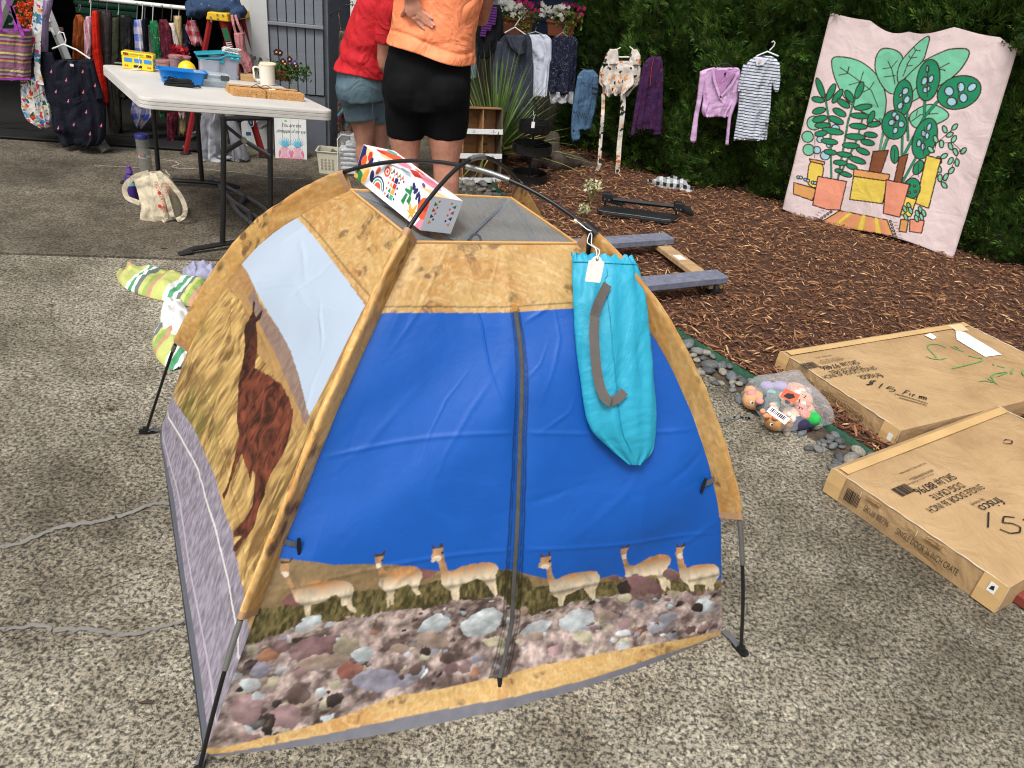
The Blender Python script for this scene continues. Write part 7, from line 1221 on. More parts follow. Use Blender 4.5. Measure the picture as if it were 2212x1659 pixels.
garment('lavender_scarf', 'thin lavender scarf behind the floral bag strap', 'scarf', HY + .05, Z1, cloth('lavender', (150, 134, 168)), [(-10, 430, 530), (60, 425, 520), (200, 408, 482), (530, 410, 472)], (), None, None, seed=72, depth=.02)
M_nv = cloth('navy_jersey', (20, 22, 34), .12)
t_ = garment('navy_blouse_with_birds', 'navy top with small pink bird print on a wire hanger', 'top', HY + .02, Z1, M_nv, [(600, 600, 900), (640, 470, 945), (800, 448, 968), (1100, 540, 1050), (1380, 598, 1052), (1455, 650, 985)], [[(525, 415, 520), (620, 415, 560), (900, 450, 590), (1330, 552, 640)], [(600, 880, 935), (800, 930, 985), (1000, 960, 1050)]], (M_hang, [(585, 345), (600, 322), (640, 330), (662, 400), (655, 440)], [(528, 490), (640, 445), (770, 500), (905, 590), (890, 632), (640, 622)]), None, seed=73, depth=.045, fold=.014, k=5)
MB().box(V(*Z1(722, 655), HY - .03), (.022, .002, .014)).build('size_label', mat('white_card', (205, 205, 203), .6), t_)
pk_ = mat('pink_print', (210, 120, 140), .8)
for x, y in ((515, 718), (832, 720), (665, 805), (955, 860), (836, 925), (686, 1015), (866, 1125), (742, 1252), (586, 1285), (1018, 1262), (905, 1345), (562, 920)):
    pts = [V(*Z1(x + a_, y + b_), HY - .062) for a_, b_ in ((6, -18), (0, -10), (4, 0), (-6, 8), (4, 16))]; MB().ribbon(pts, [.003, .004, .008, .009, .005], up=(0, -1, 0)).build('printed_bird', pk_, t_)
# marigold garlands
for i, (x, ys) in enumerate(((215, (70, 200)), (312, (40, 165, 280)))):
    t_ = thing('marigold_garland', ['string of orange marigold blossoms at the left behind the tote handle', 'string of orange marigold blossoms beside the floral bag strap'][i], 'garland', V(*Z1(x, -30), HY + .02), 0, 'marigold garlands'); MB().tube([V(*Z1(x, -40), HY + .02), V(*Z1(x - 6, ys[-1] + 40), HY + .02)], .0018, 5).build('string', mat('green_stem', (80, 104, 52), .7), t_)
    for y in ys: leaf_cloud(t_, V(*Z1(x + 4 * math.sin(y), y), HY), 130, (.045, .04, .045), [(232, 92, 34), (240, 116, 50), (206, 70, 24)], .016, int(x + y), 'blossom')
# ---- patterned scarf dress on a black hanger at the house corner
WY = 5.44; Z3 = zc(1250, 0, 2.074)
M_pais = floral('paisley', (78, 66, 56), [(90, 76, 62), (110, 54, 52), (60, 52, 46), (120, 104, 84), (64, 92, 94), (84, 60, 54)], 34, .5)
t_ = garment('paisley_dress', 'brown paisley strap dress with turquoise zigzag hanging at the house corner', 'dress', WY, Z3, M_pais, [(250, 185, 240), (330, 178, 260), (600, 168, 300), (900, 165, 320), (1085, 168, 330)], (), (M_hblk, [(268, 20), (285, 12), (290, 30), (282, 55)], [(103, 140), (112, 105), (180, 75), (230, 38), (300, 40), (350, 85)]), None, seed=80, depth=.03, fold=.012)
for pts in (((170, 100), (190, 240)),): MB().ribbon([V(*Z3(*p), WY - .03) for p in pts], .006, up=(0, -1, 0)).build('strap', M_pais, t_)
for off, c_ in ((0, (48, 150, 160)), (22, (96, 40, 64)), (-150, (70, 96, 104))): MB().ribbon([V(*Z3(x, y + off), WY - .05) for x, y in ((165, 945), (208, 890), (250, 950), (295, 1020), (320, 985))], .014, up=(0, -1, 0)).build('zigzag_band', mat('zigzag_%d' % c_[0], c_, .8), t_)
# ================================================================== small things along the house wall and on the drive
sg = thing('pineapple_sign', 'white wooden sign with two pink pineapples leaning under the table', 'sign', G(630, 345)); Zs = zc(900, 300, 4.148)
s0, s1 = G(*Zs(765, 1340)), G(*Zs(1285, 1366)); sx_ = (s1 - s0).normalized(); sw = (s1 - s0).length; sy_ = Vector((.02, .16, 1)).normalized(); sh = sw * 1.30; SM = frame(s0, sx_, sy_)
M_wb = mat('white_board', (226, 228, 226), .6, .03, 9, 60, .1)
for i in range(4): MB().prism([(sw * (i / 4) + .001, 0), (sw * (i + 1) / 4 - .001, 0), (sw * (i + 1) / 4 - .001, sh), (sw * i / 4 + .001, sh)], SM @ Matrix.Translation((0, 0, -.006)), .012).build('sign_plank', M_wb, sg)
SF = SM @ Matrix.Translation((0, 0, .0068)); ink2 = mat('black_print', (24, 24, 26), .6); M_pp = mat('pink_fruit', (226, 130, 158), .7); M_pl = mat('pale_pink_line', (246, 214, 224), .7); M_bl = mat('blue_crown', (92, 184, 216), .7)
text('You are the', .034, ink2, sg, SF @ Matrix.Translation((sw * .22, sh * .77, 0)), 'printed_letters', sx=.8, shear=.35); text('pineapple of my eye', .033, ink2, sg, SF @ Matrix.Translation((sw * .07, sh * .63, 0)), 'printed_letters', sx=.72, shear=.35)
MB().prism([(sw * .36 + .008 * math.cos(q), sh * .905 + .008 * math.sin(q)) for q in np.linspace(0, 2 * PI, 14)[:-1]], SF, .0006).build('price_dot', mat('green_dot', (120, 200, 80), .6), sg)
for cx_ in (.31, .70):
    fx_ = sw * cx_; fr_ = MB().prism([(fx_ + .044 * math.cos(q) * (1 - .08 * math.sin(q)), .033 + .05 * max(-.62, math.sin(q))) for q in np.linspace(0, 2 * PI, 24)[:-1]], SF, .0006).build('pineapple', M_pp, sg)
    for k_ in range(-3, 4):
        for s in (-1, 1): MB().ribbon([SF @ Vector((fx_ + max(-.036, min(.036, k_ * .013 - s * .03)), .006, .0012)), SF @ Vector((fx_ + max(-.034, min(.034, k_ * .013 + s * .03)), .076, .0012))], .0028, up=tuple(SM.to_3x3() @ Vector((0, 0, 1)))).build('pineapple_line', M_pl, fr_)
    for a_ in np.linspace(-1.25, 1.25, 9): MB().prism([(fx_ - .007, .080), (fx_ + .007, .080), (fx_ + .052 * math.sin(a_) + .001, .088 + .062 * math.cos(a_) ** .8)], SF @ Matrix.Translation((0, 0, .0008 * (1 + abs(a_)))), .0006).build('crown_leaf', M_bl, fr_)
# cream slotted basket
bk = thing('cream_basket', 'cream plastic basket with a slotted side beside the grey wall', 'basket', G(712, 372)); c = G(715, 372); Mb = mat('cream_plastic', (226, 220, 198), .5, .04); Rb = Matrix.Rotation(.12, 3, 'Z')
tub(bk, 'basket_wall', c, .17, .14, .15, Mb, Rb, .84, .008, .004)
for i in range(4):
    for j in range(4): MB().box(c + Rb @ Vector((-.05 + .024 * i, -.0655, .045 + .018 * j)), (.012, .006, .009), Rb).build('slot', mat('slot_shade', (170, 164, 146), .7), bk)
MB().tube([c + Rb @ Vector((.07, -.02, .15)), c + Rb @ Vector((.075, .01, .195)), c + Rb @ Vector((.072, .05, .195)), c + Rb @ Vector((.07, .07, .15))], [(.012, .004)] * 4, 8).build('handle', Mb, bk, True)
MB().box(c + Rb @ Vector((.03, 0, .135)), (.06, .03, .02), Rb @ Matrix.Rotation(.5, 3, 'Y')).build('grey_contents', mat('grey_bits', (110, 112, 108), .6), bk, bevel=.004)
# clear zip bag of white linen
lb_ = thing('linen_bag', 'clear zipped bag stuffed with folded white linen', 'linen bag', G(770, 372)); Zl = zc(1280, 450, 5.53)
cb = G(765, 385); wB, dB, hB = .165, .12, .275; xb = Vector((.97, .2, 0)); yb = Vector((-.2, .97, 0)); x0b = V(*Zl(270, 1050), cb.y)
FB = frame(Vector((x0b.x, cb.y, 0)), xb, yb)
mb = MB(); mb.box(FB @ Vector((wB / 2, dB / 2, hB / 2)), (wB, dB, hB), FB.to_3x3(), ch=.02); mb.build('clear_cover', clear_mat('bag_film', (210, 212, 212), .22, .12), lb_, True)
M_lin = mat('white_linen', (226, 226, 232), .85, .05, 9, 160, .3, wr=1.)
for k_ in range(7): MB().box(FB @ Vector((wB / 2 + rnd.uniform(-.006, .01), dB / 2, .022 + .030 * k_)), (wB - .03 - .008 * rnd.random() - (.05 if k_ > 5 else 0), dB - .03, .034), FB.to_3x3() @ Matrix.Rotation(rnd.uniform(-.06, .06), 3, 'Y'), ch=.013).build('folded_linen', M_lin, lb_, True)
ed = [(0, 0, 0), (0, 0, hB), (wB, 0, hB), (wB, 0, 0)]
MB().tube([FB @ Vector(q) for q in ((.004, -.002, .01), (.002, -.002, hB - .03), (.03, -.002, hB), (wB - .02, -.002, hB - .012), (wB, -.002, hB - .04))], .004, 8).build('zip_piping', mat('white_piping', (212, 214, 210), .5), lb_, True)
MB().tube([FB @ Vector(q) for q in ((wB * .75, .03, hB), (wB * .8, .03, hB + .03), (wB * .95, .03, hB + .028), (wB * .98, .03, hB))], [(.006, .002)] * 4, 6).build('handle', mat('white_piping', (212, 214, 210), .5), lb_, True)
# clear tumbler tube with blue lid
c = G(320, 398); tb = thing('clear_tube', 'tall clear plastic tube with a navy lid beside the table leg', 'tube', c); hT = V(320, 292, c.y).z
MB().lathe(c, [(.036, 0), (.037, .004), (.037, hT - .02)], 24, cap=False).build('tube_wall', clear_mat('tube_clear', (190, 190, 186), .28, .12), tb, True); MB().lathe(c + Vector((0, 0, hT - .02)), [(.039, 0), (.039, .018), (.036, .022)], 24).build('lid', mat('navy_lid', (42, 44, 110), .4), tb, True)
MB().lathe(c + Vector((0, 0, hT * .55)), [(.0362, 0), (.0362, .004)], 20).build('inner_disc', mat('pale_label', (196, 196, 190), .6, .3, 60), tb, True)
for a_, c_ in ((-2.0, (206, 60, 110)), (-1.4, (214, 90, 60)), (-1.0, (60, 100, 170))): MB().lathe(c + Vector((.024 * math.cos(a_), .024 * math.sin(a_), hT * .55 + .018)), [(.001, -.012), (.011, 0), (.001, .012)], 8).build('inner_bead', mat('bead_%d' % c_[1], c_, .5), tb, True)
# purple spray bottle behind the canvas tote
c = G(289, 437); pb = thing('purple_bottle', 'purple pump bottle half hidden by the canvas tote', 'bottle', c); M_pu = mat('purple_plastic', (64, 44, 118), .4, .06)
MB().lathe(c, [(.028, 0), (.031, .006), (.031, .13), (.026, .15), (.014, .158), (.014, .165)], 22).build('bottle_body', M_pu, pb, True); MB().lathe(c + Vector((0, 0, .165)), [(.017, 0), (.017, .012), (.012, .02), (.012, .036), (.004, .04)], 16).build('cap', mat('purple_cap', (104, 66, 150), .4), pb, True); MB().lathe(c + Vector((0, 0, .10)), [(.0315, 0), (.0315, .02)], 22, cap=False).build('label_band', mat('teal_band', (120, 190, 200), .5), pb, True); MB().lathe(c, [(.033, 0), (.033, .004)], 22).build('base_ring', mat('white_piping', (212, 214, 210), .5), pb, True)
# canvas tote slumped on the concrete
ct = thing('canvas_tote', 'slumped natural canvas tote with red print on the concrete', 'tote', G(355, 470)); Zt = zc(450, 600, 1.508); M_cv = mat('natural_canvas', (206, 194, 168), .9, .07, 10, 320, .4, .0015, wr=1.)
yT = G(*Zt(300, 400)).y
cloth_rows(ct, 'bag_body', [(118, 200, 262, .02), (150, 120, 320, .05), (230, 160, 365, .08), (300, 178, 385, .09), (380, 178, 395, .09), (405, 195, 330, .08)], yT + .06, M_cv, Zt, fold=.010, k=2.2, seed=91, lean=-.03, n=60, sub=50)
for pts, w_ in ((((255, 112), (280, 170), (310, 260), (330, 330), (345, 385)), .024), (((262, 118), (330, 180), (395, 260), (424, 330), (415, 385), (370, 402)), .024), (((205, 120), (130, 140), (80, 175), (55, 220), (75, 275), (150, 300)), .026)):
    Q = smooth_path([V(*Zt(*p), yT - .045) for p in pts], 24, 2); o = MB().ribbon([tuple(q) for q in Q], w_, up=(.25, -1, .1)).build('tote_handle', M_cv, ct); o.modifiers.new('c', 'SOLIDIFY').thickness = .003
rp = mat('red_ink', (196, 66, 58), .85)
for s_, x_, y_, sz, an in (('FRESH', 232, 175, .030, -1.25), ('GATHER', 262, 245, .032, -1.45), ('R', 290, 330, .028, 0), ('SUPPLY OF', 285, 190, .014, .05), ('PARADISE', 285, 208, .014, .05), ('SG', 300, 240, .030, 0)):
    text(s_, sz, rp, ct, frame(V(*Zt(x_, y_), yT - .055), Vector((math.cos(an), 0, math.sin(an))), Vector((-math.sin(an), 0, math.cos(an)))), 'printed_letters', sx=.8)
for x_, y_ in ((268, 242), (270, 320)): MB().lathe(V(*Zt(x_, y_), yT - .056), [(.010, -.001), (.010, .001)], 12, M=Matrix.Rotation(PI / 2, 3, 'X')).build('printed_dot', rp, ct)
# pair of aluminium crutches on the ground under the table
Zk = zc(600, 300, 2.074)
for i, (pts, lb) in enumerate((((( (490, 840), (545, 880)), ((545, 880), (610, 905), (760, 985), (860, 1040), (960, 1120)), ((545, 890), (620, 985), (700, 1060), (830, 1160), (930, 1240))), 'grey aluminium crutch lying under the table, rubber tip to the left'), (((( 600, 960), (650, 1030)), ((650, 1030), (720, 1060), (800, 1120), (900, 1190)), ((650, 1045), (700, 1110), (800, 1195), (880, 1260))), 'second grey aluminium crutch lying nearer the tent'))):
    t_ = thing('crutch', lb, 'crutch', G(*Zk(*pts[0][0])), 0, 'pair of crutches'); z0 = .02 + .012 * i
    for p in pts[1:]: Q = smooth_path([G(*Zk(*q), z0) for q in p], 20, 2); MB().tube([tuple(q) for q in Q], .0115, 10).build('side_tube', mat('crutch_aluminium', (134, 136, 138), .35, .08, metal=.7), t_, True)
    a_, b_ = G(*Zk(*pts[0][0]), z0), G(*Zk(*pts[0][1]), z0); MB().tube([a_, b_], .012, 10).build('lower_tube', mat('crutch_aluminium', (134, 136, 138), .35, .08, metal=.7), t_, True); MB().tube([a_ - (b_ - a_).normalized() * .02, a_ + (b_ - a_).normalized() * .03], [.02, .015], 12).build('rubber_tip', mat('grey_rubber', (84, 84, 82), .8), t_, True)
    m1, m2 = G(*Zk(*pts[1][2]), z0), G(*Zk(*pts[2][2]), z0); MB().tube([m1, m2], .016, 10).build('hand_grip', mat('grey_foam', (70, 70, 68), .9), t_, True)
    e1, e2 = G(*Zk(*pts[1][-1]), z0), G(*Zk(*pts[2][-1]), z0); MB().tube([e1, (e1 + e2) / 2, e2], [.018, .024, .018], 10).build('arm_pad', mat('grey_foam', (70, 70, 68), .9), t_, True)
# towels behind the tent
def heap(name, label, cat, pxs, m, hgt, wd, seed, amp=.02, group=None):
    P_ = smooth_path([G(x, y) for x, y in pxs], 40, 3); t_ = thing(name, label, cat, tuple(P_[20]), 0, group); tq = np.gradient(P_, axis=0); tq /= np.linalg.norm(tq, axis=1)[:, None]; sq = np.stack([-tq[:, 1], tq[:, 0], 0 * tq[:, 0]], 1)
    th = np.linspace(0, PI, 26); u = np.linspace(0, 1, 40)[None]; w_ = wd * (np.sin(PI * np.clip(u * .94 + .03, 0, 1)) ** .5); c_, s_ = np.cos(th)[:, None], np.sin(th)[:, None]
    n_ = amp * (fbm(c_ * 3 + 5, u * 9, 3, seed) - .5) * 2 * s_ ** .5 + .4 * amp * np.sin(u * 26 + c_ * 4) * s_
    P = P_[None] + sq[None] * (c_ * w_)[..., None]; P = P + np.stack([0 * n_, 0 * n_, np.maximum(.003, s_ ** .8 * hgt * (w_ / wd) + n_)], -1); return gridmesh(name + '_cloth', P, m, t_)
heap('striped_towel', 'yellow, green and white striped beach towel crumpled beside the tent', 'towel', [(272, 582), (330, 610), (400, 632), (450, 660)], striped('beach_stripe', [(190, 196, 118), (190, 196, 118), (222, 226, 222), (84, 156, 112), (222, 226, 222), (110, 118, 116), (190, 196, 118), (152, 174, 98), (196, 150, 124), (190, 196, 118)], .2, 'X'), .045, .13, 3, .022)
heap('lavender_denim', 'folded pale lavender denim lying on the striped towel', 'denim', [(395, 592), (430, 592), (475, 598)], mat('lavender_denim', (150, 150, 176), .9, .25, 14, 260, .3), .05, .07, 5, .02)
heap('white_towel', 'white terry towel tucked against the tent side', 'towel', [(372, 652), (382, 700), (392, 760)], mat('white_terry', (216, 216, 212), .95, .05, 9, 400, .6, .002), .055, .06, 8, .018)
heap('green_striped_towel', 'lower green and yellow striped towel peeping out by the tent pole', 'towel', [(362, 700), (372, 745), (385, 800)], striped('beach_stripe', [(190, 196, 118), (190, 196, 118), (222, 226, 222), (84, 156, 112), (222, 226, 222), (110, 118, 116), (190, 196, 118), (152, 174, 98), (196, 150, 124), (190, 196, 118)], .2, 'X'), .04, .07, 9, .012)
# ---- wooden cubby crate with numbered white shelf edges
Zq = zc(1750, 0, 2.074); q0, q1 = G(*Zq(140, 1500)), G(*Zq(405, 1500)); q1 = Vector((q1.x, q1.y, 0)); xq = (q1 - q0).normalized(); wq = .42; lean = Vector((.03, .2, 1)).normalized(); QM = frame(q1 - xq * (wq - .05), xq, lean); Mq = mat('old_pine', (150, 112, 74), .8, .25, 6, 60, .4, .002, aniso=(1, 1, 6)); Mqd = mat('crate_side', (92, 78, 64), .85, .2, 8)
cq = thing('cubby_crate', 'wooden cubby crate with numbered white shelf edges behind the tent', 'crate', q0); hq = .50; dq = .13
cell = lambda x, y, z, sx, sy, sz, nm, m_: MB().box(QM @ Vector((x, y, z)), (sx, sy, sz), QM.to_3x3()).build(nm, m_, cq, bevel=.0015)
cell(wq / 2, hq / 2, -dq + .005, wq, hq, .01, 'back_board', Mq)
for x in (.006, wq - .006): cell(x, hq / 2, -dq / 2 + .001, .012, hq, dq, 'side_board', Mqd)
for x in (wq / 3, 2 * wq / 3): cell(x, hq / 2, -dq / 2 - .003, .009, hq - .01, dq - .01, 'divider', Mq)
for i, y in enumerate((.012, .172, .332, hq - .006)):
    cell(wq / 2, y, -dq / 2, wq - .026, .012, dq - .004, 'shelf', Mq)
    if i < 3:
        cell(wq / 2, y + .012, .004, wq, .034, .006, 'shelf_edge', mat('white_shelf_edge', (226, 228, 228), .6, .03))
        for k_ in range(3): text('-%d-' % (3 * (2 - i) + k_ + 1), .03, mat('grey_print', (120, 120, 122), .6), cq, QM @ Matrix.Translation((wq * (k_ + .5) / 3, y + .003, .0076)), 'shelf_number', 'CENTER')
# ---- black three-tier tray stand with a tag
c = G(1140, 402) + Vector((.0, .06, 0)); ts = thing('tier_stand', 'black three-tier metal tray stand with a white tag', 'tray stand', c); Mk = mat('black_embossed_metal', (26, 26, 28), .5, .2, 20, 70, .6, .004)
zt = [V(*Zq(715, y), c.y - .05).z for y in (1500, 1262, 1085)]
for i, (z, r_) in enumerate(zip(zt, (.125, .135, .108))):
    to = MB().lathe(c + Vector((0, 0, z)), [(r_ * .97, 0), (r_, .004), (r_, .060), (r_ * 1.02, .064), (r_ * .98, .064), (r_ * .97, .008), (0, .008)], 32).build('tray', Mk, ts, True)
    for k_ in range(16): a_ = k_ * PI / 8; MB().lathe(c + Vector((r_ * 1.0 * math.cos(a_), r_ * math.sin(a_), z + .03)), [(.001, -.02), (.0035, 0), (.001, .02)], 6).build('embossed_leaf', Mk, to, True)
MB().tube([c, c + Vector((0, 0, zt[2] + .17))], .007, 10).build('post', Mk, ts, True); MB().tube([c + Vector((.022 * math.cos(q), 0, zt[2] + .19 + .022 * math.sin(q))) for q in np.linspace(0, 2 * PI, 16)], .004, 8).build('ring', Mk, ts, True)
for k_ in range(3): a_ = k_ * 2.1 + .4; MB().tube([c + Vector((.11 * math.cos(a_), .11 * math.sin(a_), zt[0] + .004)), c + Vector((.125 * math.cos(a_), .125 * math.sin(a_), 0))], .006, 8).build('foot', Mk, ts, True)
p = V(*Zq(724, 1020), c.y - .16); tg = thing('stand_tag', 'small white string tag hanging on the black tray stand', 'tag', p); MB().box(p, (.022, .001, .040)).build('tag_card', mat('white_card_tag', (236, 236, 232), .6, .02), tg, bevel=.0004); MB().tube([V(*Zq(*q), c.y - .16) for q in ((724, 995), (735, 950), (748, 935), (728, 945), (726, 905))], .0014, 5).build('string', mat('white_cotton_string', (235, 235, 230), .9), tg)
# ================================================================== two shoppers seen from behind
def skin_mat(name, c):
    m, t, b = nodes_of(name); v = coords(t); n1 = noise(t, v, 14, 5, .6); n2 = noise(t, v, 60, 3)
    c1 = ramp(t, n1.outputs[0], [(.3, tuple(np.array(c) * .88)), (.55, c), (.75, tuple(np.minimum(np.array(c) * 1.06 + (6, 0, 0), 255)))]); t.links.new(mixc(t, .12, c1, ramp(t, n2.outputs[0], [(.35, (190, 110, 96)), (.7, (236, 196, 172))])), b.inputs['Base Color'])
    b.inputs['Roughness'].default_value = .55; b.inputs['Subsurface Weight'].default_value = .08; b.inputs['Subsurface Radius'].default_value = (.012, .005, .003); bump(t, b, noise(t, v, 220, 3).outputs[0], .12, .001); return m
def path_r(pts, Y): return [V(x, y, Y + (q[0] if q else 0)) for x, y, *q in pts]
def ellipsoid(mb, c, r_, n=14, R3=None):
    prof = [(math.sin(a), -math.cos(a)) for a in np.linspace(.12, PI - .12, 10)]; M3 = (R3 or Matrix.Identity(3)) @ Matrix.Diagonal(r_).to_3x3(); mb.lathe(c, prof, n, M=M3)
def fabric_wrinkle(o, scale, strength, seed=0):
    tx_ = bpy.data.textures.new('wrinkle', 'CLOUDS'); tx_.noise_scale = scale; tx_.noise_depth = 2; d = o.modifiers.new('wrinkle', 'DISPLACE'); d.texture = tx_; d.strength = strength; d.mid_level = .5
YO = 4.25
po = thing('person', 'person in an orange shirt and black bike shorts, hand on the back', 'person', (V(925, 500, YO).x, YO, 0))
LEGL = [(882, 215), (877, 262), (875, 300), (877, 330), (879, 352), (880, 385), (883, 430), (886, 478), (887, 492)]; LEGR = [(962, 215), (964, 262), (963, 300), (963, 332), (963, 355), (965, 388), (968, 430), (970, 478), (971, 492)]
RL_ = [.105, .098, .088, .072, .064, .066, .054, .038, .036]; RR_ = [.112, .108, .098, .080, .070, .072, .058, .040, .038]
TOR = [(921, 232, .205, .165), (920, 200, .222, .175), (924, 160, .215, .168), (929, 120, .203, .150), (933, 85, .196, .138), (938, 50, .196, .134), (945, 10, .198, .132), (950, -35, .20, .128), (954, -80, .198, .12), (957, -115, .175, .10), (959, -140, .10, .075), (961, -165, .062, .065), (962, -195, .058, .062)]
body = MB()
for pts, rr in ((LEGL, RL_), (LEGR, RR_)):
    body.tube(path_r([p + (0.0,) for p in pts], YO), [(r_, r_ * 1.05) for r_ in rr], 20, side=(1, 0, 0)); f_ = V(*pts[-1], YO); body.tube([Vector((f_.x, YO - .05, .035)), Vector((f_.x, YO + .06, .04)), Vector((f_.x + .01, YO + .17, .025))], [(.03, .04), (.035, .045), (.02, .042)], 14, side=(0, 0, 1))
body.tube([V(x, y, YO) for x, y, _, _ in TOR], [(a, b_) for _, _, a, b_ in TOR], 26, side=(1, 0, 0))
hc = V(963, -232, YO + .02); ellipsoid(body, hc, (.078, .10, .115)); ellipsoid(body, hc + Vector((0, .10, -.02)), (.014, .02, .022)); [ellipsoid(body, hc + Vector((s * .078, .0, -.01)), (.012, .022, .032)) for s in (-1, 1)]
HYo = 4.075                                                                  # left hand resting on the back
palm = [V(886, -6, HYo - .01), V(889, 6, HYo), V(893, 20, HYo), V(898, 31, HYo + .003)]
body.tube(palm, [(.028, .020), (.036, .018), (.046, .017), (.042, .014)], 16, side=(.85, 0, .5))
for pts, r_ in ((((901, 22), (912, 27), (923, 33), (934, 40)), .0106), (((902, 29), (914, 37), (927, 46), (939, 55)), .0110), (((899, 35), (911, 43), (923, 52), (935, 59)), .0106), (((892, 38), (900, 46), (908, 55), (917, 63)), .0094)): body.tube([V(x, y, HYo + .006 * math.sin(i * 1.1)) for i, (x, y) in enumerate(pts)], [r_ * 1.12, r_, r_ * 1.02, r_ * .8], 12)
body.tube([V(882, 14, HYo + .005), V(873, 25, HYo + .03), V(868, 35, HYo + .06)], [.013, .011, .009], 12)
el = V(868, -120, HYo - .12); sh_ = V(880, -135, YO - .0); body.tube([palm[0], V(884, -30, HYo - .03), V(878, -75, HYo - .08), el], [(.026, .021), (.033, .029), (.042, .038), (.042, .042)], 18, side=(1, 0, 0)); body.tube([el, (el + sh_) / 2 + Vector((-.02, 0, -.01)), sh_], [.043, .05, .058], 18)
sR = V(1030, -110, YO); body.tube([sR, V(1052, -20, YO + .06), V(1040, 40, YO + .2), V(990, 30, YO + .34)], [.058, .048, .04, .03], 16)
bo = hull_remesh('body', body, skin_mat('skin_a', (196, 138, 114)), po, .0048, 2)
for x, y in ((933.5, 39.5), (938, 54), (933, 58.5), (916, 62)): MB().lathe(V(x, y, HYo - .0085), [(.0042, -.001), (.0046, 0), (.003, .0012)], 8, M=Matrix.Rotation(PI / 2, 3, 'X')).build('fingernail', mat('fingernail', (214, 164, 146), .35), bo, True)
hair = MB(); ellipsoid(hair, hc + Vector((0, -.015, .012)), (.092, .108, .122)); ellipsoid(hair, hc + Vector((0, -.06, -.09)), (.08, .06, .10)); hull_remesh('hair', hair, mat('brown_hair', (72, 48, 34), .6, .3, 20, 90, .6), po, .012, 2)
band = MB(); band.tube([V(886, -8, HYo - .012) + Vector((.028 * math.cos(q), .024 * math.sin(q), .012 * math.cos(q))) for q in np.linspace(0, 2 * PI, 16)], .004, 8); band.build('bracelet', mat('brown_bracelet', (90, 46, 30), .5), po, True)
# shorts: one surface over hips and thighs
M_bk = mat('black_stretch_knit', (9, 9, 12), .9, .1, 6, 300, .15, .0008, spec=.15); sh = MB()
sh.tube([V(x, y, YO) for x, y, _, _ in TOR[:5]] + [V(933, 75, YO)], [(a + .012, b_ + .012) for _, _, a, b_ in TOR[:5]] + [(.200, .142)], 28, side=(1, 0, 0))
for pts, rr in ((LEGL, RL_), (LEGR, RR_)): e = [p for p in pts[:3]]; hemp = (e[-1][0], e[-1][1] - 4); sh.tube([V(*p, YO) for p in e[:2] + [hemp]], [(rr[0] + .018, rr[0] + .045), (rr[1] + .014, rr[1] + .018), (rr[2] + .010, rr[2] + .010)], 24, side=(1, 0, 0))
for s in (-1, 1): ellipsoid(sh, V(921 + s * 38, 195, YO - .075), (.125, .125, .135))
ellipsoid(sh, V(838, 196, YO - .02), (.03, .05, .05)); so_ = hull_remesh('shorts', sh, M_bk, po, .008, 8); fabric_wrinkle(so_, .05, .006)
# shirt with its slanting hem
zs_ = np.array([V(x, y, YO).z for x, y, _, _ in TOR]); xs_ = np.array([V(x, y, YO).x for x, y, _, _ in TOR]); ra = np.array([a for _, _, a, _ in TOR]); rb = np.array([b_ for *_, b_ in TOR]); od = np.argsort(zs_)
th = np.linspace(0, 2 * PI, 121)[:-1]; v = np.linspace(0, 1, 70); T_, V2 = np.meshgrid(th, v, indexing='ij'); hl0, hr0 = V(845, 88, YO).z, V(1018, 138, YO).z
hem_ = (hl0 + hr0) / 2 + (hr0 - hl0) / 2 * np.cos(T_) + .008 * np.sin(3 * T_ + 1); zt_ = V(955, -105, YO).z; Zs_ = hem_ * (1 - V2) + zt_ * V2
cx_ = np.interp(Zs_, zs_[od], xs_[od]); a_ = np.interp(Zs_, zs_[od], ra[od]) + .018; b2 = np.interp(Zs_, zs_[od], rb[od]) + .02 + .03 * np.exp(-(V2 / .3) ** 2) * (np.sin(T_) < 0) * np.abs(np.sin(T_)); fl_ = .014 * np.exp(-(V2 / .10) ** 2)
wr = .018 * (fbm(T_ * 2.2 + Zs_ * 5, Zs_ * 9 - T_ * 1.6, 4, 66) - .5) + .010 * np.sin((Zs_ * 26 - 4.5 * T_) + 2 * fbm(T_ * 2, Zs_ * 6, 2, 67)) * np.clip((fbm(T_ * 1.5 + 7, Zs_ * 4, 2, 68) - .35) * 3, 0, 1) - .010 * np.exp(-((V2 - .13 - .02 * np.sin(T_ * 2)) / .02) ** 2) * (np.sin(T_) < 0)
Xs = cx_ + (a_ + fl_ + wr * .6) * np.cos(T_); Ys = YO + (b2 + fl_ + wr) * np.sin(T_)
gridmesh('shirt', np.stack([Xs, Ys, Zs_], -1), mat('orange_performance_knit', (248, 146, 98), .6, .04, 8, 500, .12, .0006, wr=.9), po, closed=True, thick=.0025)
cp_ = MB(); cp_.tube([V(955, -105, YO), V(957, -122, YO), V(959, -140, YO)], [(.205, .13), (.18, .11), (.09, .08)], 24, side=(1, 0, 0)); cp_.tube([sh_, (el + sh_) / 2], [.07, .062], 16); cp_.tube([sR, V(1047, -50, YO + .03)], [.07, .06], 16); hull_remesh('shirt_yoke', cp_, mat('orange_performance_knit', (248, 146, 98), .6, .04, 8, 500, .12, .0006, wr=.9), po, .012, 4)
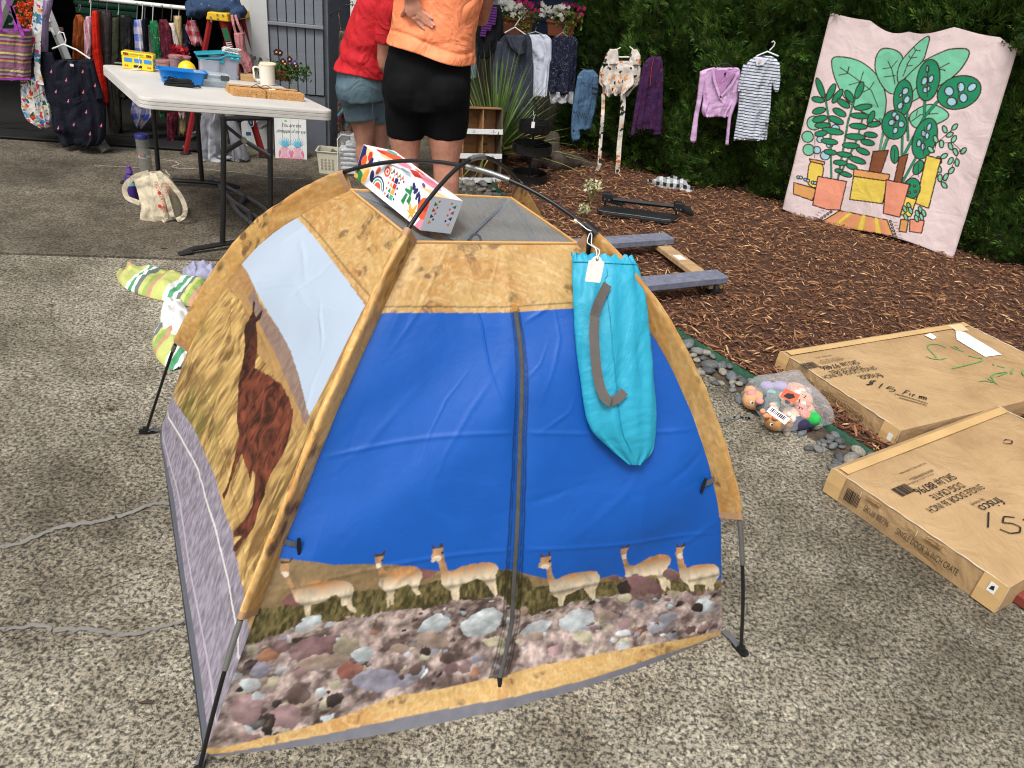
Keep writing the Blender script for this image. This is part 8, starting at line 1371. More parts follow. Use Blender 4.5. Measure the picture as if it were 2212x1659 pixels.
# ---- person in red, bending towards the wall
YR = 4.95
pr = thing('person', 'person in a red tee and grey-blue shorts stooping beside the house wall', 'person', (V(795, 400, YR).x, YR, 0)); b_ = MB()
LA = [(776, 215), (783, 255), (786, 285), (787, 312), (786, 335), (790, 370), (794, 408)]; LB = [(808, 215, .12), (813, 258, .12), (816, 290, .12), (818, 315, .12), (818, 340, .12), (820, 372, .12), (822, 405, .12)]; rr = [.095, .082, .066, .052, .054, .045, .035]
for pts in (LA, LB): b_.tube(path_r(pts, YR), [(r_, r_ * 1.1) for r_ in rr], 18, side=(1, 0, 0)); f_ = path_r(pts, YR)[-1]; b_.tube([Vector((f_.x - .05, f_.y, .035)), Vector((f_.x + .05, f_.y + .02, .04)), Vector((f_.x + .15, f_.y + .05, .025))], [(.03, .035), (.033, .04), (.02, .036)], 12, side=(0, 0, 1))
TR = [(786, 215, .135, .165), (783, 185, .148, .18), (785, 150, .142, .175), (793, 115, .142, .165), (803, 80, .146, .165), (815, 45, .144, .17), (828, 10, .138, .175), (842, -22, .12, .17), (852, -45, .075, .1), (862, -52, .055, .055)]
b_.tube([V(x, y, YR) for x, y, _, _ in TR], [(a, c_) for *_, a, c_ in TR], 24, side=(1, 0, 0))
hd2 = V(888, -55, YR + .05); ellipsoid(b_, hd2, (.10, .08, .105)); ellipsoid(b_, hd2 + Vector((.1, 0, -.02)), (.02, .014, .02)); ellipsoid(b_, hd2 + Vector((-.01, -.08, -.01)), (.022, .012, .03))
b_.tube([V(842, 5, YR - .15), V(835, 50, YR - .15), V(831, 95, YR - .14), V(830, 140, YR - .11), V(846, 170, YR - .06)], [.058, .052, .046, .040, .03], 16); hp = V(850, 176, YR - .05); ellipsoid(b_, hp, (.03, .02, .04))
for k_ in range(4): b_.tube([hp + Vector((.012 * k_ - .018, 0, -.02)), hp + Vector((.013 * k_ - .018, .01, -.055)), hp + Vector((.013 * k_ - .016, .025, -.08 + .004 * abs(k_ - 1.5)))], [.008, .0078, .006], 8)
b_.tube([hp + Vector((-.02, -.005, 0)), hp + Vector((-.035, .01, -.03)), hp + Vector((-.034, .025, -.05))], [.01, .009, .007], 8)
hull_remesh('body', b_, skin_mat('skin_b', (186, 134, 112)), pr, .009, 4)
hair = MB(); ellipsoid(hair, hd2 + Vector((-.025, -.005, .015)), (.108, .095, .11)); ellipsoid(hair, V(866, -10, YR - .02), (.04, .06, .07)); hull_remesh('hair', hair, mat('dark_hair', (34, 26, 22), .6, .3, 20, 90, .6), pr, .012, 2)
M_gs = mat('grey_blue_sports_knit', (92, 116, 128), .5, .06, 8, 300, .15, .0008, wr=.6); s2 = MB()
s2.tube([V(x, y, YR) for x, y, _, _ in TR[:3]] + [V(787, 138, YR)], [(a + .012, c_ + .012) for *_, a, c_ in TR[:3]] + [(.145, .172)], 24, side=(1, 0, 0))
for pts, lo in ((LA, (784, 258)), (LB, (812, 263, .12))): q = path_r(list(pts[:1]) + [lo], YR); s2.tube(q, [(.112, .14), (.108, .115)], 20, side=(1, 0, 0))
ellipsoid(s2, V(765, 190, YR - .02), (.11, .17, .13)); o = hull_remesh('shorts', s2, M_gs, pr, .009, 6); fabric_wrinkle(o, .07, .008)
MB().tube([V(x, y, YR - .198) for x, y in ((795, 175), (803, 200), (806, 250))], .0015, 5).build('pocket_seam', mat('grey_thread', (70, 88, 98), .7), o)
zs_ = np.array([V(x, y, YR).z for x, y, *_ in TR]); xs_ = np.array([V(x, y, YR).x for x, y, *_ in TR]); ra = np.array([q[2] for q in TR]); rb = np.array([q[3] for q in TR]); od = np.argsort(zs_); hl0, hr0 = V(733, 143, YR).z, V(840, 168, YR).z
hem_ = (hl0 + hr0) / 2 + (hr0 - hl0) / 2 * np.cos(T_) + .006 * np.sin(3 * T_); zt_ = V(845, -28, YR).z; Zs_ = hem_ * (1 - V2) + zt_ * V2
cx_ = np.interp(Zs_, zs_[od], xs_[od]); a_ = np.interp(Zs_, zs_[od], ra[od]) + .014; b2 = np.interp(Zs_, zs_[od], rb[od]) + .014
wr = .014 * (fbm(T_ * 2.4, Zs_ * 12 + T_ * 2, 4, 76) - .5) + .008 * np.sin(Zs_ * 55 + 3 * T_ + 3 * fbm(T_ * 2, Zs_ * 8, 2, 77)) * np.exp(-(V2 / .35) ** 2); fl_ = .012 * np.exp(-(V2 / .08) ** 2)
M_rd = mat('red_cotton_tee', (190, 22, 34), .8, .06, 8, 300, .2, .001, wr=.9); gridmesh('shirt', np.stack([cx_ + (a_ + wr + fl_) * np.cos(T_), YR + (b2 + wr + fl_) * np.sin(T_), Zs_], -1), M_rd, pr, closed=True, thick=.0025)
sl_ = MB(); sl_.tube([V(843, -12, YR - .14), V(839, 20, YR - .155), V(836, 55, YR - .152), V(833, 92, YR - .142)], [(.075, .08), (.072, .08), (.068, .07), (.066, .066)], 22, side=(1, 0, 0)); sl_.tube([V(842, -28, YR), V(850, -42, YR)], [(.13, .175), (.08, .1)], 20, side=(1, 0, 0)); o = hull_remesh('sleeve', sl_, M_rd, pr, .009, 3); fabric_wrinkle(o, .05, .008)
# ================================================================== cartons, dolly, step and toys on the right
M_cb, t, b = nodes_of('corrugated_cardboard'); v = coords(t); n1 = noise(t, v, 5, 5); n2 = noise(t, coords(t, (160, 6, 40)), 3, 2)
c_ = ramp(t, n1.outputs[0], [(.3, (164, 132, 92)), (.55, (182, 150, 108)), (.75, (190, 159, 117))]); t.links.new(mixc(t, .35, c_, ramp(t, n2.outputs[0], [(.3, (205, 200, 195)), (.7, (255, 255, 255))]), 'MULTIPLY'), b.inputs['Base Color']); b.inputs['Roughness'].default_value = .75
bump(t, b, n2.outputs[0], .12, .001, bump(t, b, noise(t, v, 5, 4, .55, .8).outputs[0], .7, .03))
M_tape2 = mat('clear_packing_tape', (206, 170, 118), .25, .1, 8, 20, .3, .003); M_pt = mat('black_box_print', (44, 36, 30), .85, .2, 30); M_grn2 = mat('green_crayon', (92, 150, 84), .9, .3, 60); M_mk = mat('marker_ink', (34, 28, 30), .7); M_worn = mat('worn_corner_card', (196, 180, 156), .9, .2, 30)
def carton(name, label, a, b, c, h, z0):
    a, b, c = Vector(a), Vector(b), Vector(c); ex = (b - a).normalized(); ey = c - a; ey -= ex * ey.dot(ex); Ly = ey.length; ey.normalize(); Lx = (b - a).length
    t_ = thing(name, label, 'carton', a, 0, 'flat cartons'); M4 = frame((a.x, a.y, z0), ex, ey); nx, ny = 40, 60
    # a slab with slightly bowed faces and crushed edges
    mb = MB(); U_, V_ = np.meshgrid(np.linspace(0, 1, nx), np.linspace(0, 1, ny), indexing='ij'); e = np.minimum(np.minimum(U_ * Lx, (1 - U_) * Lx), np.minimum(V_ * Ly, (1 - V_) * Ly))
    top = h - .004 * np.exp(-e / .008) + .006 * (fbm(U_ * 3, V_ * 4, 3, int(Lx * 100)) - .5) * np.minimum(1, e / .05) - .0018 * np.exp(-((U_ - .08) / .006) ** 2) - .0018 * np.exp(-((V_ - .35) / .004) ** 2)
    P = np.stack([U_ * Lx, V_ * Ly, top], -1); Q = np.array(M4); W_ = P @ Q[:3, :3].T + Q[:3, 3]; gridmesh('top_panel', W_, M_cb, t_)
    for k_, (A, B) in enumerate((((0, 0), (1, 0)), ((1, 0), (1, 1)), ((1, 1), (0, 1)), ((0, 1), (0, 0)))):
        s = np.linspace(0, 1, 40)[:, None]; w_ = np.linspace(0, 1, 10)[None]; x = (A[0] + (B[0] - A[0]) * s) * Lx + 0 * w_; y = (A[1] + (B[1] - A[1]) * s) * Ly + 0 * w_; ed = np.interp(np.clip(s, 0, 1), [0, 1], [0, 1])
        i0 = np.clip((A[0] + (B[0] - A[0]) * s) * (nx - 1), 0, nx - 1).round().astype(int); j0_ = np.clip((A[1] + (B[1] - A[1]) * s) * (ny - 1), 0, ny - 1).round().astype(int); zt2 = top[i0[:, 0], j0_[:, 0]][:, None]
        nrm_ = [(0, -1), (1, 0), (0, 1), (-1, 0)][k_]; blg = .006 * np.sin(PI * w_) * (fbm(s * 6, w_ * 2 + k_, 3, 3 + k_) - .3); P = np.stack([x + nrm_[0] * blg, y + nrm_[1] * blg, w_ * zt2], -1); gridmesh('side_panel', P @ Q[:3, :3].T + Q[:3, 3], M_cb, t_)
    mb = MB(); mb.add([M4 @ Vector(q) for q in ((0, 0, .001), (Lx, 0, .001), (Lx, Ly, .001), (0, Ly, .001))], [(3, 2, 1, 0)]); mb.build('bottom_panel', M_cb, t_)
    for y in (.0, Ly):                                                       # scuffed pale edges
        pts = [M4 @ Vector((Lx * u, y, h - .002 + .0012 * math.sin(u * 50))) for u in np.linspace(0.005, .995, 40)]; MB().tube(pts, [.0012 + .0022 * vnoise(i * .6, y) for i in range(40)], 5).build('worn_edge', M_worn, t_)
    for x in (.001, Lx - .001): MB().tube([M4 @ Vector((x, .001, h * u)) for u in (.05, .5, .95)], .0022, 5).build('worn_corner', M_worn, t_)
    for (u0, u1) in ((0, .06), (Lx - .07, Lx)): MB().ribbon([M4 @ Vector(((u0 + u1) / 2, -.0075, .004)), M4 @ Vector(((u0 + u1) / 2, -.0085, h * .5)), M4 @ Vector(((u0 + u1) / 2, -.004, h + .0005))], u1 - u0, up=tuple(-ey)).build('tape', M_tape2, t_)
    for x in (.035, Lx - .03): MB().ribbon([M4 @ Vector((x, .01, h + .0045)), M4 @ Vector((x, Ly - .01, h + .0045))], .035, up=(0, 0, 1)).build('tape', M_tape2, t_) if x < .1 else None
    return t_, M4, Lx, Ly
def local(M4, px, py, z): return M4.inverted() @ G(px, py, M4.translation.z + z)
def top_text(t_, M4, h, s_, px, py, size, m_=M_pt, sx=1., al='CENTER', shear=0., nm='printed_text'):
    q = local(M4, px, py, h); return text(s_, size, m_, t_, M4 @ Matrix.Translation((q.x - size * .33, q.y, h + .0042)) @ Matrix.Rotation(-PI / 2, 4, 'Z'), nm, al, sx, shear) if False else text(s_, size, m_, t_, M4 @ frame((q.x - size * .33, q.y, h + .0042), (0, -1, 0), (1, 0, 0)), nm, al, sx, shear)
def barcode(t_, M, w_, h_, seed):
    r = random.Random(seed); x = 0; mb = MB()
    while x < w_:
        k_ = r.choice([.002, .003, .005]); mb.prism([(x, 0), (x + k_, 0), (x + k_, h_), (x, h_)], M, .0003); x += k_ + r.choice([.002, .003])
    mb.build('barcode', M_pt, t_)
def stroke(t_, M4, h, pts, wd, m_, nm='handwriting', off=.0046):
    P = [local(M4, px, py, h) for px, py in pts]; Q = smooth_path([(p.x, p.y, h + off) for p in P], max(8, 6 * len(P)), 1); MB().ribbon([M4 @ Vector(q) for q in Q], wd, up=(0, 0, 1)).build(nm, m_, t_)
ZB, ZA = zc(3200, 1750, 2.37), zc(3000, 1250, 2.143); T3z = lambda x, y: ZB(x, y)
H1 = .10
t_, M4, Lx, Ly = carton('crate_carton', 'nearer flat cardboard carton marked 15 on its top', (1.083, 2.122, 0), (1.425, 1.632, 0), (1.916, 2.701, 0), H1, .002)
for s_, x, y, sz, sx in (('SKU# 88796', 1140, 375, .044, .95), ('DOG CRATE', 1255, 442, .038, .8), ('SINGLE DOOR 36 INCH', 1335, 508, .036, .8)): top_text(t_, M4, H1, s_, *ZB(x, y), sz, sx=sx)
top_text(t_, M4, H1, 'frisco', *ZB(1665, 570), .052, sx=1.0, nm='printed_logo'); top_text(t_, M4, H1, 'by chewy', *ZB(1540, 545), .018)
for i, (x, y) in enumerate(((1030, 300), (1010, 285), (1000, 320))): top_text(t_, M4, H1, ['INCLUDES 1 DOG CRATE', '36.0 in L x 23.8 in W x 25.6 in H', '91.4 cm L x 60.5 cm W x 65.0 cm H'][i], *ZB(x, y + 12 * i - 8), .010)
top_text(t_, M4, H1, 'INCLUDES TRAY, DIVIDER PANEL', *ZB(930, 232), .010); q = local(M4, *ZB(800, 395), H1); barcode(t_, M4 @ frame((q.x, q.y + .03, H1 + .0042), (0, -1, 0), (1, 0, 0)), .075, .042, 4)
stroke(t_, M4, H1, [ZB(*p) for p in ((1638, 640), (1635, 710), (1632, 785))], .005, M_mk); stroke(t_, M4, H1, [ZB(*p) for p in ((1880, 690), (1780, 680), (1768, 740), (1860, 745), (1935, 780), (1930, 830), (1840, 840), (1742, 800))], .005, M_mk); stroke(t_, M4, H1, [ZB(*p) for p in ((1960, 715), (1985, 700), (2040, 720))], .005, M_mk)
stroke(t_, M4, H1, [ZA(*p) for p in ((2040, 1045), (2060, 1035), (2110, 1048), (2105, 1072), (2050, 1070), (2030, 1060))], .004, M_mk, 'punched_hole')
side = lambda x, z: M4 @ frame((x, -.0092, z), (1, 0, 0), (0, 0, 1))
text('SKU# 88796', .034, M_pt, t_, side(.15, .034), sx=.52); text('SINGLE DOOR 36 INCH CRATE', .032, M_pt, t_, side(.268, .034), sx=.46); barcode(t_, side(.078, .026), .052, .048, 7)
for x in (.125, .325): MB().ribbon([M4 @ Vector((x, -.0098, .09)), M4 @ Vector((x + .001, -.0102, .068))], .0025, up=(0, -1, 0)).build('staple_tear', M_worn, t_)
for x in (.17, .38): MB().box(M4 @ Vector((x, -.0075, .086)), (.05, .004, .014), M4.to_3x3(), ch=.001).build('torn_patch', mat('torn_card', (168, 136, 96), .95, .3, 30, 80, .9, .01), t_)
MB().prism([(0, 0), (.022, 0), (.024, .032), (.002, .034)], side(Lx - .045, .055), .0006).build('white_sticker', mat('white_card_tag', (236, 236, 232), .6, .02), t_); MB().prism([(.006, .01), (.018, .012), (.016, .026), (.008, .022)], M4 @ frame((Lx - .045, -.0102, .055), (1, 0, 0), (0, 0, 1)), .0006).build('sticker_print', M_mk, t_)
H2 = .08
t_, M4, Lx, Ly = carton('pen_carton', 'farther flat cardboard carton with $15 Firm written on it', (1.124, 2.985, 0), (1.431, 2.433, 0), (2.157, 3.576, 0), H2, .014)
for s_, x, y, sz, sx in (('SKU# 97486', 655, 408, .044, .95), ('EXERCISE PEN', 705, 445, .036, .8), ('SINGLE DOOR 42 INCH', 740, 470, .036, .8)): top_text(t_, M4, H2, s_, *ZA(x, y), sz, sx=sx)
top_text(t_, M4, H2, 'frisco', *ZA(925, 505), .052, nm='printed_logo'); top_text(t_, M4, H2, 'by chewy', *ZA(855, 494), .018)
for i, s_ in enumerate(('INCLUDES 1 EXERCISE PEN', '8 PANELS 24.0 in W x 42.0 in H', '61.0 cm W x 106.7 cm H')): top_text(t_, M4, H2, s_, *ZA(590 - 10 * i, 378 - 11 * i), .011)
top_text(t_, M4, H2, 'ITEM WEIGHT 38.4 LB', *ZA(520, 335), .010); q = local(M4, *ZA(395, 385), H2); barcode(t_, M4 @ frame((q.x, q.y + .02, H2 + .0042), (0, -1, 0), (1, 0, 0)), .075, .045, 9)
S_ = lambda pts, w_=.0045, m_=M_mk: stroke(t_, M4, H2, [ZA(*p) for p in pts], w_, m_)
S_(((965, 545), (920, 540), (905, 555), (935, 562), (925, 572), (875, 572))); S_(((955, 538), (890, 578))); S_(((1018, 565), (1000, 582), (985, 602))); S_(((1115, 600), (1075, 588), (1048, 605), (1090, 608), (1125, 618), (1110, 630), (1072, 628)))
S_(((1218, 620), (1200, 640), (1182, 650))); S_(((1218, 620), (1250, 632))); S_(((1200, 636), (1228, 642))); S_(((1252, 648), (1242, 662))); S_(((1275, 655), (1265, 672))); S_(((1270, 660), (1292, 658))); S_(((1330, 668), (1322, 690))); S_(((1326, 675), (1345, 672), (1342, 692))); S_(((1345, 678), (1365, 675), (1362, 698))); S_(((1365, 682), (1385, 682), (1380, 702)))
S_(((1120, 652), (1200, 672), (1300, 702), (1398, 735))); S_(((1155, 684), (1270, 715), (1388, 750)))
g_ = lambda *pts: S_(pts, .006, M_grn2)
g_((1555, 262), (1480, 232), (1400, 235), (1395, 268), (1440, 310), (1470, 345)); g_((1555, 348), (1500, 362), (1440, 356), (1380, 335)); g_((1590, 250), (1640, 275), (1700, 295)); g_((1620, 245), (1660, 270)); g_((1740, 330), (1800, 345), (1860, 350), (1850, 375), (1780, 395), (1600, 438)); g_((1950, 395), (1955, 410)); g_((1980, 412), (2050, 430)); g_((2120, 435), (2100, 470), (2110, 485)); g_((2060, 465), (1960, 480), (1930, 505), (1950, 530), (1940, 555), (1880, 540), (1830, 548)); g_((1900, 520), (1985, 570)); g_((2200, 455), (2195, 480), (2210, 500)); g_((1990, 500), (2070, 470))
def sticker(pts, m_, nm): P = [local(M4, *ZA(*p), H2) for p in pts]; mb = MB(); mb.add([M4 @ Vector((p.x, p.y, H2 + .0052)) for p in P], [tuple(range(len(P)))]); mb.build(nm, m_, t_)
Mw = mat('white_card_tag', (236, 236, 232), .6, .02); sticker(((1630, 120), (1700, 128), (1925, 262), (2020, 322), (1880, 340), (1640, 195)), Mw, 'shipping_label'); sticker(((1370, 158), (1420, 138), (1472, 175), (1440, 195)), Mw, 'white_sticker'); sticker(((1565, 72), (1680, 65), (1745, 118), (1640, 125)), mat('manila_label', (214, 190, 150), .7), 'manila_label')
S_(((1840, 290), (1850, 305)), .012); S_(((1870, 288), (1885, 305)), .01); S_(((1700, 190), (1760, 225)), .002)
side = lambda x, z: M4 @ frame((x, -.0085, z), (1, 0, 0), (0, 0, 1))
text('SKU# 97486', .030, M_pt, t_, side(.13, .024), sx=.6); text('SINGLE DOOR 42 INCH EXERCISE PEN', .028, M_pt, t_, side(.262, .024), sx=.46); MB().prism([(0, 0), (.02, 0), (.022, .03), (.002, .03)], side(Lx - .035, .02), .0006).build('white_sticker', Mw, t_)
o = MB().box(G(2268, 1268, .02), (.3, .1, .035), Matrix.Rotation(.6, 3, 'Z'), ch=.004).build('red_plank', mat('red_stained_plank', (120, 54, 40), .8, .2, 8), None); tag(o, 'red-brown plank end under the nearer carton at the right edge', 'plank')
# ---- clear bag of soft toys
ZG = zc(2500, 1000, 1.844); pc = G(*ZG(1060, 1180)); tb = thing('toy_bag', 'clear zip bag full of small plush toys on the river stones', 'toy bag', pc); yb_ = 2.62
def blob(name, lst, cl, vox=.006):
    mb = MB(); [ellipsoid(mb, G(*ZG(x, y), z), (a, a * .85, a * c2)) for x, y, z, a, c2 in lst]; m_ = mat('plush_%d_%d' % (cl[0], cl[2]), cl, .95, .15, 18, 120, .6, .003); return hull_remesh(name, mb, m_, tb, vox, 3)
blob('tan_toy', [(860, 1060, .05, .045, .9), (835, 1000, .06, .026, 1), (900, 1100, .03, .03, .8)], (206, 160, 118)); blob('pink_muzzle', [(850, 1015, .078, .022, .8), (905, 1070, .075, .018, .8)], (222, 150, 146)); blob('dark_toy', [(985, 1070, .06, .042, .8), (950, 1110, .045, .04, .8), (1010, 1030, .06, .03, .9)], (74, 92, 92)); blob('teal_toy', [(990, 1010, .075, .02, .8), (1020, 1100, .065, .02, .8)], (92, 178, 168))
blob('ginger_toy', [(1020, 1215, .04, .042, .9), (1090, 1215, .035, .035, .9)], (200, 150, 96)); blob('cream_toy', [(1090, 1060, .055, .042, .8), (1130, 1160, .045, .035, .8), (1160, 1200, .035, .03, .8)], (214, 192, 166)); blob('orange_toy', [(1170, 990, .06, .04, .8), (1210, 1060, .06, .045, .8), (1230, 1130, .05, .04, .8)], (222, 160, 124)); blob('coral_toy', [(1205, 1120, .072, .026, .7), (1240, 1170, .06, .024, .7), (1150, 960, .07, .024, .7)], (224, 140, 124)); blob('lilac_toy', [(1060, 960, .06, .03, .7), (960, 960, .05, .03, .7)], (156, 140, 190)); blob('green_toy', [(1295, 1200, .05, .03, .9), (1290, 1165, .05, .02, .9)], (40, 170, 76)); blob('navy_toy', [(1190, 1230, .03, .04, .7), (1260, 1230, .03, .03, .7)], (44, 40, 70)); blob('white_patch', [(1180, 1005, .088, .018, .6), (1225, 1085, .088, .016, .6), (1130, 1195, .06, .022, .8)], (226, 220, 212))
for i in range(16): mb = MB(); ellipsoid(mb, G(*ZG(rnd.uniform(900, 1270), rnd.uniform(970, 1230)), rnd.uniform(.06, .095)), (rnd.uniform(.009, .017), .012, .010), 10); mb.build('small_toy', mat('plush_s%d' % (i % 5), [(222, 150, 110), (232, 226, 216), (226, 176, 160), (210, 120, 86), (120, 150, 170)][i % 5], .95, .15, 18, 120, .6, .003), tb, True)
for x, y, z in ((850, 1080, .088), (992, 1240, .078)):
    c = G(*ZG(x, y), z); MB().lathe(c, [(.001, -.003), (.0065, 0), (.001, .003)], 12, M=frame((0, 0, 0), (1, 0, 0), (0, .5, .86)).to_3x3()).build('toy_eye', mat('white_piping', (212, 214, 210), .5), tb, True); MB().lathe(c + Vector((0, -.004, .003)), [(.001, -.002), (.0042, 0), (.001, .002)], 10, M=frame((0, 0, 0), (1, 0, 0), (0, .5, .86)).to_3x3()).build('toy_pupil', M_mk, tb, True)
bagm = MB(); BZ = [(775, 950), (870, 940), (1140, 900), (1190, 905), (1260, 1010), (1330, 1090), (1505, 1245), (1330, 1250), (1180, 1275), (1075, 1305), (1020, 1280), (900, 1190), (820, 1060)]
ctr = sum([Vector(G(*ZG(*p), .02)) for p in BZ], Vector()) / len(BZ); nb2 = len(BZ); rings = []
for k_, (s, z) in enumerate(((1.0, .022), (.94, .055), (.82, .085), (.6, .107), (.3, .116))):
    rings.append([ctr.lerp(G(*ZG(*p), .02), s) + Vector((0, 0, z - .02 + .008 * math.sin(i * 2.3 + k_))) for i, p in enumerate(BZ)])
bagm.add([p for r_ in rings for p in r_] + [ctr + Vector((0, 0, .098))], [(k_ * nb2 + i, k_ * nb2 + (i + 1) % nb2, (k_ + 1) * nb2 + (i + 1) % nb2, (k_ + 1) * nb2 + i) for k_ in range(4) for i in range(nb2)] + [(4 * nb2 + i, 4 * nb2 + (i + 1) % nb2, 5 * nb2) for i in range(nb2)])
M_film, t, b = nodes_of('zip_bag_film'); gl = N(t, 'ShaderNodeBsdfPrincipled', Roughness=.16); gl.inputs['Base Color'].default_value = L4((226, 228, 230)); tr = t.nodes.new('ShaderNodeBsdfTransparent'); lw = N(t, 'ShaderNodeLayerWeight', Blend=.35); bp = N(t, 'ShaderNodeBump', Strength=.9, Distance=.02); t.links.new(noise(t, coords(t), 26, 4).outputs[0], bp.inputs['Height']); t.links.new(bp.outputs[0], gl.inputs['Normal']); t.links.new(bp.outputs[0], lw.inputs['Normal'])
mp_ = N(t, 'ShaderNodeMapRange'); mp_.inputs[3].default_value = .10; mp_.inputs[4].default_value = .62; t.links.new(lw.outputs['Facing'], mp_.inputs[0]); mx = t.nodes.new('ShaderNodeMixShader'); t.links.new(mp_.outputs[0], mx.inputs[0]); t.links.new(tr.outputs[0], mx.inputs[1]); t.links.new(gl.outputs[0], mx.inputs[2]); t.links.new(mx.outputs[0], [n for n in t.nodes if n.type == 'OUTPUT_MATERIAL'][0].inputs[0])
bfo = bagm.build('clear_film', M_film, tb, True); sb = bfo.modifiers.new('s', 'SUBSURF'); sb.levels = 2; sb.render_levels = 2
P1, P2 = G(*ZG(1040, 1170), .125), G(*ZG(1125, 1030), .135)
MB().prism([(-.042, -.014), (.042, -.014), (.042, .014), (-.042, .014)], frame(P1, (.62, -.72, -.1), (.5, .4, .6)), .0006).build('barcode_label', Mw, tb); barcode(tb, frame(P1, (.62, -.72, -.1), (.5, .4, .6)) @ Matrix.Translation((-.034, -.004, .001)), .06, .014, 12)
MB().prism([(-.03, -.02), (.03, -.02), (.03, .02), (-.03, .02)], frame(P2, (.72, -.6, 0), (.5, .5, .6)), .0006).build('orange_card', mat('orange_card', (222, 92, 62), .6), tb); MB().prism([(-.02, -.012), (.004, -.014), (.02, .002), (.008, .012), (-.012, .006)], frame(P2, (.72, -.6, 0), (.5, .5, .6)) @ Matrix.Translation((0, 0, .001)), .0006).build('card_print', M_mk, tb)
for pts in (((1165, 1060), (1200, 1050), (1190, 1080)), ((1215, 1020), (1245, 1030), (1225, 1045)), ((1180, 1100), (1200, 1110), (1190, 1125)), ((1200, 1110), (1220, 1120), (1208, 1130))): MB().ribbon([G(*ZG(*p), .122) for p in pts], .004).build('handwriting', M_mk, tb)
# ---- furniture dolly with carpeted ends
ZD = zc(2300, 650, 2.765); zd = .125; dl = thing('furniture_dolly', 'wooden furniture dolly with grey carpeted boards on black casters', 'dolly', G(1450, 600)); M_cp = mat('grey_carpet', (112, 116, 132), .98, .2, 30, 220, .9, .004); M_wd = mat('raw_dolly_wood', (170, 140, 102), .85, .25, 8, 50, .5, .003, aniso=(1, 6, 1))
fr0, fr1 = G(*ZD(1440, 1130), zd), G(*ZD(1545, 1222), zd); fa, fb = G(*ZD(880, 730), zd), G(*ZD(970, 800), zd)
dx = (G(*ZD(1440, 1130), zd) - G(*ZD(700, 1200), zd)).normalized(); dy_ = Vector((-dx.y, dx.x, 0))
def board(end, wd, L_, nm, m_, dz=0.): M_ = frame(end - dx * L_ / 2 - dy_ * wd / 2 + Vector((0, 0, -.02 + dz)), dx, dy_); return MB().box(M_.translation, (L_, wd, .04), M_.to_3x3(), ch=.006).build(nm, m_, dl)
b1 = board(fr0, .105, .74, 'carpeted_board', M_cp); b2 = board(fa, .10, .74, 'carpeted_board', M_cp)
dd_ = fr0 - fa
for off in (-.055, -.60): p, q = fa + dx * off - dy_ * .02, fr0 + dx * off - dy_ * .06; M_ = frame((p + q) / 2 + Vector((0, 0, -.056)), (q - p), dx); MB().box(M_.translation, ((q - p).length + .06, .085, .028), M_.to_3x3(), ch=.003).build('rail', M_wd, dl)
MB().box(fa.lerp(fr0, .5) + dx * -.055 + Vector((0, 0, -.0415)), (.07, .05, .0015), frame((0, 0, 0), dd_, dx).to_3x3()).build('paper_label', mat('white_card', (205, 205, 203), .6), dl)
for e in (fa, fr0):
    for off in (-.06, -.62):
        c = e + dx * off - dy_ * .075; cc_ = Vector((c.x, c.y, .052)); wh = MB().lathe(cc_, [(.01, -.014), (.036, -.013), (.038, -.008), (.038, .008), (.036, .013), (.01, .014)], 20, M=frame((0, 0, 0), dy_, (0, 0, 1)).to_3x3()).build('caster_wheel', M_tyre, dl, True); MB().box(cc_ + Vector((0, 0, .035)), (.045, .042, .012)).build('caster_plate', M_fer, dl, bevel=.002)
        for s in (-1, 1): MB().tube([cc_ + Vector((0, 0, .035)) + dx * s * .018, cc_ + dx * s * .018], .004, 6).build('caster_fork', M_fer, dl, True)
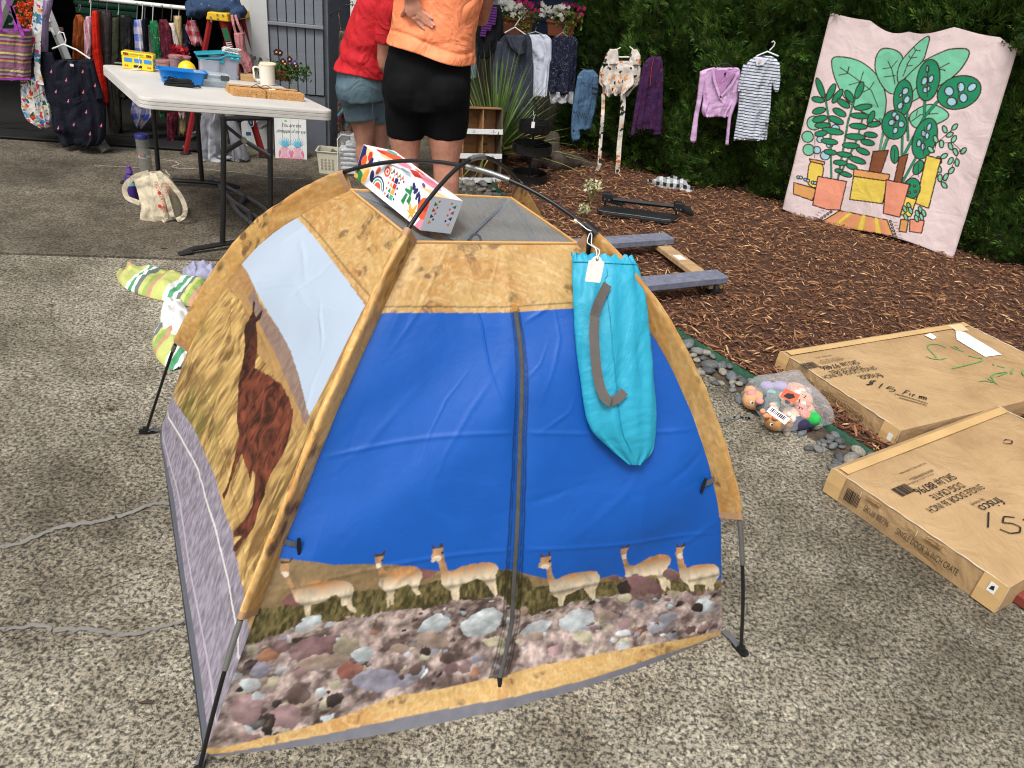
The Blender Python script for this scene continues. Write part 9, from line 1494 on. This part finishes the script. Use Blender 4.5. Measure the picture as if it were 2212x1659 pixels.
# ---- black folding vehicle step
zs2 = .044; vs_ = thing('vehicle_step', 'black metal step plate with a raised bar lying on the mulch', 'step', G(1370, 470)); pl_ = [G(*ZD(*p), zs2) for p in ((140, 478), (225, 432), (1050, 540), (945, 612), (900, 610), (190, 512))]
mb = MB(); n_ = len(pl_); mb.add([p + Vector((0, 0, -.022)) for p in pl_] + pl_, [tuple(range(n_)), tuple(range(2 * n_ - 1, n_ - 1, -1))] + [(i, i + n_, (i + 1) % n_ + n_, (i + 1) % n_) for i in range(n_)]); Mst = mat('black_powder_coat', (24, 25, 26), .6, .2, 10, 120, .3); mb.build('step_plate', Mst, vs_, bevel=.005)
MB().tube([G(*ZD(*p), zs2 - .006) + Vector((0, -.004, 0)) for p in ((160, 495), (215, 512), (560, 555), (880, 602), (935, 605))], .0075, 8).build('grey_edge', mat('grey_trim', (120, 122, 122), .5), vs_, True)
A_, B_ = V(*ZD(245, 345), pl_[1].y - .02), V(*ZD(1022, 450), pl_[2].y - .01)
for p, g_ in ((A_, pl_[1]), (B_, pl_[2])):
    MB().box(p, (.055, .055, .055), ch=.004).build('bracket', Mst, vs_); MB().tube([p, Vector((p.x - .005, p.y, .02))], .006, 8).build('post', Mst, vs_, True); MB().tube([p, p + Vector((.07, .0, -.02)), p + Vector((.11, .0, -.045))], [(.03, .006), (.028, .006), (.01, .006)], 6, side=(0, 0, 1)).build('hinge_arm', Mst, vs_, True)
    for q in (-.012, .016): MB().lathe(p + Vector((q, -.03, -.01)), [(.005, -.004), (.005, .004)], 8, M=Matrix.Rotation(PI / 2, 3, 'X')).build('bolt', M_fer, vs_, True)
MB().tube([A_ + Vector((.04, 0, -.012)), B_ + Vector((-.02, 0, -.004))], [(.016, .012)] * 2, 4, side=(0, 0, 1)).build('cross_bar', Mst, vs_, bevel=.002)
# ---- checked shirt dropped on the mulch, a few dry leaves on the drive
heap('checked_shirt', 'black and white checked flannel shirt crumpled on the mulch by the hedge', 'shirt', [(1397, 400), (1430, 404), (1465, 408), (1496, 417)], plaid('buffalo_check', (205, 208, 210), (30, 31, 34), .05), .075, .075, 12, .035)
lm = mat('dry_leaf', (66, 52, 40), .9, .3, 30)
for x, y, lb in ((355, 538, 'dark dry leaf on the concrete just beyond the slab joint'), (110, 660, 'dark dry leaf lying alone on the concrete at the far left'), (238, 885, 'dark dry leaf on the concrete left of the rear tent pole'), (315, 1520, 'dark dry leaf on the concrete near the front tent corner')):
    p = G(x, y, .004); o = MB().add([p + Vector(q) for q in ((-.02, 0, 0), (-.006, -.006, .006), (.022, .002, .002), (0, .007, .005))], [(0, 1, 2), (0, 2, 3)]).build('dry_leaf', lm); tag(o, lb, 'leaf', 'dry leaves on the driveway')
